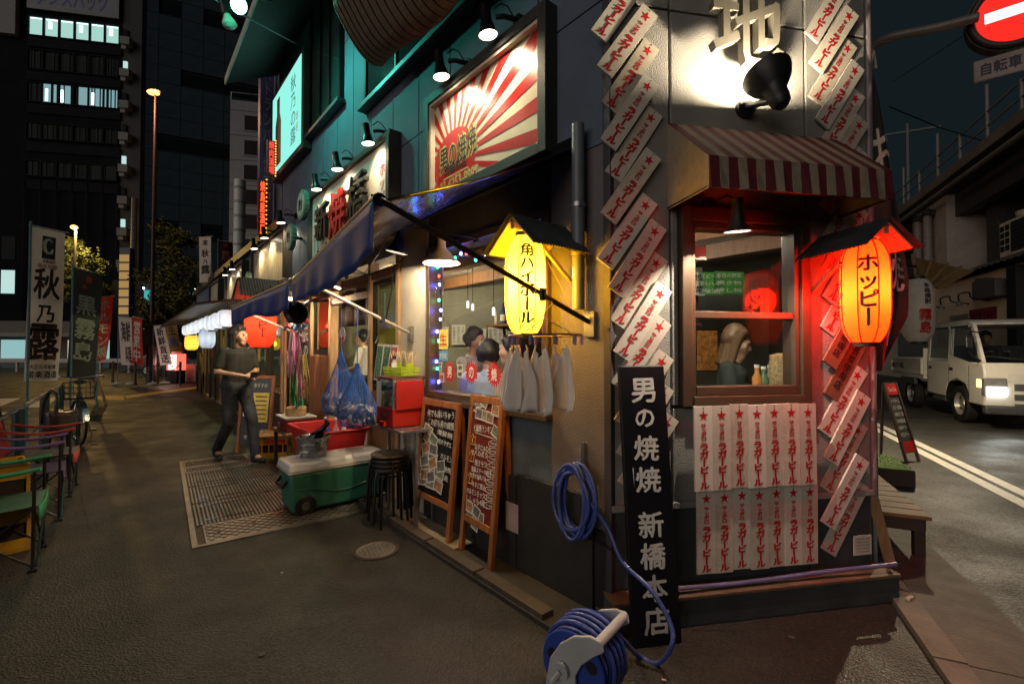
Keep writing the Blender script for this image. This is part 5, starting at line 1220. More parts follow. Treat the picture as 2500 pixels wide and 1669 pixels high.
# blue net bags of shells
netm = M('blue net', (.03, .14, .52), .6, var=.2, alpha=.22)
shm = [M('shell %d' % i, c, .5, var=.3, scale=20) for i, c in enumerate(((.42, .40, .40), (.28, .27, .28), (.5, .45, .40), (.16, .16, .18)))]
for k, (x, o, z0, z1, r) in enumerate(((-2.42, .52, .84, 1.36, .155), (-1.99, .55, .80, 1.27, .15))):
    t = thing('net_bag', 'blue mesh bag of empty shells hanging by the doorway, %s' % ['farther of the two', 'closer to the capsule machine'][k], 'net bag', FL.w(x, o, z0), FL.a, group='blue mesh bags of shells')
    H = z1 - z0; b = B(); NB = 26
    prof = [(.03, 0), (r * .8, .03), (r, .10), (r * .95, .17), (r * .7, .26), (r * .4, H * .75), (.018, H), (.012, H + .03)]
    for i in range(NB):
        for sg in (1, -1): b.tube([(rr_ * math.cos(2*math.pi*i/NB + sg * z_ * 1.2), rr_ * math.sin(2*math.pi*i/NB + sg * z_ * 1.2), z_) for rr_, z_ in prof], .0016, 3, caps=False)
    obj('mesh_cords', b, M('blue cord', (.02, .10, .42), .6), t, kind='stuff')
    obj('mesh_film', B().lathe(prof, 22, cap0=True, cap1=False), netm, t, smooth='all')
    obj('string', B().tube([(0, 0, H + .02), (0, .0, 1.74 - z0)], .004, 5), M('blue cord', (.02, .10, .42), .6), t)
    rr = random.Random(k + 20)
    for i in range(26):
        a = rr.uniform(0, 6.28); d = r * .8 * math.sqrt(rr.random()); zz = .03 + .15 * rr.random()
        sh_ = obj('shell', B().lathe([(.0, .0), (.025, .006), (.042, .018), (.040, .020), (.02, .010), (.0, .006)], 10, cap0=False, cap1=False), shm[i % 4], t, (d * math.cos(a), d * math.sin(a), zz), rot=(rr.uniform(-2, 2), rr.uniform(-2, 2), 0), smooth='all')
# laminated menus on clips
t = thing('hanging_menu', 'row of laminated red and green menu sheets hung on clips beside the doorway', 'menu', FL.w(-2.33, .30, 0), FL.a)
mg = M('menu print green', (.16, .30, .18), .25, var=.8, scale=45); mr_ = M('menu print red', (.55, .12, .10), .25, var=.5, scale=45)
for i, (x, m_) in enumerate(((-.17, mg), (-.03, mg), (.11, mr_))):
    c_ = obj('menu_sheet', B().box(x - .07, x + .065, -.002, 0, 1.13, 1.46), card, t, rot=(R(-6), R(2), 0)); obj('print', B().box(x - .06, x + .055, -.0035, -.0022, 1.15, 1.44), m_, c_)
obj('clip_wire', B().tube([(-.12, 0, 1.46), (-.10, .02, 1.53), (-.08, 0, 1.5)], .004, 5).tube([(.1, 0, 1.46), (.12, .02, 1.53), (.14, 0, 1.5)], .004, 5), steel, t)
# steamer on a box, small hanging things
t = thing('tote_box', 'dark red plastic box with pale lid beside the glass doors', 'box', FL.w(-4.42, .34, .45), FL.a)
obj('body', taper(.21, .15, .23, .17, 0, .15), M('wine plastic', (.17, .012, .02), .4), t, bevel=.01); obj('lid', B().box(-.235, .235, -.175, .175, .152, .172), M('grey lid', (.4, .4, .4), .4), t, bevel=.005); obj('latch', B().box(-.05, .05, -.19, -.176, .07, .10), steel, t)
t = thing('bamboo_steamer', 'round bamboo steamer on the dark red box', 'steamer', FL.w(-4.40, .34, .625), FL.a)
for i in range(2): obj('ring', B().lathe([(.115, .001 + .042 * i), (.118, .004 + .042 * i), (.118, .038 + .042 * i), (.115, .041 + .042 * i)], 28), palewood, t, smooth=True)
obj('lid', B().lathe([(.118, .086), (.10, .10), (.0, .106)], 28, cap1=False), palewood, t, smooth=True)
t = thing('wooden_table', 'low wooden table under the box and steamer', 'table', FL.w(-4.45, .30, 0), FL.a); obj('table_top', B().box(-.35, .35, -.22, .22, .42, .447), wood, t)
for sx in (-.3, .3):
    for sy in (-.18, .18): obj('leg', B().box(sx - .02, sx + .02, sy - .02, sy + .02, 0, .42), wood, t)
t = thing('round_fan', 'small red and white round paper fan hanging in the doorway', 'fan', FL.w(-3.55, .10, 1.575), FL.a)
obj('disc', B().rod((0, 0, 0), (0, -.006, 0), .085, n=28), white, t); obj('red_half', B().prism([(.08 * math.cos(a), .08 * math.sin(a)) for a in [R(200 + 14 * i) for i in range(11)]], -.008, -.006), redpaint, t); obj('string', B().rod((0, 0, .08), (0, 0, .7), .003, n=5), black, t)
rr = random.Random(31)
for k, (x, o, z0, z1, cols, lb) in enumerate(((-4.55, .32, 1.05, 1.62, [(.62, .16, .25), (.55, .3, .45), (.65, .45, .4), (.4, .12, .3)], 'bunch of shiny pink tinsel streamers hanging by the glass doors'), (-4.28, .36, .72, 1.15, [(.06, .35, .12), (.1, .45, .2), (.03, .2, .1)], 'bunch of green tinsel streamers hanging below the pink ones'), (-4.15, .34, .80, 1.35, [(.62, .2, .3), (.6, .5, .15)], 'thin pink and yellow paper streamers beside the green ones'))):
    t = thing('streamers', lb, 'streamers', FL.w(x, o, 0), FL.a)
    for j, c in enumerate(cols):
        b = B()
        for i in range(34):
            px_, py_ = rr.uniform(-.16, .16) * (.5 if k else 1), rr.uniform(-.06, .06); L0 = rr.uniform(.6, 1.0)
            b.plank((px_ * .5, py_ * .5, z1), (px_ + rr.uniform(-.03, .03), py_, z1 - (z1 - z0) * L0 * .6), rr.uniform(.006, .013), .001, (rr.uniform(-1, 1), rr.uniform(-1, 1), .2)).plank((px_, py_, z1 - (z1 - z0) * L0 * .6), (px_ + rr.uniform(-.05, .05), py_, z1 - (z1 - z0) * L0), rr.uniform(.006, .013), .001, (rr.uniform(-1, 1), rr.uniform(-1, 1), .2))
        obj('tinsel', b, M('tinsel %d%d' % (k, j), c, .22, .5, var=.3), t, kind='stuff')
    obj('string', B().rod((0, 0, z1 - .02), (0, .0, 2.1), .003, n=5), black, t)
for k, (x, z, c) in enumerate(((-4.72, 1.68, (.6, .08, .08)), (-4.58, 1.72, (.65, .55, .55)), (-4.42, 1.70, (.1, .3, .6)), (-4.30, 1.75, (.62, .1, .1)))):
    t = thing('paper_ornament', ['red', 'pale', 'blue', 'bright red'][k] + ' crumpled paper ornament above the tinsel', 'ornament', FL.w(x, .30, z), FL.a); b = B(); rr = random.Random(k + 50)
    for i in range(9): b.ell((rr.uniform(-.05, .05), rr.uniform(-.04, .04), rr.uniform(-.05, .05)), (.035, .03, .03), 7, 5)
    obj('petals', b, M('ornament %d' % k, c, .5, var=.3), t); obj('string', B().rod((0, 0, .05), (0, 0, .4), .003, n=5), black, t)
# yellow beer crate with plank and bottles
yc_ = M('yellow crate plastic', (.58, .30, .015), .45, var=.15, dirt=.25)
def crate(t, w=.215, d=.165, h=.29, m=None):
    m = m or yc_
    b = B().box(-w, w, -d, d, 0, .02)
    for sx in (-1, 1):
        for sy in (-1, 1): b.box(sx * w - .02 * (sx > 0) , sx * w + .02 * (sx < 0), sy * d - .02 * (sy > 0), sy * d + .02 * (sy < 0), .02, h)
    for z0, z1 in ((.02, .09), (h - .10, h)):
        b.box(-w + .02, w - .02, -d, -d + .008, z0, z1).box(-w + .02, w - .02, d - .008, d, z0, z1).box(-w, -w + .008, -d + .02, d - .02, z0, z1).box(w - .008, w, -d + .02, d - .02, z0, z1)
    for k in range(5): x = -w + .05 + (2*w - .1) * k / 4; b.box(x - .006, x + .006, -d - .004, -d, .02, h).box(x - .006, x + .006, d, d + .004, .02, h)
    obj('crate_frame', b, m, t, bevel=.003); obj('inside', B().box(-w + .015, w - .015, -d + .015, d - .015, .02, h - .03), M('crate dark inside', (.03, .015, .01), .8), t)
cp = G(672, 1122) + Vector((-.03, .165, 0))
t = thing('beer_crate', 'yellow plastic beer crate carrying two brown bottles near the walking man', 'crate', cp, FL.a + R(62)); crate(t)
obj('print_label', B().box(-.11, .11, -.1715, -.1705, .20, .26), redpaint, t); text(t, 'ビール', .14, .03, (0, -.174, .215), yc_)
t = thing('crate_board', 'rough wooden board lying on the yellow crate', 'board', cp + Vector((0, 0, .292)), FL.a + R(62)); obj('board', B().box(-.24, .24, -.19, .28, 0, .022), palewood, t, bevel=.004); obj('cleat', B().box(-.24, -.20, -.17, .26, .0225, .035), palewood, t)
for k in range(2):
    b_ = thing('bottle', 'brown beer bottle with orange label on the yellow crate, %s' % ['nearer the walker', 'nearer the red tub'][k], 'bottle', cp + Vector((.02 + .085 * k, .0 + .02 * k, .315)), group='beer bottles on the crate')
    obj('glass_body', B().lathe([(.034, 0), (.037, .01), (.037, .15), (.033, .17), (.016, .20), (.014, .25), (.016, .26), (.016, .27)], 18), M('amber bottle', (.09, .02, .006), .12, coat=.3), b_, smooth=True)
    obj('paper_label', B().lathe([(.0376, .04), (.0376, .13)], 18, cap0=False, cap1=False), M('orange label', (.55, .22, .08), .6), b_, smooth=True)
# menu board by the crate
m0, m1 = FL.w(-5.75, .75, 0), FL.w(-5.38, .42, 0); mt = FL.w(-5.62, .48, 1.05)
m, w, h = frame_of(m0, m1, mt)
t = placed('menu_stand', 'wood framed menu stand with yellow and white sheets behind the walking man', 'menu stand', m)
for x in (0, w - .035): obj('leg', B().box(x, x + .035, -.01, .02, 0, h), wd, t)
obj('rail', B().box(.036, w - .036, -.01, .02, h - .04, h), wd, t); obj('board', B().box(.036, w - .036, -.002, .01, .12, h - .042), slate, t)
s_ = obj('menu_sheet', B().box(.20, w - .06, -.005, -.0025, .42, .82), M('yellow sheet', (.68, .50, .10), .6), t)
for i in range(6): obj('print_line', B().box(.24, w - .09, -.0062, -.0052, .46 + .06 * i, .475 + .06 * i), ink, s_)
obj('menu_sheet', B().box(.06, .16, -.005, -.0025, .5, .88), white, t); text(t, '￥458', .16, .06, (w * .72, -.004, .3), chalk); text(t, 'おすすめ', .2, .06, (w * .6, -.004, .92), chalk); text(t, '生ビール', .24, .05, (w * .45, -.004, .22), chalk)
# ================================================================ railing, chairs, crates, bicycle on the far side of the alley
teal = M('teal steel', (.03, .075, .085), .4, .4, var=.25)
rl = thing('railing', 'low steel pipe railing along the open side of the alley', 'railing', FL.w(0, 2.74, 0), FL.a)
obj('top_rail', B().rod((-9.4, 0, .80), (-2.2, 0, .80), .022, n=10), chrome, rl, smooth=True); obj('lower_rail', B().rod((-9.4, 0, .42), (-2.2, 0, .42), .014, n=8), chrome, rl, smooth=True)
for x in (-9.4, -7.35, -5.35, -3.3): obj('post', B().rod((x, 0, 0), (x, 0, .80), .05 if x != -9.4 else .04, n=12), teal, rl, smooth=True)
def camp_chair(label, x, o, rz, cm, seatm, dz=0):
    t = thing('camping_chair', label, 'chair', FL.w(x, o, 0), FL.a + rz, group='folding camping chairs')
    # faces -y (the alley side is towards the building: +y local is outward, so turn the chair)
    W = .24; tube = M('dark chair tube', (.03, .028, .028), .35, .6)
    FRn, BK = .0, -.42       # y of front and back feet
    for sx in (-1, 1):
        obj('leg', B().rod((sx * W, FRn, 0), (sx * W, FRn, .64), .0095, n=8), tube, t, smooth=True)
        obj('leg', B().rod((sx * W, BK, 0), (sx * W, BK - .14, .90), .0095, n=8), tube, t, smooth=True)
        obj('side_bar', B().rod((sx * W, FRn, .03), (sx * W, BK, .40), .007, n=6).rod((sx * W, BK, .03), (sx * W, FRn, .40), .007, n=6), tube, t, smooth=True)
        obj('foot', B().box(sx * W - .022, sx * W + .022, FRn - .022, FRn + .022, 0, .018), black, t); obj('foot', B().box(sx * W - .022, sx * W + .022, BK - .022, BK + .022, 0, .018), black, t)
        obj('armrest', B().grid(lambda u, v, sx=sx: (sx * W + (v - .5) * .09, .03 - u * .50, .645 + .03 * u - .035 * math.sin(u * math.pi)), 8, 2), cm, t, solid=.013)
    for y in (FRn, BK): obj('cross_bar', B().rod((-W, y, .03), (W, y, .40), .007, n=6).rod((W, y + .016, .03), (-W, y + .016, .40), .007, n=6), tube, t, smooth=True)
    obj('seat', B().grid(lambda u, v: ((u - .5) * 2 * W, .02 - v * .44, .41 - .07 * math.sin(math.pi * u) * (.4 + .6 * v) - .02 * v), 10, 8), seatm, t, smooth='all', solid=.006)
    obj('seat_edge', B().grid(lambda u, v: ((u - .5) * 2 * W, .02 + .004 * v, .415 - .07 * math.sin(math.pi * u) * .4 - v * .10), 10, 2), cm, t, smooth='all', solid=.005)
    obj('backrest', B().grid(lambda u, v: ((u - .5) * 2 * W, BK - .03 - v * .13 - .05 * math.sin(math.pi * u), .38 + v * .52), 10, 6), cm, t, smooth='all', solid=.006)
    return t
def cloth(n, c): return M(n, c, .8, var=.2, scale=10, bump=.1, bscale=120)
chairm = M('grey mesh cloth', (.10, .085, .08), .85, var=.4, scale=18)
camp_chair('green folding camping chair nearest the camera at the alley side', -2.95, 2.35, 0, cloth('chair green', (.01, .17, .06)), cloth('chair seat green', (.05, .10, .06)))
camp_chair('purple folding camping chair between the green and the red one', -4.05, 2.33, .05, cloth('chair purple', (.11, .045, .17)), cloth('chair seat purple', (.06, .03, .09)))
camp_chair('red folding camping chair with grey slatted seat nearest the bicycle', -4.85, 2.30, -.04, cloth('chair red', (.32, .02, .015)), chairm)
for k, (x, o, z) in enumerate(((-3.35, 2.62, 0), (-3.38, 2.63, .30))):
    t = thing('beer_crate', 'yellow plastic beer crate behind the green chair, %s of the pair' % ['lower', 'upper'][k], 'crate', FL.w(x, o, z), FL.a + R(12)); crate(t, .20, .17, .298)
# steel pot and a stand
pp = FL.w(-5.55, 2.45, 0)
t = thing('pot_stand', 'small dark stand under the steel pot behind the red chair', 'stand', pp)
for a in range(3): obj('leg', B().rod((.1 * math.cos(a * 2.1), .1 * math.sin(a * 2.1), 0), (.08 * math.cos(a * 2.1), .08 * math.sin(a * 2.1), .47), .012), blackm, t)
obj('top', B().lathe([(.14, .47), (.14, .485)], 20), blackm, t)
t = thing('steel_pot', 'round stainless pot with bright rim and black hose beside the railing', 'pot', pp + Vector((0, 0, .487)))
obj('body', B().lathe([(.125, 0), (.13, .01), (.13, .21)], 28), M('pot steel', (.16, .14, .13), .3, .8), t, smooth=True); obj('rim', B().lathe([(.134, .205), (.138, .215), (.138, .245), (.12, .25), (.0, .252)], 28, cap1=False), chrome, t, smooth=True)
obj('hose', B().tube(sp([(-.05, .0, .25), (-.06, .02, .40), (-.16, .05, .46), (-.24, .06, .34), (-.27, .06, .1)]), .018, 8), black, t, smooth='all')
# bicycle, front wheel towards us
t = thing('bicycle', 'parked city bicycle with front basket along the railing', 'bicycle', FL.w(-7.75, 2.42, 0), FL.a + R(180 + 3))
tyre = M('tyre', (.012, .012, .012), .7)
for k, x in enumerate((0, 1.06)):
    w_ = thing('wheel', None, None); w_.parent = t; w_.location = (x, 0, .335); w_.rotation_euler = (0, 0, .25 if k == 0 else 0)
    obj('tyre', B().tube([(.318 * math.cos(2*math.pi*i/36), 0, .318 * math.sin(2*math.pi*i/36)) for i in range(36)], .018, 8, closed=True), tyre, w_, smooth='all')
    obj('rim', B().tube([(.297 * math.cos(2*math.pi*i/36), 0, .297 * math.sin(2*math.pi*i/36)) for i in range(36)], .010, 6, closed=True), chrome, w_, smooth='all')
    b = B()
    for i in range(24): a = 2*math.pi*i/24; b.rod((.02 * math.cos(a + 1.2), .03 * (1 if i % 2 else -1), .02 * math.sin(a + 1.2)), (.295 * math.cos(a), 0, .295 * math.sin(a)), .0014, n=3, caps=False)
    obj('spokes', b, chrome, w_, kind='stuff'); obj('hub', B().rod((0, -.05, 0), (0, .05, 0), .02, n=12), chrome, w_)
    obj('mudguard', B().grid(lambda u, v, k=k: (.352 * math.cos(R(20 + 150 * u) if k == 0 else R(10 + 170 * u)), (v - .5) * .05, .352 * math.sin(R(20 + 150 * u) if k == 0 else R(10 + 170 * u))), 20, 2), chrome, w_, solid=.002)
fb = B()
for p, q in (((.10, 0, .98), (.20, 0, .60)), ((.20, 0, .60), (.52, 0, .30)), ((.17, 0, .72), (.50, 0, .42)), ((.52, 0, .28), (.70, 0, .86)), ((1.06, .04, .335), (.54, .03, .30)), ((1.06, -.04, .335), (.54, -.03, .30)), ((1.06, .04, .335), (.66, .02, .70)), ((1.06, -.04, .335), (.66, -.02, .70))): fb.rod(p, q, .014, n=8)
obj('frame', fb, M('bike silver blue', (.20, .24, .28), .3, .6), t, smooth=True)
obj('fork', B().tube([(.15, .03, .66), (.06, .05, .5), (0, .05, .335)], .010, 6).tube([(.15, -.03, .66), (.06, -.05, .5), (0, -.05, .335)], .010, 6), chrome, t, smooth=True)
obj('handlebar', B().tube(sp([(.30, -.27, .98), (.16, -.24, 1.02), (.08, -.06, 1.0), (.08, .06, 1.0), (.16, .24, 1.02), (.30, .27, .98)]), .011, 8), chrome, t, smooth='all')
obj('saddle', B().ell((.74, 0, .90), (.14, .08, .035), 16, 8), black, t, smooth='all')
obj('chain_guard', B().box(.50, 1.04, -.065, -.05, .27, .36), chrome, t, bevel=.01); obj('pedals', B().rod((.53, -.13, .16), (.53, -.05, .30), .009).box(.47, .59, -.20, -.11, .145, .17).rod((.53, .13, .44), (.53, .05, .30), .009).box(.47, .59, .11, .20, .435, .46), black, t)
b = B()
for z in (.70, .78, .86, .94):
    e = .02 * (z - .70) / .24
    pts = [(-.24 - e, -.16 - e, z), (.06 + e, -.16 - e, z), (.06 + e, .16 + e, z), (-.24 - e, .16 + e, z)]
    for i in range(4): b.rod(pts[i], pts[(i + 1) % 4], .004, n=5)
for i in range(7): x = -.24 + .05 * i; b.rod((x, -.16, .70), (x, -.18, .94), .0025, n=4).rod((x, .16, .70), (x, .18, .94), .0025, n=4).rod((x, -.16, .70), (x, .16, .70), .0025, n=4)
for i in range(8): y = -.16 + .045 * i; b.rod((-.24, y, .70), (-.26, y, .94), .0025, n=4).rod((.06, y, .70), (.08, y, .94), .0025, n=4)
obj('basket', b, blackm, t); obj('headlamp', B().lathe([(.03, 0), (.035, .05)], 14), chrome, t, (-.02, 0, .60), rot=(0, R(-90), 0)); obj('stand', B().rod((1.06, -.08, .335), (1.14, -.16, .0), .009).rod((1.06, .08, .335), (1.14, .16, 0), .009), steel, t)

# ================================================================ tall cloth banners
def banner(label, TL, TR, BL, Y0, Y1, cm, items, pole_to=0.0, pole='L', wave=.035, base=None, group='tall cloth banners', tm=None):
    """corners by sight line at real distances Y0 (pole side) and Y1 (free side)"""
    tl, tr = D(*TL, Y0), D(*TR, Y1); blp = D(*BL, Y0)
    up = (tl - blp)
    foot = Vector((tl.x, tl.y, 0)) if pole == 'L' else Vector((tr.x, tr.y, 0))
    t = thing('cloth_banner', label, 'banner', foot, group=group)
    A, Rv, Dn = tl - foot, tr - tl, blp - tl
    nrm = Rv.cross(Dn).normalized()
    if nrm.dot(Vector((0, -1, 0))) < 0: nrm = -nrm
    ph = random.random() * 6
    def S(u, v, off=0.0):
        return A + Rv * u + Dn * v + nrm * (wave * math.sin(u * 5 + v * 4 + ph) * (.3 + v) * u + off) 
    obj('cloth', B().grid(lambda u, v: S(u, v), 12, 26), cm, t, smooth='all')
    W_, H_ = Rv.length, Dn.length
    for body, u, v, w, h, m_ in items:
        me = textmesh(body, 1.0, 1.0, vertical=len(body) > 1 and h > w * .8, bold=.03).copy(); me.materials.clear(); me.materials.append(m_)
        for p in me.vertices: p.co = S(u + p.co.x * w, v - p.co.z * h, .006 - p.co.y)
        obj('lettering', me, None, t)
    pt = A if pole == 'L' else A + Rv
    pm_ = M('pole white blue', (.10, .22, .28), .4)
    obj('pole', B().rod((pt.x, pt.y, pole_to - foot.z), pt + Vector((0, 0, .06)), .013, n=8), pm_, t, smooth=True)
    obj('crossbar', B().rod(A - Rv * .05 + Vector((0, 0, .012)), A + Rv * 1.12 + Vector((0, 0, .012)), .006, n=6), white, t)
    if base: obj('water_base', B().lathe([(.20, 0), (.21, .03), (.17, .09), (.04, .11), (.02, .2)], 20), base, t, smooth=True)
    return t
bw_ = paper('white banner cloth', (.86, .83, .80), (1, 1, 1), .01, 0, .65); bk_ = M('black banner cloth', (.022, .024, .022), .75, var=.3); brd = paper('red banner cloth', (.66, .06, .05), (1, 1, 1), .01, 0, .65)
grn_ = M('banner grey green', (.34, .36, .28), .8, var=.2); whp_ = M('banner white print', (.62, .58, .52), .8)
blu = M('banner blue', (.05, .12, .4), .8); ylb = M('banner ochre', (.35, .22, .06), .8)
banner('tall white cloth banner with big black brush characters at the railing', (75, 552), (159, 569), (58, 930), 5.55, 5.85, bw_, [('秋', .52, .36, .72, .20, ink), ('乃', .52, .56, .46, .11, ink), ('露', .50, .745, .86, .23, ink), ('大正元年創業', .5, .908, .72, .03, ink), ('常楽酒造', .5, .958, .84, .045, ink), ('あきのつゆ', .5, .85, .7, .022, M('faint red', (.35, .12, .1), .8)), ('球磨焼酎', .56, .212, .38, .025, ink), ('風味芳醇', .52, .245, .56, .03, M('faint red', (.35, .12, .1), .8))])
# emblem on the white banner: a dark square with a pale brush ring
wbn = bpy.data.objects['cloth_banner']; cl = [c for c in wbn.children if c.name.startswith('cloth')][0]
def emblem(bn, u, v, w, h, sq, ringm):
    vs = [p.co for p in bn.data.vertices]; 
    def S(uu, vv):
        i = min(11.999, max(0, uu * 12)); j = min(25.999, max(0, vv * 26)); a, b_ = int(i), int(j)
        g_ = lambda x, y: vs[y * 13 + x]
        return g_(a, b_).lerp(g_(a + 1, b_), i - a).lerp(g_(a, b_ + 1).lerp(g_(a + 1, b_ + 1), i - a), j - b_)
    nrm = Vector((-.1, -1, 0)).normalized()
    obj('emblem', B().grid(lambda a, b_: S(u + (a - .5) * w, v + (b_ - .5) * h) + nrm * .005, 6, 6), sq, bn.parent)
    pts = [S(u + .34 * w * math.cos(R(40 + 300 * i / 20)), v - .06 * h - .30 * h * math.sin(R(40 + 300 * i / 20))) + nrm * .010 for i in range(21)] + [S(u + .30 * w, v + .26 * h) + nrm * .010]
    obj('emblem_ring', B().tube(pts, [.006 + .016 * math.sin(math.pi * i / 21) for i in range(22)], 6), ringm, bn.parent)
emblem(cl, .56, .12, .40, .15, ink, whp_)
banner('black cloth banner with grey green brush characters behind the bicycle', (178, 652), (250, 672), (163, 922), 7.4, 7.8, bk_, [('黒', .5, .32, .62, .17, grn_), ('霧', .5, .54, .66, .18, grn_), ('島', .47, .745, .6, .17, grn_), ('霧', .55, .08, .2, .06, redpaint), ('本', .42, .15, .22, .05, redpaint)])
banner('red cloth banner with white katakana leaning beyond the black banner', (240, 727), (276, 724), (226, 884), 10.5, 10.8, brd, [('ホルモン焼', .5, .5, .66, .9, whp_)])
gpl = M('grey green base', (.28, .36, .38), .5)
banner('white cloth banner with black characters beside the red banner in the distance', (289, 774), (321, 776), (296, 890), 18.6, 18.6, bw_, [('海鮮', .5, .30, .7, .42, ink), ('料理', .62, .77, .46, .34, ink)], base=gpl)
banner('red cloth banner with white characters beside the lamp post', (323, 774), (348, 778), (322, 887), 18.6, 18.4, brd, [('営業中', .5, .5, .7, .86, whp_)], base=gpl)
banner('white cloth banner with black brush writing right of the lamp post', (375, 796), (402, 793), (392, 892), 18.4, 18.4, bw_, [('新鮮直送', .5, .5, .62, .88, ink)], base=gpl)
banner('ochre cloth banner with blue print near the lit sign box', (404, 790), (432, 787), (412, 860), 18.8, 18.8, ylb, [('生', .5, .25, .6, .3, ink), ('魚', .5, .65, .7, .35, blu)], base=gpl)
banner('white cloth banner with black characters standing above the far shop roof', (486, 580), (516, 578), (487, 690), 13.2, 13.2, bw_, [('秋', .5, .36, .6, .17, ink), ('乃', .5, .55, .4, .09, ink), ('露', .52, .72, .7, .18, ink), ('本', .5, .12, .42, .14, ink)], pole_to=2.5, pole='R')
banner('dark red cloth banner with orange characters above the far shop roof', (533, 588), (569, 592), (534, 668), 12.4, 12.6, M('maroon banner', (.05, .012, .015), .8), [('黒', .5, .45, .6, .3, M('orange print', (.5, .16, .06), .8)), ('霧', .5, .82, .6, .3, M('orange print', (.5, .16, .06), .8)), ('本', .5, .12, .3, .14, redpaint)], pole_to=2.5)

# ================================================================ the far shops of the row
row = thing('shop_row', 'low row of lit shops continuing along the alley past the restaurant', 'building', FL.w(0, 0, 0), FL.a)
dkw = M('dark timber', (.05, .03, .02), .6, var=.3)
obj('roof_slab', B().box(-18, -6.4, -.1, 6, 3.35, 3.5), black, row); obj('upper_wall', B().box(-18, -6.65, .0, .12, 2.3, 3.35), siding, row); obj('gable_wall', B().box(-18, -17.9, .13, 6, 0, 3.35), siding, row)
obj('back_wall', B().box(-17.9, -6.35, 3.0, 3.1, 0, 2.4), inw, row); obj('ceiling', B().box(-17.9, -6.35, .13, 3.0, 2.42, 2.46), M('ceiling board', (.30, .26, .2), .8), row)
for i in range(12): obj('post', B().box(-6.42 - i - .04, -6.42 - i + .04, -.03, .08, 0, 2.3), dkw if i % 3 else palewood, row)
for i in range(11):
    x0, x1 = -6.46 - i - .92, -6.46 - i - .0
    p = obj('sash', B().box(x0, x0 + .03, .01, .05, .1, 2.2).box(x1 - .03, x1, .01, .05, .1, 2.2).box(x0 + .03, x1 - .03, .01, .05, .1, .7), dkw, row); obj('pane', B().box(x0 + .03, x1 - .03, .028, .032, .7, 2.2), gr, p)
    if i % 2: obj('hanging_slip', B().box(x0 + .3, x0 + .5, -.03, -.025, 1.2, 1.75), ym if i % 4 == 1 else redpaint, row)
obj('eaves', B().add([(-15.4, 0, 2.28), (-6.6, 0, 2.28), (-6.6, -1.15, 2.06), (-15.4, -1.15, 2.06), (-15.4, 0, 2.32), (-6.6, 0, 2.32), (-6.6, -1.15, 2.10), (-15.4, -1.15, 2.10)], [(0, 1, 2, 3), (7, 6, 5, 4), (3, 2, 6, 7), (0, 3, 7, 4), (1, 5, 6, 2), (0, 4, 5, 1)]), dkw, row)
for i in range(4): ceil_lamp(*FL.w(-7.4 - 2.6 * i, -1.2, 0).xy, 'ceiling lamp inside the far shops, %s from the restaurant' % ordn[i], 80)
t = thing('vent_pipe', 'ribbed white vent pipe rising from the far shop roof', 'pipe', FL.w(-11.4, -.2, 3.5), FL.a)
obj('pipe', B().rod((0, 0, 0), (0, 0, 2.1), .13, n=16), white, t, smooth=True)
for i in range(6): obj('band', B().lathe([(.14, -.03), (.14, .03)], 16), M('band grey', (.4, .38, .36), .5), t, (0, 0, .15 + .35 * i))
# upper block of the row behind the sign panels
ub = thing('teal_block', 'taller dark block rising behind the neon signs along the alley', 'building', FL.w(0, 0, 0), FL.a)
obj('wall', B().box(-7.05, -6.65, .02, 5, 3.5, 9.5), siding, ub); obj('corner_strip', B().box(-7.1, -7.0, -.02, .02, 3.5, 9.5), M('blue strip', (.16, .16, .24), .6), ub)

# ================================================================ far end of the alley
# lit box sign, sake vase, bin, cart
p = G(430, 935)
t = thing('lit_box_sign', 'standing lit box sign with black writing and red edges far down the alley', 'sign', p, -.25)
obj('stand', B().box(-.26, .26, -.2, .2, 0, .55), black, t, bevel=.01); obj('lit_box', B().box(-.27, .27, -.21, .21, .56, 1.25), glow('lit box red', (1., .12, .08), 1.6), t)
obj('lit_face', B().box(-.17, .25, -.216, -.211, .59, 1.22), glow('lit box white', (1., .85, .75), 2.6), t); text(t, '居酒屋', .22, .5, (.04, -.22, .9), ink, vertical=True, bold=.02)
light('POINT', t, (0, -.5, .9), 14, (1., .5, .4), .2)
t = thing('sake_vase', 'big pale ribbed sake jar standing on the lit box sign', 'jar', p + Vector((0, .0, 1.255)))
obj('vase_body', B().lathe([(.16, 0), (.24, .1), (.25, .3), (.2, .45), (.10, .55), (.08, .62), (.14, .72)], 24, cap1=False), M('vase grey', (.45, .42, .42), .4), t, smooth=True)
p = G(478, 932); t = thing('rubbish_bin', 'white plastic bin with grey lid far down the alley', 'bin', p, -.3); obj('body', taper(.36, .3, .42, .34, 0, .5), M('bin white', (.5, .5, .5), .5), t, bevel=.02); obj('lid', B().prism([(-.44, .51), (.44, .51), (.42, .72), (.3, .8), (-.3, .8), (-.42, .72)], -.35, .35), M('bin lid', (.4, .38, .38), .5), t, bevel=.02)
p = G(535, 958); t = thing('hand_cart', 'blue folding platform cart left beside the far shops', 'cart', p, .4)
obj('platform', B().box(-.4, .4, -.28, .28, .16, .22), M('cart blue', (.03, .05, .25), .5), t, bevel=.02); obj('handle', B().tube([(-.4, -.25, .22), (-.45, -.25, .9), (-.45, .25, .9), (-.4, .25, .22)], .016, 8), chrome, t)
for sx in (-.3, .3):
    for sy in (-.22, .22): obj('wheel', B().lathe([(.06, -.02), (.06, .02)], 14), black, t, (sx, sy, .065), rot=(R(90), 0, 0))
obj('load', B().box(-.3, .3, -.2, .2, .225, .36), M('grey sack', (.3, .3, .3), .8), t, bevel=.04)
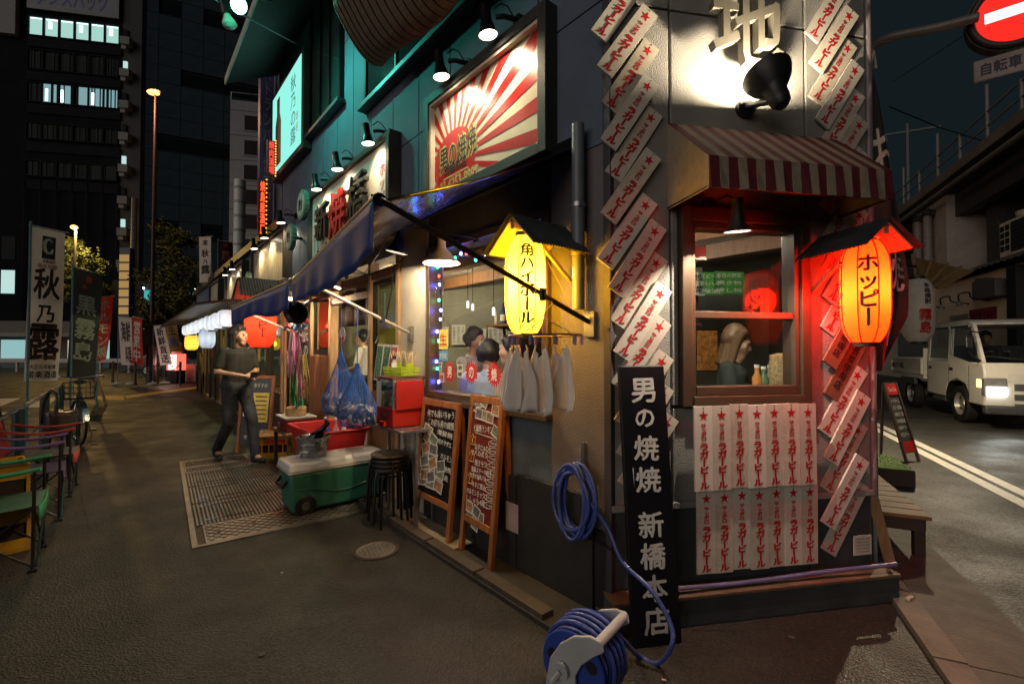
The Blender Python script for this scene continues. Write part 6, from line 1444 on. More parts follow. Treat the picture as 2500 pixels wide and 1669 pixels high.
m, w, h = frame_of(G(500, 965), G(512, 958), D(516, 860, 16.5)); t = placed('easel_board', 'dark wooden easel board leaning at the end of the shop row', 'easel', m); obj('board', B().box(0, w, 0, .03, .25, h), wood, t); obj('leg', B().box(0, .05, -.01, .04, 0, .24), wood, t); obj('leg', B().box(w - .05, w, -.01, .04, 0, .24), wood, t)
m, w, h = frame_of(G(236, 985), G(258, 988), D(226, 888, 11.5)); t = placed('easel_board', 'pale wooden easel board leaning outward past the bicycle', 'easel', m); obj('board', B().box(0, w, 0, .03, .25, h), palewood, t); obj('leg', B().box(0, .05, -.01, .04, 0, .24), palewood, t); obj('leg', B().box(w - .05, w, -.01, .04, 0, .24), palewood, t)
# guard rail of the big road
gw = M('guard rail white', (.50, .48, .46), .5, var=.15, dirt=.2)
gA, gB = Vector((-42, 30.5, 0)), Vector((-13.5, 27.5, 0)); gd = (gB - gA)
t = thing('guard_rail', 'long white road guard rail across the end of the alley', 'guard rail', gA, math.atan2(gd.y, gd.x))
obj('beam', B().box(0, gd.length, -.04, .0, .62, .88), gw, t, bevel=.02)
for i in range(15): obj('post', B().box(i * 2.0 - .06, i * 2.0 + .06, .001, .12, 0, .86), gw, t)
# rope fence of slim posts near the banners
t = thing('rope_fence', 'low brown post and rope fence before the far banners', 'fence', Vector((-17.2, 18.6, 0)), -.05)
for i in range(5): obj('post', B().rod((i * .95, 0, 0), (i * .95, 0, .95), .045, n=8), M('brown post', (.12, .07, .04), .7), t)
for i in range(4): obj('rope', B().tube([(i * .95 + .95 * j / 8, 0, .85 - .28 * math.sin(math.pi * j / 8)) for j in range(9)], .018, 6), M('rope', (.10, .06, .04), .8), t)
# parked dark car with red tail lights
t = thing('dark_car', 'dark car with red tail lights passing beyond the lit box sign', 'car', Vector((-18.6, 30.5 - 4.8, 0)), R(8))
cb_ = M('car dark paint', (.02, .02, .024), .25, .3, coat=.6)
obj('body', B().prism([(-2.1, .3), (2.1, .3), (2.15, .7), (1.9, .88), (.9, .95), (.4, 1.38), (-1.0, 1.42), (-1.7, 1.0), (-2.1, .9)], -.8, .8), cb_, t, bevel=.08)
obj('side_window', B().prism([(.75, .97), (.35, 1.32), (-.95, 1.36), (-1.45, 1.0)], -.812, -.803), M('car window', (.02, .025, .03), .05), t)
for x in (-1.3, 1.3): w_ = obj('wheel', B().lathe([(.31, -.1), (.31, .1)], 22), tyre, t, (x, -.72, .31), rot=(R(90), 0, 0)); obj('rim', B().lathe([(.19, -.11), (.19, .11)], 16), steel, w_)
for y in (-.6, .6): obj('tail_light', B().box(1.98, 2.14, y - .18, y + .18, .62, .82), glow('tail red', (1., .06, .02), 8.), t)
# ================================================================ street lamps
orange = glow('sodium glow', (1.0, .45, .12), 3.2)
lp = G(369, 938)
t = thing('street_lamp', 'tall thin street lamp post with an orange head beyond the alley', 'street lamp', lp)
topz = D(369, 228, lp.y).z
obj('pole', B().rod((0, 0, 0), (0, 0, 1.6), .17, n=14).rod((0, 0, 1.6), (0, 0, topz), .08, .04, n=12), M('lamp post red brown', (.045, .014, .012), .5), t, smooth=True)
for k, dx in enumerate((-.06,)):
    hd = obj('lamp_head', B().ell((dx, 0, topz + .05), (.30, .16, .10), 14, 8), M('lamp head', (.3, .25, .2), .4), t, smooth='all'); obj('lens', B().ell((dx, 0, topz - .0), (.24, .13, .08), 14, 8), orange, hd, smooth='all')
light('POINT', t, (.1, -1.2, topz - .3), 800, (1., .50, .20), .3)
l2 = Vector((-31.5, 33.5, 0)); hz = D(181, 555, 33.5)
t = thing('street_lamp', 'lower amber street lamp shining into the leafy tree crown', 'street lamp', (hz.x, hz.y, 0))
obj('pole', B().rod((-.2, 0.3, 0), (-.2, .3, hz.z), .08, n=10).rod((-.2, .3, hz.z), (0, 0, hz.z + .15), .05, n=8), M('grey lamp post', (.12, .12, .12), .5), t); obj('lens', B().ell((0, 0, hz.z), (.22, .22, .16), 14, 8), glow('amber lens', (1., .62, .14), 4.0), t, smooth='all')
light('POINT', t, (.2, .3, hz.z - .2), 1300, (1., .62, .18), .2)
# ================================================================ trees
leafs = [M('leaf %d' % i, c, .6, var=.35, scale=3) for i, c in enumerate(((.07, .10, .03), (.045, .075, .025), (.09, .10, .03)))]
barkm = M('bark', (.07, .05, .035), .9, var=.4, bump=.5, bscale=20)
def tree(label, base, H, crown, seed, n=5200, leaf=.16, trunk=.16):
    rr = random.Random(seed); t = thing('leafy_tree', label, 'tree', base)
    b = B(); b.tube([(0, 0, 0), (.05, .02, H * .3), (-.04, .05, H * .6), (.05, 0, H * .85)], [trunk, trunk * .8, trunk * .5, trunk * .2], 9); cl_ = []
    for (cx_, cy_, cz_, rx_, ry_, rz_) in crown:
        b.tube([(0, 0, H * .35), (cx_ * .5, cy_ * .5, (H * .35 + cz_) / 2 + .1), (cx_, cy_, cz_)], [trunk * .5, trunk * .3, trunk * .1], 6)
        for _ in range(16):
            d = Vector((rr.gauss(0, 1), rr.gauss(0, 1), rr.gauss(0, 1))).normalized(); k_ = rr.uniform(.35, 1.02)
            cl_.append((Vector((cx_ + d.x * rx_ * k_, cy_ + d.y * ry_ * k_, cz_ + d.z * rz_ * k_)), rr.uniform(.14, .34) * (rx_ + rz_) / 2))
    obj('trunk', b, barkm, t, smooth=True)
    for m_i in range(3):
        vs, fs = [], []
        for _ in range(n // 3):
            c_, r_ = cl_[rr.randrange(len(cl_))]; p_ = c_ + Vector((rr.gauss(0, .55), rr.gauss(0, .55), rr.gauss(0, .5))) * r_
            a = Vector((rr.gauss(0, 1), rr.gauss(0, 1), rr.gauss(0, .6))).normalized(); q_ = a.orthogonal().normalized() * leaf * .32; a = a * leaf * rr.uniform(.6, 1.2) * .6; k_ = len(vs)
            vs += [p_ - a, p_ + q_, p_ + a, p_ - q_]; fs.append((k_, k_ + 1, k_ + 2, k_ + 3))
        obj('crown', B().add(vs, fs), leafs[m_i], t, kind='stuff')
    return t
tb_ = D(405, 900, 24.5); tb_.z = 0
tree('bushy round-headed tree beside the lamp post, lit amber at its crown', tb_, 8.2, [(0, 0, 5.3, 1.6, 1.4, 2.0), (-.5, 0, 3.3, 1.4, 1.2, 1.0), (.9, 0, 3.9, 1.3, 1.2, 1.2), (.2, 0, 7.0, 1.0, 1.0, 1.1)], 1, 9000, .17)
t3 = D(190, 880, 35.5); t3.z = 0
tree('tree behind the white banner with its crown lit yellow by a street lamp', t3, 10.5, [(-.6, 0, 8.6, 1.8, 1.3, 1.7), (1.0, .0, 7.6, 1.4, 1.2, 1.3), (-1.6, .4, 9.6, 1.3, 1.2, 1.2), (.4, 0, 6.3, 1.5, 1.2, 1.0)], 2, 8000, .20)
t4 = D(455, 900, 32); t4.z = 0
tree('darker tree half hidden behind the shop lanterns', t4, 7.5, [(0, 0, 4.6, 1.8, 1.4, 1.7), (1.4, 0, 3.6, 1.5, 1.2, 1.2), (-1.2, 0, 3.0, 1.3, 1.2, 1.0)], 3, 5000, .2)
# ================================================================ far buildings
def facade(name, label, u0, u1, Y, deg, H, m):
    """frontal block: left edge seen at u0 at distance Y, running right and away"""
    p = D(u0, 855, Y); p.z = 0; a = R(deg)
    # right end on the sight line u1
    k = (u1 - 1250) / FPX; w = (k * p.y - p.x) / (math.cos(a) - k * math.sin(a))
    t = thing(name, label, 'building', p, a); return t, w
dk = M('dark office wall', (.010, .011, .017), .85, spec=.06, var=.25, scale=.5); dk2 = M('dark spandrel', (.016, .017, .024), .85, spec=.06, var=.2, scale=.5)
t, w = facade('office_building', 'dark office block with bands of windows, top one brightly lit', -40, 283, 50, 11, 60, dk)
H = 62
obj('wall', B().box(0, w, .3, 1.2, 0, H), dk, t)
fr_h = 3.42
def zat(v, Y): return D(300, v, Y).z
Yc = 52.0
litm = glow('lit office ceiling', (.62, .92, .86), .75); dimm = M('dark office glass', (.010, .014, .018), .35, var=.3, spec=.05)
x0w = w * .27; cols = 6; cw = (w * .985 - x0w) / cols
tube_ = glow('office tube lights', (.8, 1., .97), 3.0)
zrows = [zat(v, Yc) for v in (80, 160, 238, 330, 420)]
for rI, zc in enumerate(zrows):
    for c in range(cols):
        xa, xb = x0w + c * cw, x0w + (c + 1) * cw
        hgt = 2.35 if rI < 3 else 1.9
        wn_ = obj('window', B().box(xa, xa + .10, .0, .3, zc - hgt/2, zc + hgt/2).box(xb - .06, xb, .0, .3, zc - hgt/2, zc + hgt/2).box(xa + .1, xb - .06, .0, .3, zc + hgt/2 - .12, zc + hgt/2).box(xa + .1, xb - .06, .0, .3, zc - hgt/2, zc - hgt/2 + .12), dk2, t)
        if rI == 0:
            obj('lit_room', B().box(xa + .1, xb - .06, .24, .28, zc - hgt/2 + .12, zc + hgt/2 - .12), litm, wn_); obj('pane', B().box(xa + .1, xb - .06, .08, .09, zc - hgt/2 + .12, zc + hgt/2 - .12), glass('office pane', (.85, .95, .92), .6), wn_)
            obj('tube_light', B().box(xa + .15, xb - .25, .20, .23, zc + hgt/2 - .30, zc + hgt/2 - .20), tube_, wn_)
            if c in (1, 3, 5): obj('tube_light', B().box(xa + .4, xa + .75, .20, .23, zc - .1, zc + .7), tube_, wn_)
        else:
            obj('pane', B().box(xa + .1, xb - .06, .16, .2, zc - hgt/2 + .12, zc + hgt/2 - .12), dimm, wn_)
            rr = random.Random(rI * 10 + c)
            sl_ = B(); n = 9
            for i in range(n):
                if rr.random() < (.75 if rI == 2 else .45): xx = xa + .12 + (xb - xa - .25) * i / n; sl_.box(xx, xx + .12, .10, .13, zc - hgt/2 + .14, zc + hgt/2 - .14)
            if sl_.v: obj('blind_slats', sl_, glow('lit blinds', (.45, .8, .85), .42) if rI == 2 and 1 <= c else M('grey blinds', (.045, .058, .062), .85, spec=.06), wn_)
            if rI == 2 and c in (1, 2, 4): obj('tube_light', B().box(xa + .3, xa + .55, .08, .10, zc - .9, zc + .5), tube_, wn_)
    obj('spandrel', B().box(x0w, w, .12, .29, zc - 2.35, zc - 1.3), dk2, t)
for c in range(cols + 1): obj('pier', B().box(x0w + c * cw - .08, x0w + c * cw + .04, .05, .11, 0, zrows[4] - 1.2), dk2, t)
# rooftop sign board over the lit floor
sb = obj('fascia_sign', B().box(w * .27, w * .985, -.1, .1, zat(52, Yc) + .5, zat(-60, Yc)), M('office sign white', (.16, .17, .22), .5), t); text(sb, 'タンスパック', w * .55, 2.2, (w * .62, -.11, zat(8, Yc)), M('sign blue', (.03, .05, .22), .5), bold=.03)
obj('side_sign', B().box(.1, w * .2, -.3, .29, zat(110, Yc), zat(-60, Yc)), M('grey hoarding', (.18, .18, .2), .6), t, bevel=.05)
for z in (5.2, 9): obj('lit_strip_window', B().box(w * .10, w * .20, .26, .29, zat(690, Yc) - 1.4 + (z - 5.2), zat(690, Yc) + 1.2 + (z - 5.2)), litm if z < 6 else dimm, t)
# stair side with air conditioners
for i in range(9):
    zc = zat(95 + 78 * i, Yc)
    ac = obj('air_conditioner', B().box(w + .15, w + 1.15, -.5, .4, zc - .55, zc + .35), M('ac pale', (.16, .16, .17), .6), t, bevel=.03); obj('bracket', B().box(w + .2, w + .7, -.3, .3, zc - 1.0, zc - .56), M('ac bracket', (.2, .2, .2), .6), ac)
    obj('stair_window', B().box(w + .2, w + .6, .12, .29, zc + .6, zc + 1.5), litm if i in (1, 4, 6) else dimm, t)
obj('stair_wall', B().box(w + .01, w + 2.0, .3, 1.2, 0, H), M('stair wall', (.022, .022, .026), .7), t)
# low arcade under the office block: pale lit shop strip
ar = thing('low_arcade', 'low pale arcade with lit shop windows under the office block', 'building', D(-40, 855, 42).xy.to_3d(), R(8))
obj('wall', B().box(0, 26, 1, 4, 0, 4.2), M('arcade wall', (.16, .14, .13), .7), ar); obj('canopy', B().box(0, 26, -1.2, 1, 2.7, 3.0), M('arcade canopy', (.25, .23, .22), .6), ar)
for i in range(9): obj('shop_window', B().box(.6 + i * 2.8, 2.6 + i * 2.8, .93, .99, .5, 2.4), glow('shop window glow', (1., .85, .6), .55) if i % 3 else glow('shop window cyan', (.5, .9, .9), .5), ar)
# dark tower made of panels
tw = M('tower panel', (.04, .062, .08), .85, spec=.06, var=.2, scale=.3); twd = M('tower joint', (.02, .025, .03), .85, spec=.06)
t, w = facade('panel_tower', 'huge dark tower clad in square panels behind the street lamp', 318, 760, 78, 26, 90, tw)
obj('core', B().box(0, w, .25, 20, 0, 95), twd, t); obj('edge_pier', B().box(-1.2, -.05, .1, 20, 0, 95), M('tower edge', (.07, .065, .065), .7), t)
pw_, ph_ = 3.3, 3.05; nc = int(w / pw_)
pm = B().box(.04, pw_ - .04, 0, .24, .04, ph_ - .04).mesh('cladding_panel'); pm.materials.append(tw)
sm = B().box(.0, pw_, .16, .245, .5, ph_ - .5).mesh('slot_window'); sm.materials.append(dimm)
cnt = 0
for j in range(26):
    for i in range(min(nc, 12)):
        z = j * ph_; slot = (j in (7, 12, 16, 20, 23) and (j + i * 3) % 7 < 5 and i > 0)
        if cnt >= 300: continue
        obj('slot_window' if slot else 'cladding_panel', sm if slot else pm, None, t, (i * pw_, 0, z)); cnt += 1
# white block
t, w = facade('white_block', 'pale narrow apartment block with dark windows and roof tank', 556, 720, 52, 12, 30, white)
Hb = zat(255, 53); wb = M('pale block tile', (.20, .22, .28), .7, var=.1, scale=.5)
obj('wall', B().box(0, w, 0, 12, 0, Hb), wb, t); obj('side_wall', B().box(-.02, -.001, .0, 12, 0, Hb - .2), M('block side', (.16, .165, .18), .8), t)
obj('roof_rail', B().rod((0, .2, Hb + 1.0), (w, .2, Hb + 1.0), .05).rod((0, .2, Hb), (0, .2, Hb + 1.0), .05), steel, t); obj('roof_tank', B().rod((w * .45, 4, Hb), (w * .45, 4, Hb + 3.2), 1.3, n=16), M('tank', (.10, .10, .11), .7), t)
for i in range(8):
    zc = zat(302 + 60 * i, 52.5)
    for k in range(2):
        wn_ = obj('window', B().box(1.5 + k * 3.2, 4.3 + k * 3.2, -.06, -.005, zc - .85, zc + .85), M('window dark', (.02, .02, .025), .4, spec=.08), t); obj('sill', B().box(1.4 + k * 3.2, 4.4 + k * 3.2, -.12, -.005, zc - .98, zc - .87), wb, wn_)
    obj('floor_joint', B().box(0, w, -.012, -.002, zc + 1.35, zc + 1.40), twd, t)
# turquoise lit shopfront beyond the trees
t, w = facade('turquoise_shop', 'turquoise lit glass entrance beyond the trees', 325, 500, 36, 6, 8, white)
obj('wall', B().box(-2, w + 3, .4, 6, 0, 7.0), dk, t)
for k, (a, b_) in enumerate(((0.1, .26), (.70, .84), (.86, .94))):
    fr_ = obj('window', B().box(w * a, w * b_, .2, .39, 3.2, 6.4), dk2, t); obj('lit_pane', B().box(w * a + .1, w * b_ - .1, .17, .195, 3.3, 6.2), glow('turquoise glow', (.10, .72, .74), .75 if k else .5), fr_)
for x in (.12, .72, .85): obj('down_light', B().ell((w * x, .1, 6.35), (.07, .07, .07), 8, 6), glow('cyan downlight', (.6, 1., 1.), 25.), t)
# vertical shop sign with amber panels
p = D(297, 900, 30)
t = thing('amber_sign_column', 'slim column of small amber lit sign panels below the office block', 'sign', (p.x, p.y, 0)); obj('post', B().box(-.35, .35, .1, .5, 0, 8.2), black, t)
for i in range(7): obj('sign_panel_lit', B().box(-.3, .3, .04, .098, 4.0 + .58 * i - .2, 4.0 + .58 * i + .26), glow('amber panel', (1., .6, .2), .35), t)
p = D(322, 900, 33); t = thing('utility_pole', 'grey concrete utility pole beside the amber sign column', 'pole', (p.x, p.y, 0)); obj('shaft', B().rod((0, 0, 0), (0, 0, 12.5), .22, .17, n=12), M('pole grey', (.14, .13, .13), .8), t); obj('junction_box', B().box(-.25, .25, -.45, -.2, 6.8, 7.6), M('box grey', (.2, .2, .2), .6), t)
# ================================================================ the street side
p = FR.w(0, 7.6, 0); FX = Fr(p.x, p.y, 245.35)      # facades across the street, facing us
# --- black banner furled at the corner
bp0 = D(2126, 600, 2.95); bp0.z = 0
t = thing('cloth_banner', 'long black furled banner with pale brush strokes on a pole at the street corner', 'banner', bp0)
prof = [(0, .02, .03), (.12, .05, .10), (.3, .08, .18), (.5, .10, .25), (.7, .11, .29), (.82, .10, .27), (1, .05, .05)]
def edge(v):
    for (a, l, r), (b_, l2, r2) in zip(prof, prof[1:]):
        if a <= v <= b_: k = (v - a) / (b_ - a); return l + (l2 - l) * k, r + (r2 - r) * k
    return prof[-1][1:]
ZT, ZB = D(2130, 150, 2.95).z, D(2160, 905, 2.95).z
def SB(u, v, off=0.0):
    l, r = edge(v); x = .01 + (r + .0) * u * 1.0
    return Vector((x, .10 * math.sin(u * 7 + v * 3) * (.3 + .7 * v) * .6 + .05 * u - off, ZT + (ZB - ZT) * v))
obj('cloth', B().grid(lambda u, v: SB(u, v), 22, 40), bk_, t, smooth='all')
obj('red_edge', B().grid(lambda u, v: SB(.18 + .14 * u, .62 + .36 * v, .008), 4, 16), brd, t, smooth='all')
for ch, u, v, w, h, m_ in (('お', .45, .30, .55, .16, cream), ('焼', .62, .68, .6, .12, whp_), ('酎', .5, .88, .5, .08, whp_)):
    me = textmesh(ch, 1., 1., bold=.02).copy(); me.materials.clear(); me.materials.append(m_)
    for q_ in me.vertices: q_.co = SB(min(1, max(0, u + q_.co.x * w)), min(1, max(0, v - q_.co.z * h)), .012)
    obj('lettering', me, None, t)
obj('pole', B().rod((0, 0, 0), (0, 0, ZT + .1), .012, n=8), M('grey pole', (.3, .3, .32), .4), t); obj('tie_strap', B().tube([(0, 0, ZT - .08), (.03, -.01, ZT + .06), (.05, 0, ZT - .05)], .008, 5), cream, t)
# --- unlit pale lantern, mat roof behind it
wl_ = M('unlit lantern paper', (.62, .56, .48), .8, var=.15); 
lc = D(2240, 758, 4.1)
t = lantern('paper_lantern', 'unlit pale paper lantern with black and red characters behind the furled banner', lc, R(-42), .12, .56, wl_, M('seam faint', (.3, .26, .2), .8), (1, 1, 1), 0, None, ink, lines=0)
for body, w_, h_, z_, m_, a0 in (('本格焼酎', .045, .19, .145, ink, .6), ('霧島', .09, .21, -.10, redpaint, .45)):
    me = textmesh(body, w_, h_, vertical=True, bold=.03).copy(); me.materials.clear(); me.materials.append(m_)
    for v in me.vertices: x, z = v.co.x, v.co.z + z_; r_ = .12 * (1 - .45 * min(1, abs(2 * z / .56)) ** 4.4) + .007; a = x / .12 + a0; v.co = (r_ * math.sin(a), -r_ * math.cos(a), z)
    obj('lettering', me, None, t)
obj('bracket', B().rod((0, 0, .40), (-.7, -.05, .42), .012, n=6), blackm, t)
mt_ = M('amber bamboo mat', (.42, .26, .07), .7, var=.5, scale=6, stretch=(1, 14, 1))
t = thing('bamboo_roof', 'amber lit bamboo mat roof sloping out over the side street', 'roof', D(2235, 640, 5.6)); o_ = D(2235, 640, 5.6)
q4 = [D(2228, 628, 5.4) - o_, D(2375, 662, 7.6) - o_, D(2290, 708, 6.4) - o_, D(2238, 690, 4.9) - o_]
obj('mat', B().add(q4, [(0, 1, 2, 3)]), mt_, t, solid=.03)
for k in range(5): a = q4[0].lerp(q4[1], k / 4); b_ = q4[3].lerp(q4[2], k / 4); obj('bamboo_pole', B().rod(a + Vector((0, 0, .03)), b_ + Vector((0, 0, .03)), .018, n=7), palewood, t)
pendant('warm lamp hanging under the bamboo mat roof', D(2262, 690, 6.3), 0, .10, .10, (0, 0, -1), WARM, 330, enam, [(0, 0, .12), (0, 0, .3)])
# --- illuminated no entry sign on an arm
c = D(2487, 22, 4.7); face = Vector((-c.x * .75, -c.y, -.6)).normalized(); rz = math.atan2(face.x, -face.y)
t = thing('no_entry_sign', 'round illuminated red no entry sign with white bar over the street', 'road sign', c, rz)
obj('housing', B().rod((0, .02, 0), (0, .16, 0), .40, n=40), M('housing dark', (.05, .035, .03), .5), t, smooth=True); obj('rim', B().tube([(.355 * math.cos(2*math.pi*i/40), .0, .355 * math.sin(2*math.pi*i/40)) for i in range(40)], .035, 8, closed=True), M('housing dark', (.05, .035, .03), .5), t, smooth='all')
obj('lit_disc', B().rod((0, .0, 0), (0, .019, 0), .33, n=40), glow('sign red', (1.0, .03, .02), .95), t)
obj('lit_bar', B().box(-.25, .25, -.006, -.001, -.055, .055), glow('sign white', (1., .97, .93), 1.25), t)
pl_ = thing('supplement_plate', 'grey supplementary plate with dark writing below the no entry sign', 'road sign', c + Vector((0, 0, -.53)), rz)
obj('plate', B().box(-.34, .34, .02, .05, -.12, .12), M('plate grey', (.34, .28, .26), .6), pl_, bevel=.03); text(pl_, '自転車を除く', .60, .13, (.02, .015, 0), M('plate blue ink', (.02, .02, .06), .6), bold=.02); obj('bracket', B().rod((0, .08, .12), (0, .1, .3), .02), steel, pl_)
arm = [D(2100, 170, 5.5), D(2130, 118, 5.4), D(2175, 92, 5.25), D(2290, 68, 5.0), c + Vector((-.30, .12, 0))]
t = thing('sign_mast', 'bent grey steel mast arm holding the no entry sign', 'mast', (arm[0].x - .25, arm[0].y, 0)); o_ = t.location
obj('mast', B().tube([Vector((0, 0, 0)), Vector((0, 0, 3.6))] + sp([a - Vector(o_) for a in arm]), .05, 12), M('mast grey', (.22, .19, .17), .5, .2), t, smooth='all')
# --- chalkboard with drink header
m, w, h = frame_of(G(2214, 1131), G(2246, 1126), D(2157, 934, 5.9))
t = placed('drink_board', 'narrow slanting chalkboard with a red drink header on the roadside', 'chalkboard', m)
dw = M('dark board frame', (.10, .06, .045), .5)
for x in (0, w - .025): obj('leg', B().box(x, x + .025, -.01, .02, 0, h), dw, t)
obj('board', B().box(.026, w - .026, 0, .01, .12, h), M('grey chalkboard', (.05, .05, .05), .5, var=.6, scale=8), t); hd = obj('header', B().box(.03, w - .03, -.006, -.001, h - .16, h - .02), redpaint, t); text(hd, 'Coca-Cola', (w - .06) * .7, .05, (w / 2, -.007, h - .09), white, shear=.2)
obj('lower_label', B().box(.03, w - .03, -.006, -.001, .13, .26), redpaint, t)
for i in range(6): text(t, ['ハイボール', '生ビール四百', '焼酎三百', '日本酒各種', '梅酒サワー', '枝豆ポテト'][i], (w - .06) * .8, .05, (w / 2, -.003, h - .24 - .085 * i), chalk)
bkq = m.inverted() @ G(2151, 1108); obj('back_leg', B().plank((.02, .02, h - .05), (bkq.x, bkq.y, bkq.z + .01), .03, .02), dw, t)
# --- bench of slats, turf block, leaning plank
t = thing('slat_bench', 'low wooden slat bench against the street side of the building', 'bench', FR.w(0, 0, 0), FR.a)
bwd = M('bench wood', (.22, .15, .07), .7, var=.35, scale=5, stretch=(6, 1, 6), bump=.2)
for k in range(9): obj('slat', B().box(.62 + .15 * k, .62 + .15 * k + .138, -.47, -.02, .275, .30), bwd, t, bevel=.004)
obj('end_rail', B().box(.64, .66, -.44, -.04, .19, .274), dkw, t); obj('end_rail', B().box(1.92, 1.94, -.44, -.04, .19, .274), dkw, t); obj('side_rail', B().box(.661, 1.919, -.45, -.43, .19, .274), dkw, t)
for x in (.67, 1.86):
    for y in (-.42, -.08): obj('leg', B().box(x, x + .06, y - .03, y + .03, 0, .274), dkw, t)
t = thing('turf_block', 'black wooden step topped with green artificial turf', 'step', FR.w(2.65, .62, 0), FR.a)
obj('box', B().box(0, .75, -.38, .38, 0, .17), dkw, t, bevel=.006)
tm_ = M('artificial turf', (.09, .17, .03), .9, var=.4, scale=30); b = B(); rr = random.Random(6)
for _ in range(1500): x, y = rr.uniform(.01, .74), rr.uniform(-.37, .37); b.add([(x - .004, y, .17), (x + .004, y, .17), (x + rr.uniform(-.012, .012), y + rr.uniform(-.012, .012), .19 + rr.uniform(0, .012))], [(0, 1, 2)])
obj('turf_blades', b, tm_, t, kind='stuff'); obj('turf_backing', B().box(.005, .745, -.375, .375, .171, .178), tm_, t)
t = thing('timber_plank', 'pale timber plank leaning against the corner by the bench', 'plank', FR.w(.35, .17, 0), FR.a); obj('plank', B().plank((.05, -.02, .01), (-.02, .12, .62), .06, .02, (1, 0, 0)), palewood, t)
hz_ = FC
obj('low_hose', B().tube(sp([FC.w(.28, .075, .185), FC.w(.7, .07, .176), FC.w(1.2, .07, .19), FC.w(1.62, .085, .20), FC.w(1.66, .06, .19), FC.w(1.665, .03, .16)]), .0115, 8), M('lilac hose', (.16, .14, .28), .4), smooth='all', label='lilac hose lying along the top of the corner step', cat='hose')
# ================================================================ truck
t = thing('light_truck', 'white double cab light truck with glaring headlamp coming up the street', 'truck', FR.w(8.55, 4.27, 0), FR.a + math.pi)
tp_ = M('truck cream white', (.80, .77, .70), .3, var=.05, coat=.4, dirt=.1); trim = M('truck trim grey', (.09, .09, .09), .5)
HW = .84
cab_low = [(1.02, .42), (1.06, .62), (1.04, 1.02), (.98, 1.16), (-1.42, 1.16), (-1.42, .46), (.42, .46), (.40, .62), (.28, .76), (.0, .82), (-.28, .76), (-.40, .62), (-.42, .46), (-.5, .46)]
lowp = [(1.02, .42), (1.06, .62), (1.04, 1.02), (.98, 1.18), (-1.42, 1.18), (-1.42, .46), (-.47, .46), (-.46, .60), (-.34, .76), (.0, .84), (.34, .76), (.46, .60), (.47, .42)]
b = B().prism(lowp, -HW, HW)
bdy = obj('cab_body', b, tp_, t, bevel=.025, smooth=True)
obj('roof', B().prism([(.52, 1.90), (.45, 1.96), (.2, 1.99), (-1.25, 1.99), (-1.42, 1.93), (-1.42, 1.86), (.50, 1.86)], -.80, .80), tp_, t, bevel=.02, smooth=True)
pil = [((.93, 1.17), (.50, 1.89), .09), ((-.34, 1.17), (-.34, 1.88), .12), ((-1.36, 1.17), (-1.36, 1.88), .12)]
for s_ in (-1, 1):
    for (x0_, z0_), (x1_, z1_), w_ in pil: obj('pillar', B().plank((x0_, s_ * (HW - .035), z0_), (x1_, s_ * .765, z1_), .05, w_, (1, 0, .1)), tp_, t)
gl = glass('truck pane', (.45, .5, .5), 1.0)
for s_ in (-1, 1):
    y0, y1 = s_ * (HW - .02), s_ * .775
    def wp(poly): return B().add([(x, y0 + (y1 - y0) * (z - 1.18) / .7, z) for x, z in poly], [tuple(range(len(poly)))])
    obj('door_window', wp([(.84, 1.19), (-.28, 1.19), (-.28, 1.86), (.46, 1.86)]), gl, t); obj('rear_window', wp([(-.40, 1.24), (-1.30, 1.24), (-1.30, 1.86), (-.40, 1.86)]), gl, t)
    obj('window_trim', B().tube([(x, y0 + (y1 - y0) * (z - 1.18) / .7 + s_ * .012, z) for x, z in [(.86, 1.13), (.40, 1.19), (-.27, 1.30), (-.27, 1.85), (.46, 1.85)]], .012, 6, closed=True), chrome, t)
    obj('window_sill', B().add([(x, y0 + s_ * .022, z) for x, z in [(.90, 1.12), (.42, 1.20), (-.27, 1.31), (-.33, 1.12)]], [(0, 1, 2, 3)]), tp_, t, solid=.01)
    obj('rain_visor', B().box(-.30, .44, s_ * .80 - .01, s_ * .80 + .01, 1.84, 1.88), chrome, t); obj('rain_visor', B().box(-1.32, -.40, s_ * .80 - .01, s_ * .80 + .01, 1.84, 1.88), chrome, t)
    for x in (-.22, -1.22): obj('door_handle', B().box(x - .07, x + .07, s_ * HW - .012, s_ * HW + .018, 1.00, 1.06), black, t, bevel=.01)
    for x0_ in (.50, -.33, -1.36): obj('door_gap', B().box(x0_ - .006, x0_ + .006, s_ * (HW + .001) - .002, s_ * (HW + .001) + .002, .48, 1.16), black, t)
    obj('side_crease', B().box(-1.40, .98, s_ * HW - .005, s_ * HW + .010, .88, .90), tp_, t)
    for nm, ax_ in (('front', 0.0), ('rear', -2.55)):
        w_ = thing('wheel', None, None); w_.parent = t; w_.location = (ax_, s_ * (HW - .13), .36); w_.rotation_euler = (R(90) * s_ * -1, 0, 0)
        obj('tyre', B().lathe([(.22, -.09), (.33, -.095), (.36, -.06), (.36, .06), (.33, .095), (.22, .09)], 32, cap0=False, cap1=False), tyre, w_, smooth=True)
        rm = obj('rim', B().lathe([(.0, .02), (.09, .06), (.10, .03), (.19, .02), (.215, .07), (.225, .09), (.22, -.08)], 28, cap0=False, cap1=False), M('rim silver', (.5, .48, .44), .35, .6), w_, smooth=True)
        for k in range(5): a = k * 1.257; obj('rim_hole', B().lathe([(.036, .028), (.036, .035)], 12), black, w_, (.15 * math.cos(a), .15 * math.sin(a), 0))
    obj('wheel_arch', B().grid(lambda u, v: (.47 * math.cos(math.pi * u), s_ * (HW - .25 + .255 * v), .44 + .40 * math.sin(math.pi * u)), 16, 1), black, t)
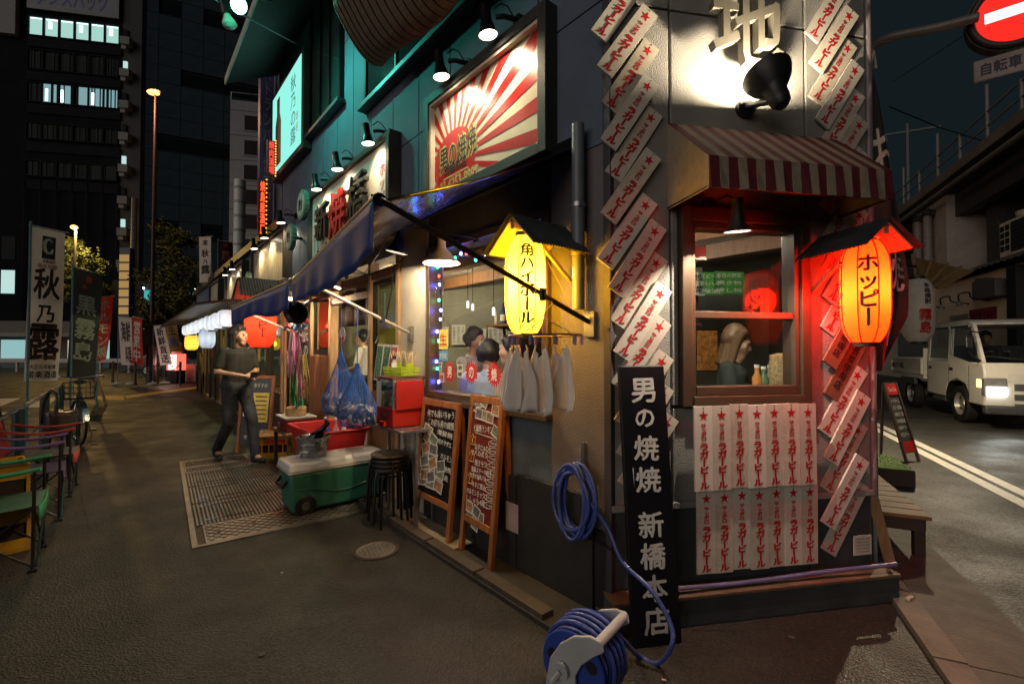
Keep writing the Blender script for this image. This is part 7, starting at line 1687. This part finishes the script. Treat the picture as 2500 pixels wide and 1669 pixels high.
for s_ in (-1, 1):
    mi_ = obj('wing_mirror', B().box(1.00, 1.05, s_ * 1.02 - .06, s_ * 1.02 + .06, 1.44, 1.66), black, t, bevel=.03); obj('mirror_arm', B().tube([(.86, s_ * .80, 1.72), (1.0, s_ * .98, 1.74), (1.02, s_ * 1.03, 1.68)], .014, 6), black, mi_); obj('mirror_arm', B().tube([(.90, s_ * .82, 1.2), (1.0, s_ * .98, 1.32), (1.02, s_ * 1.03, 1.38)], .014, 6), black, mi_)
obj('windscreen', B().add([(.96, -.76, 1.19), (.96, .76, 1.19), (.53, .74, 1.88), (.53, -.74, 1.88)], [(0, 1, 2, 3)]), gl, t)
obj('wiper', B().rod((1.0, -.2, 1.22), (.90, -.75, 1.30), .012, n=6).rod((1.0, .5, 1.22), (.90, -.1, 1.30), .012, n=6), black, t)
obj('dashboard', B().box(.45, .85, -.75, .75, 1.0, 1.22), black, t)
obj('front_panel', B().box(1.055, 1.07, -.55, .55, .86, 1.0), tp_, t, bevel=.005)
for z0_, z1_ in ((.70, .82), (.54, .64), (.40, .48)): obj('grille', B().box(1.05, 1.075, -.46, .46, z0_, z1_), trim, t, bevel=.008)
obj('bumper', B().box(.96, 1.10, -.85, .85, .28, .42), M('bumper grey', (.06, .06, .06), .5), t, bevel=.03)
for s_ in (-1, 1):
    hl = obj('headlight', B().box(.93, 1.068, s_ * .69 - .155, s_ * .69 + .155, .58, .92), M('lamp housing', (.25, .25, .25), .2), t, bevel=.03); obj('lamp_lens', B().box(1.07, 1.078, s_ * .69 - .13, s_ * .69 + .13, .60, .76), glow('headlamp glow', (.95, 1., .97), 16.), hl); obj('indicator', B().box(.80, .96, s_ * (HW + .004) - .006, s_ * (HW + .004) + .006, .74, .88), M('amber lens', (.5, .25, .12), .2), hl)
    light('SPOT', t, (1.12, s_ * .69, .68), 26, (.9, 1., .95), .06, (1, 0, -.16), 70, .5)
obj('number_plate', B().box(1.102, 1.108, -.16, .16, .30, .40), white, t); text(t, 'FUSO', .16, .035, (1.078, 0, .95), chrome, rot=(0, 0, R(90)))
obj('chassis', B().box(-3.5, .9, -.35, -.25, .45, .6).box(-3.5, .9, .25, .35, .45, .6).box(-3.4, -3.3, -.25, .25, .45, .6).rod((-2.55, -.6, .36), (-2.55, .6, .36), .08), trim, t)
obj('tank_box', B().box(-1.25, -.65, -.80, -.35, .34, .62), trim, t, bevel=.02); obj('cab_seat', B().box(-.5, .1, -.7, .7, .8, 1.0).box(-.6, -.45, -.7, .7, .8, 1.5), trim, t)
bed = obj('load_bed', B().box(-3.62, -1.55, -.86, .86, .76, .84), tp_, t)
for s_ in (-1, 1):
    sd = obj('bed_side', B().box(-3.62, -1.56, s_ * .86 - .02, s_ * .86 + .02, .85, 1.22), tp_, t, bevel=.008); obj('side_rim', B().box(-3.60, -1.58, s_ * .885 - .008, s_ * .885 + .008, 1.17, 1.21).box(-3.60, -1.58, s_ * .885 - .008, s_ * .885 + .008, .86, .90).box(-3.60, -3.55, s_ * .885 - .008, s_ * .885 + .008, .90, 1.17).box(-1.63, -1.58, s_ * .885 - .008, s_ * .885 + .008, .90, 1.17), tp_, sd)
obj('bed_front', B().box(-1.555, -1.52, -.86, .86, .85, 1.45), tp_, t); obj('tail_board', B().box(-3.66, -3.625, -.86, .86, .85, 1.22), tp_, t)
text(t, '㈱ヒデン商工', .85, .13, (-3.05, -.896, 1.03), ink, bold=.03)
obj('rear_guard', B().box(-3.0, -2.1, -.86, -.80, .60, .74), trim, t); obj('load', B().ell((-1.95, -.2, 1.25), (.3, .4, .2), 12, 7).ell((-1.9, .3, 1.2), (.25, .3, .25), 12, 7), black, t)
# ================================================================ across the street
wm_ = M('white rendered wall', (.70, .62, .54), .8, var=.12, scale=1.5, bump=.3, bscale=25, dirt=.25)
t = thing('roadside_shop', 'white rendered shop with grey tiled roof across the street', 'building', FX.w(0, 0, 0), FX.a)
obj('wall', B().box(-40, -10, 0, 5, 0, 4.1), wm_, t)
tile = M('grey roof tile', (.10, .095, .09), .6, var=.3); tr_ = B()
for r_ in range(2): tr_.grid(lambda u, v: (v * .36 - .18, u * .26, .05 * math.sin(v * math.pi) + .03 * u), 1, 4)
tr_ = B().grid(lambda u, v: (v * .36 - .18, -.22 + u * .26, .05 * math.sin(v * math.pi) - .01 + .12 * u), 1, 5); tmesh = tr_.mesh('roof_tile'); tmesh.materials.append(tile)
obj('roof', B().add([(-21, -.3, 4.12), (-10, -.3, 4.12), (-10, 1.2, 4.75), (-21, 1.2, 4.75), (-21, 1.2, 4.1), (-10, 1.2, 4.1)], [(0, 1, 2, 3), (3, 2, 5, 4), (0, 3, 4)]), M('roof base', (.06, .055, .05), .8), t)
for j in range(5):
    for i in range(26): obj('roof_tile', tmesh, None, t, (-20.5 + .37 * i, -.15 + .26 * j, 4.17 + .11 * j))
obj('door_post', B().box(-16.1, -15.6, -.25, -.01, 0, 4.0), black, t)
obj('awning_vent', B().prism([(0, 0), (1.5, 0), (1.5, .55), (.3, .75), (0, .6)], -.35, -.005), M('vent hood', (.10, .09, .09), .6), t, (-18.0, 0, 3.15), bevel=.02)
obj('shutter', B().box(-26.5, -22.5, -.05, -.005, .2, 2.3), M('blue grey shutter', (.20, .22, .25), .5), t)
for i in range(10): obj('shutter_rib', B().box(-26.5, -22.5, -.065, -.051, .25 + .2 * i, .29 + .2 * i), M('blue grey shutter', (.20, .22, .25), .5), t)
s_ = thing('shop_sign', 'dark red shop sign on the white wall behind the truck', 'sign', FX.w(-18.15, .03, 2.62), FX.a); obj('board', B().box(-.9, .9, 0, .03, -.22, .26), M('wine sign', (.25, .01, .03), .5), s_); text(s_, '炭火焼ごみや', 1.5, .3, (0, -.002, 0), ink, bold=.02)
s_ = thing('shop_sign', 'grey faded sign plate left of the dark red sign', 'sign', FX.w(-19.9, .03, 2.55), FX.a); obj('board', B().box(-.75, .75, 0, .03, -.2, .22), M('grey sign', (.25, .23, .21), .6), s_); text(s_, '会席料理', 1.1, .25, (0, -.002, 0), M('grey ink', (.12, .11, .1), .6))
for k, (x, z) in enumerate(((-22.0, 3.1), (-20.0, 3.08), (-18.5, 3.06))):
    s_ = thing('hoop_lamp', 'unlit hoop shaped wall lamp on the white shop wall, %s from the truck bed' % ordn[k], 'lamp', FX.w(x, 0, z), FX.a, group='hoop wall lamps'); obj('hoop', B().tube(sp([(.9, -.01, .05), (.9, -.5, .15), (.85, -.55, .35), (.1, -.55, .35), (0, -.5, .1)], 5), .025, 6), blackm, s_, smooth='all'); obj('reflector', B().lathe([(.10, -.12), (.04, .0), (.02, .05)], 14, cap0=False), steel, s_, (0, -.5, .08), smooth=True)
# air conditioner on the roof
s_ = thing('rooftop_unit', 'pale boxy air conditioning unit on the tiled roof', 'air conditioner', FX.w(-17.2, -.8, 4.55), FX.a)
obj('casing', B().box(-1.05, 1.05, -.3, .5, .05, 1.25), M('unit cream', (.60, .54, .47), .6), s_, bevel=.03); obj('front_grille', B().box(-.35, 1.0, -.31, -.301, .15, 1.15), black, s_)
for i in range(4):
    for j in range(2): obj('side_slot', B().box(-.98 + .3 * j, -.74 + .3 * j, -.31, -.301, .25 + .23 * i, .43 + .23 * i), black, s_)
for i in range(7): obj('grille_bar', B().box(-.35, 1.0, -.318, -.311, .2 + .14 * i, .215 + .14 * i), M('bar grey', (.12, .11, .1), .5), s_)
obj('fan_cowl', B().lathe([(.42, 1.25), (.45, 1.40), (.38, 1.42)], 24), M('unit cream', (.60, .54, .47), .6), s_, (.1, .1, 0), smooth=True); obj('foot', B().box(-1.0, 1.0, -.25, .45, -.1, .05), steel, s_)
# duct house with two vent pipes
s_ = thing('duct_house', 'tall pale concrete box with two vertical vent pipes under the railway', 'building', FX.w(0, -.6, 0), FX.a)
obj('wall', B().box(-26.4, -22.6, 0, 4, 0, 8.6), M('pale concrete', (.46, .40, .36), .85, var=.2, scale=.8, dirt=.4), s_); obj('cap', B().box(-26.5, -22.5, -.1, 4.1, 8.6, 8.75), M('cap grey', (.2, .18, .17), .8), s_)
for x in (-24.9, -23.8): pi_ = obj('vent_pipe', B().rod((x, -.25, 3.0), (x, -.25, 7.6), .16, n=14), M('pipe grey', (.26, .22, .2), .6), s_, smooth=True); obj('pipe_elbow', B().rod((x, -.25, 7.6), (x, .02, 7.75), .17, n=14), M('pipe cap dark', (.04, .035, .03), .6), pi_); obj('pipe_mouth', B().ell((x, -.25, 7.75), (.22, .22, .2), 12, 8), M('pipe cap dark', (.04, .035, .03), .6), pi_)
# railway viaduct
vt = M('viaduct concrete', (.17, .14, .12), .85, var=.3, scale=.6, dirt=.5); vs_ = M('viaduct steel', (.05, .045, .045), .6, var=.3)
s_ = thing('railway_viaduct', 'dark railway viaduct with concrete edge and pipe railing over the far side', 'bridge', FX.w(0, 0, 0), FX.a)
obj('edge_beam', B().box(-60, 6, -.02, .4, 8.35, 8.75), vt, s_, bevel=.03); obj('deck', B().box(-60, 6, .4, 9, 8.2, 8.5), vs_, s_); obj('girder', B().box(-60, 6, .9, 1.3, 7.2, 8.2), vs_, s_); obj('back_wall', B().box(-60, 6, 6.0, 6.6, 0, 8.2), M('arch wall', (.06, .055, .05), .9, var=.3, scale=.5), s_)
obj('conduit', B().rod((-60, -.1, 7.9), (6, -.1, 7.9), .10, n=10), vt, s_)
for i in range(12): obj('pier', B().box(-58 + 5.2 * i, -57.2 + 5.2 * i, 1.5, 5.9, 0, 8.2), vs_, s_)
for z in (9.25, 9.75): obj('hand_rail', B().rod((-60, .15, z), (6, .15, z), .035, n=8), M('rail grey', (.20, .18, .17), .6), s_)
for i in range(33): obj('rail_post', B().rod((-60 + 2.0 * i, .15, 8.75), (-60 + 2.0 * i, .15, 9.8 + (.9 if i % 2 else 0)), .05, n=8), M('rail grey', (.20, .18, .17), .6), s_)
for k, (a, b_) in enumerate((((2560, -60), (2180, 200)), ((2170, 260), (2400, 345)))):
    obj('overhead_wire', B().tube([D(*a, 14), D((a[0] + b_[0]) / 2, (a[1] + b_[1]) / 2 + 6, 15), D(*b_, 16)], .02, 5), black, label=['thin black wire slanting across the dark sky over the street', 'second thin wire sagging towards the viaduct'][k], cat='wire')
t = thing('catenary_mast', 'pale lattice mast of the railway seen against the night sky', 'mast', FX.w(-30, -1.5, 8.5), FX.a)
obj('mast_post', B().box(-.06, .06, -.06, .06, 0, 6), M('mast pale', (.12, .12, .13), .5), t); obj('cross_arm', B().box(-.05, .05, -1.5, 1.5, 5.5, 5.6), M('mast pale', (.12, .12, .13), .5), t)
# ================================================================ reed blind on the upper floor
rdm = M('reed blind', (.21, .16, .105), .8, var=.35, scale=4, stretch=(1, 1, 40), bump=.4, bscale=30)
t = thing('reed_blind', 'big sagging brown reed blind hung before the upper floor window', 'blind', FL.w(0, 0, 0), FL.a)
def blind(u, v):     # hung from above, belly bulging out, bottom rolled up towards the wall
    x = -2.15 + 1.7 * u; a = v * math.pi * 1.12
    sag = .10 * math.sin(math.pi * u)
    if v < .55: z = 6.28 - v / .55 * 2.1; o = .25 + .42 * math.sin(v / .55 * math.pi / 2); 
    else: k = (v - .55) / .45; z = 4.18 - .34 * math.sin(k * math.pi * .62); o = .67 - .42 * k
    return (x + .28 * (v if v < .55 else .55) * (u - .5), -o - .03 * math.sin(u * 9), z - sag * v)
obj('reed_sheet', B().grid(blind, 30, 44), rdm, t, smooth='all', solid=.008)
b = B()
for i in range(24):
    u = .015 + .97 * i / 23; b.tube([Vector(blind(u, k / 30)) + Vector((0, -.008, -.004)) for k in range(31)], .005, 4)
obj('binding_cords', b, M('dark cord', (.03, .025, .02), .8), t, kind='stuff')
# ================================================================ people
def cap(b, p, q, r0, r1, n=12, flat=1.0):
    p, q = Vector(p), Vector(q); d = q - p; L_ = d.length
    if L_ < 1e-6: b.ell(p, (r0, r0, r0)); return
    d.normalize(); a = d.orthogonal().normalized()
    x_ = Vector((1, 0, 0)); a = (x_ - d * x_.dot(d)); a = a.normalized() if a.length > .2 else d.orthogonal().normalized(); c_ = d.cross(a)
    rings = [(p - d * r0 * math.sin(t_), r0 * math.cos(t_)) for t_ in (R(75), R(45), R(15))] + [(q + d * r1 * math.sin(t_), r1 * math.cos(t_)) for t_ in (R(15), R(45), R(75))]
    vs = []
    for cc_, rr_ in rings:
        for j in range(n): th = 2 * math.pi * j / n; vs.append(cc_ + a * (math.cos(th) * rr_) + c_ * (math.sin(th) * rr_ * flat))
    fs = [tuple(range(n - 1, -1, -1))] + [(i*n + j, i*n + (j+1) % n, (i+1)*n + (j+1) % n, (i+1)*n + j) for i in range(5) for j in range(n)] + [tuple(range(5*n, 6*n))]
    b.add(vs, fs)
def melt(name, b, mat, parent, voxel=.012, it=6):
    me = b.mesh(name); o = bpy.data.objects.new(name, me); COL.objects.link(o)
    m1 = o.modifiers.new('r', 'REMESH'); m1.mode = 'VOXEL'; m1.voxel_size = voxel
    m2 = o.modifiers.new('s', 'SMOOTH'); m2.factor = .5; m2.iterations = it
    dg = bpy.context.evaluated_depsgraph_get(); me2 = bpy.data.meshes.new_from_object(o.evaluated_get(dg)); bpy.data.objects.remove(o)
    me2.materials.clear(); me2.materials.append(mat); me2.polygons.foreach_set('use_smooth', [True] * len(me2.polygons))
    return obj(name, me2, None, parent)
def hand(b, w, fwd, palm, side, s=1.0):
    """palm and five separate bent fingers from the wrist w"""
    f = Vector(fwd).normalized(); n = Vector(palm); n = (n - f * n.dot(f)).normalized(); a = f.cross(n) * side
    for k in range(4): cap(b, w + a * (-.025 + .016 * k) * s, w + (f * .085 + a * (-.030 + .02 * k)) * s, .017 * s, .013 * s, 8)
    for k, L_ in enumerate((.062, .078, .072, .056)):
        r0 = w + (f * .088 + a * (-.030 + .02 * k)) * s; m_ = r0 + (f * L_ * .55 + n * L_ * .22) * s; e = m_ + (f * L_ * .32 + n * L_ * .42) * s
        cap(b, r0, m_, .0095 * s, .0085 * s, 7); cap(b, m_, e, .0085 * s, .007 * s, 7)
    t0 = w + (f * .03 - a * .03) * s; t1 = t0 + (f * .045 - a * .032 + n * .012) * s; cap(b, t0, t1, .013 * s, .010 * s, 7); cap(b, t1, t1 + (f * .034 - a * .002 + n * .012) * s, .010 * s, .008 * s, 7)
def human(label, loc, rz, J, skin, shirt, trousers, hair, hairstyle='short', head_yaw=0.0, head_pitch=0.0, voxel=.011, sleeve=.55, hands=True, shoes=True, fat=1.0, female=False):
    t = thing('person', label, 'person', loc, rz)
    V = {k: Vector(v) for k, v in J.items()}
    hc = V['head']; Mh = Matrix.Rotation(head_yaw, 4, 'Z') @ Matrix.Rotation(head_pitch, 4, 'X')
    H_ = lambda x, y, z: hc + Mh @ Vector((x, y, z))
    b = B()
    # head: skull, jaw, nose, ears, brow; the face looks along -y before turning
    for c_, r_ in (((0, .012, .025), .082), ((0, .02, .02), .084), ((0, -.005, .0), .078)): cap(b, H_(*c_) + Vector((0, 0, -.02)), H_(*c_) + Vector((0, 0, .025)), r_ * .93, r_ * .93, 16)
    cap(b, H_(0, -.02, -.04), H_(0, -.045, -.092), .060, .036, 14); cap(b, H_(-.02, -.05, -.09), H_(.02, -.05, -.09), .024, .024, 8)
    cap(b, H_(0, -.083, .012), H_(0, -.102, -.026), .009, .014, 8); cap(b, H_(-.032, -.078, .028), H_(.032, -.078, .028), .012, .012, 8); cap(b, H_(-.018, -.08, -.058), H_(.018, -.08, -.058), .0085, .0085, 8)
    for sx in (-1, 1): cap(b, H_(sx * .079, .012, .015), H_(sx * .081, .008, -.022), .014, .010, 8); cap(b, H_(sx * .045, -.05, -.02), H_(sx * .035, -.055, -.04), .030, .026, 8)
    cap(b, V['neck'] + Vector((0, 0, -.03)), hc + Vector((0, .015, -.05)), .056, .052, 14)
    for s_ in 'LR':
        cap(b, V['sh' + s_], V['el' + s_], .047 * fat, .038 * fat); cap(b, V['el' + s_], V['wr' + s_], .038 * fat, .026)
        f = V['ha' + s_] - V['wr' + s_]
        if hands: hand(b, V['wr' + s_], f, Vector((0, 0, -1)), 1 if s_ == 'L' else -1)
        cap(b, V['hip' + s_], V['kn' + s_], .076 * fat, .052); cap(b, V['kn' + s_], V['an' + s_], .052, .036); cap(b, V['an' + s_], V['to' + s_], .036, .028)
    cap(b, V['neck'] + Vector((0, .01, -.06)), V['pelvis'] + Vector((0, 0, .1)), .075, .075, 16)
    cap(b, V['shL'], V['shR'], .052, .052, 12); cap(b, V['hipL'], V['hipR'], .09 * fat, .09 * fat, 14)
    bd_ = melt('body', b, skin, t, voxel, 5)
    for sx in (-1, 1): obj('eye', B().ell(H_(sx * .031, -.085, .008), (.012, .006, .006), 8, 6), M('eye dark', (.02, .015, .012), .2), t)
    # shirt
    b = B(); mid = (V['neck'] + V['pelvis']) / 2
    for dx in (-.075, 0, .075): cap(b, V['neck'] + Vector((dx, .0, -.115)), V['pelvis'] + Vector((dx * .85, 0, -.03)), .105 * fat, .098 * fat, 16)
    cap(b, V['shL'] + Vector((0, 0, -.01)), V['shR'] + Vector((0, 0, -.01)), .058, .058, 14); cap(b, V['neck'] + Vector((0, .01, -.075)), V['neck'] + Vector((0, .01, -.03)), .09, .066, 14)
    if female:
        for sx in (-1, 1): cap(b, V['neck'] + Vector((sx * .075, -.085, -.25)), V['neck'] + Vector((sx * .075, -.07, -.21)), .062, .055, 12)
    for s_ in 'LR':
        e = V['sh' + s_].lerp(V['el' + s_], min(1, sleeve * 1.35)); cap(b, V['sh' + s_], e, .058 * fat, .055 * fat)
        if sleeve > .9: cap(b, V['el' + s_], V['wr' + s_].lerp(V['el' + s_], .05), .052 * fat, .038)
    sh_ = melt('shirt', b, shirt, t, .012, 4)
    b = B(); cap(b, V['hipL'] + Vector((0, 0, .04)), V['hipR'] + Vector((0, 0, .04)), .108 * fat, .108 * fat, 16)
    for s_ in 'LR': cap(b, V['hip' + s_], V['kn' + s_], .096 * fat, .070); cap(b, V['kn' + s_], V['an' + s_].lerp(V['kn' + s_], .02), .070, .060)
    melt('trousers', b, trousers, t, .013, 4)
    if shoes:
        for s_ in 'LR':
            b = B(); cap(b, V['an' + s_] + Vector((0, .02, -.045)), V['to' + s_], .046, .040); cap(b, V['an' + s_], V['an' + s_] + Vector((0, 0, -.04)), .048, .046)
            melt('shoe', b, M('dark shoe', (.02, .018, .018), .5), t, .012, 3)
    # hair
    b = B()
    cap(b, H_(0, .022, .055), H_(0, .03, .065), .090, .088, 18)
    cap(b, H_(-.03, .045, .03), H_(.03, .045, .03), .080, .080, 16)
    cap(b, H_(-.04, -.025, .088), H_(.04, -.025, .088), .036, .036, 12)
    if hairstyle == 'long':
        for k in range(9):
            a = R(-14 + 208 * k / 8); x_, y_ = math.cos(a) * .082, .02 + math.sin(a) * .075
            cap(b, H_(x_, y_, .03), H_(x_ * 1.06, y_ + .012, -.16), .026, .018, 9)
    elif hairstyle == 'bob':
        for k in range(9):
            a = R(-18 + 216 * k / 8); x_, y_ = math.cos(a) * .085, .015 + math.sin(a) * .075
            cap(b, H_(x_, y_, .04), H_(x_ * 1.08, y_ + .01, -.17), .026, .018, 9)
    else:
        cap(b, H_(-.06, .05, -.02), H_(.06, .05, -.02), .04, .04, 10)
    melt('hair', b, hair, t, .010, 3)
    return t
skinm = M('skin', (.48, .27, .17), .55, var=.12, scale=12); skin2 = M('skin pale', (.56, .34, .23), .55, var=.1, scale=12)
hairb = M('black hair', (.018, .012, .010), .5, var=.4, scale=14, stretch=(8, 8, 1)); hairg = M('greying hair', (.07, .065, .06), .6, var=.5, scale=30); hairl = M('light brown hair', (.15, .085, .038), .5, var=.35, scale=14, stretch=(8, 8, 1))
# walking man
wp_ = (G(535, 1118) + G(620, 1133)) / 2
human('young man with long dark hair in dark t-shirt and faded jeans walking past the shops', wp_, R(56), dict(head=(0, -.05, 1.585), neck=(0, -.02, 1.455), pelvis=(0, 0, .96), shL=(.165, -.01, 1.39), shR=(-.165, -.01, 1.39), elL=(.225, -.03, 1.14), elR=(-.235, .0, 1.14), wrL=(.08, -.23, 1.12), wrR=(-.06, -.25, 1.09), haL=(.02, -.30, 1.11), haR=(.03, -.32, 1.08),
      hipL=(.085, 0, .92), hipR=(-.085, 0, .92), knL=(.10, -.19, .51), knR=(-.10, -.03, .50), anL=(.10, -.27, .09), anR=(-.11, .27, .13), toL=(.12, -.42, .045), toR=(-.12, .15, .045)),
      skinm, M('charcoal t-shirt', (.017, .015, .013), .85, var=.5, scale=8, bump=1.0, bscale=11), M('faded jeans', (.026, .030, .040), .85, var=.9, scale=5, bump=1.0, bscale=13), hairb, 'long', head_yaw=R(28))
t = thing('phone', 'dark phone held in the walking man\'s hands', 'phone', wp_ + Matrix.Rotation(R(56), 3, 'Z') @ Vector((.04, -.345, 1.10)), R(56) + .6)
obj('case', B().box(-.075, .075, -.005, .005, -.035, .035), black, t, bevel=.004); obj('screen', B().box(-.07, .07, -.0062, -.0052, -.031, .031), M('dark screen', (.01, .01, .012), .05), t)
sit = dict(head=(0, -.06, 1.20), neck=(0, -.02, 1.06), pelvis=(0, .02, .52), shL=(.19, 0, 1.0), shR=(-.19, 0, 1.0), elL=(.24, -.08, .76), elR=(-.24, -.08, .76), wrL=(.12, -.30, .79), wrR=(-.12, -.30, .79), haL=(.08, -.40, .80), haR=(-.08, -.40, .80), hipL=(.09, 0, .50), hipR=(-.09, 0, .50), knL=(.12, -.42, .50), knR=(-.12, -.42, .50), anL=(.12, -.42, .10), anR=(-.12, -.42, .10), toL=(.12, -.54, .04), toR=(-.12, -.54, .04))
def seated(label, u, v, o, face, up, **k):
    x, z = FL.xz(u, v, o); up = z - 1.20; J = {n: (a, b_, c_ + up) if n not in ('anL', 'anR', 'toL', 'toR') else (a, b_, c_) for n, (a, b_, c_) in sit.items()}
    pz = z - (1.20 + up); pp_ = FL.w(x, o, 0)
    st_ = thing('stool', 'stool under the ' + label.split(' behind')[0][:60], 'stool', pp_, FL.a); obj('seat', B().lathe([(.16, .43 + up - .05), (.16, .43 + up - .02)], 20), wood, st_)
    for a in range(3): obj('leg', B().rod((.12 * math.cos(a * 2.1), .12 * math.sin(a * 2.1), .02), (.10 * math.cos(a * 2.1), .10 * math.sin(a * 2.1), .38 + up), .012, n=6), blackm, st_)
    return human(label, pp_, FL.a + face, J, voxel=.012, shoes=False, hands=True, **k)
seated('grey haired man in a white shirt seated behind the dining window in profile', 1148, 832, -.62, R(122), .18, skin=skinm, shirt=M('white shirt', (.55, .53, .50), .85), trousers=black, hair=hairg, sleeve=1.0)
seated('man in a pale blue shirt with his back to the dining window', 1190, 868, -.42, R(212), .06, skin=skinm, shirt=M('blue white shirt', (.36, .42, .52), .85), trousers=black, hair=hairb, sleeve=1.0, fat=1.1)
seated('dark haired diner in a pinkish top behind the dining window near the lantern', 1262, 855, -.55, R(-62), .12, skin=skin2, shirt=M('pink top', (.40, .28, .26), .85), trousers=black, hair=hairb, hairstyle='short', sleeve=.6)
# serving woman
x, z = FC.xz(1793, 815, -.30)
J = dict(head=(0, -.05, 1.50), neck=(0, -.02, 1.37), pelvis=(0, 0, .92), shL=(.165, 0, 1.315), shR=(-.165, 0, 1.315), elL=(.21, -.10, 1.12), elR=(-.21, -.04, 1.08), wrL=(.16, -.30, 1.17), wrR=(-.10, -.22, 1.14), haL=(.13, -.40, 1.16), haR=(-.06, -.32, 1.14), hipL=(.085, 0, .88), hipR=(-.085, 0, .88), knL=(.09, -.02, .47), knR=(-.09, 0, .47), anL=(.09, .02, .08), anR=(-.09, .02, .08), toL=(.10, -.12, .04), toR=(-.10, -.12, .04))
dz_ = z - 1.50; J = {k: (a, b_, c_ + (dz_ if c_ > .85 else dz_ * .5 if c_ > .3 else 0)) for k, (a, b_, c_) in J.items()}
human('young woman with light brown bobbed hair in a dark t-shirt working behind the serving window', FC.w(FC.xz(1790, 815, -.86)[0] - .03, -.86, 0), FC.a + R(48), {k: (a, b_, c_ - .05 if c_ > .3 else c_) for k, (a, b_, c_) in J.items()}, skin2, M('dark green t-shirt', (.022, .030, .028), .85), black, hairl, 'bob', head_yaw=R(5), head_pitch=R(14), female=True)
pq = FC.w(.30, -1.5, 0)
human('diner half hidden at the edge of the serving window with hands raised', pq, FC.a + R(40), {k: (a, b_, c_ + .14) if k[:2] not in ('an', 'to') else (a, b_, c_) for k, (a, b_, c_) in dict(sit, wrL=(.04, -.24, .98), wrR=(-.04, -.24, .98), haL=(.0, -.30, 1.06), haR=(-.0, -.30, 1.06)).items()}, skinm, M('navy top', (.03, .03, .04), .85), black, hairb)
# cook behind the glass doors, driver in the truck
pq = FL.w(-5.35, -.9, 0)
human('cook in white with a dark cap working behind the glass doors', pq, FL.a + R(-40), {k: v for k, v in dict(head=(0, -.05, 1.585), neck=(0, -.02, 1.455), pelvis=(0, 0, .96), shL=(.185, -.01, 1.395), shR=(-.185, -.01, 1.395), elL=(.25, -.05, 1.15), elR=(-.25, -.05, 1.15), wrL=(.12, -.28, 1.08), wrR=(-.12, -.28, 1.08), haL=(.08, -.38, 1.06), haR=(-.08, -.38, 1.06), hipL=(.085, 0, .92), hipR=(-.085, 0, .92), knL=(.09, -.02, .50), knR=(-.09, -.02, .50), anL=(.09, 0, .09), anR=(-.09, 0, .09), toL=(.1, -.14, .045), toR=(-.1, -.14, .045)).items()}, skinm, M('cook white', (.58, .55, .5), .85), black, black, voxel=.014)
tk = bpy.data.objects['light_truck']; dpos = tk.matrix_basis @ Vector((-.10, -.38, .38))
J = {k: (a, b_, c_ + .06) for k, (a, b_, c_) in dict(sit, wrL=(.14, -.42, .92), wrR=(-.14, -.42, .92), haL=(.12, -.5, .95), haR=(-.12, -.5, .95), anL=(.12, -.46, .22), anR=(-.12, -.46, .22), toL=(.12, -.56, .16), toR=(-.12, -.56, .16)).items()}
human('truck driver seated behind the windscreen in dark clothes', dpos, FR.a + math.pi + R(90), J, skinm, M('driver jacket', (.05, .05, .06), .8), black, hairb, voxel=.014, sleeve=1.0)
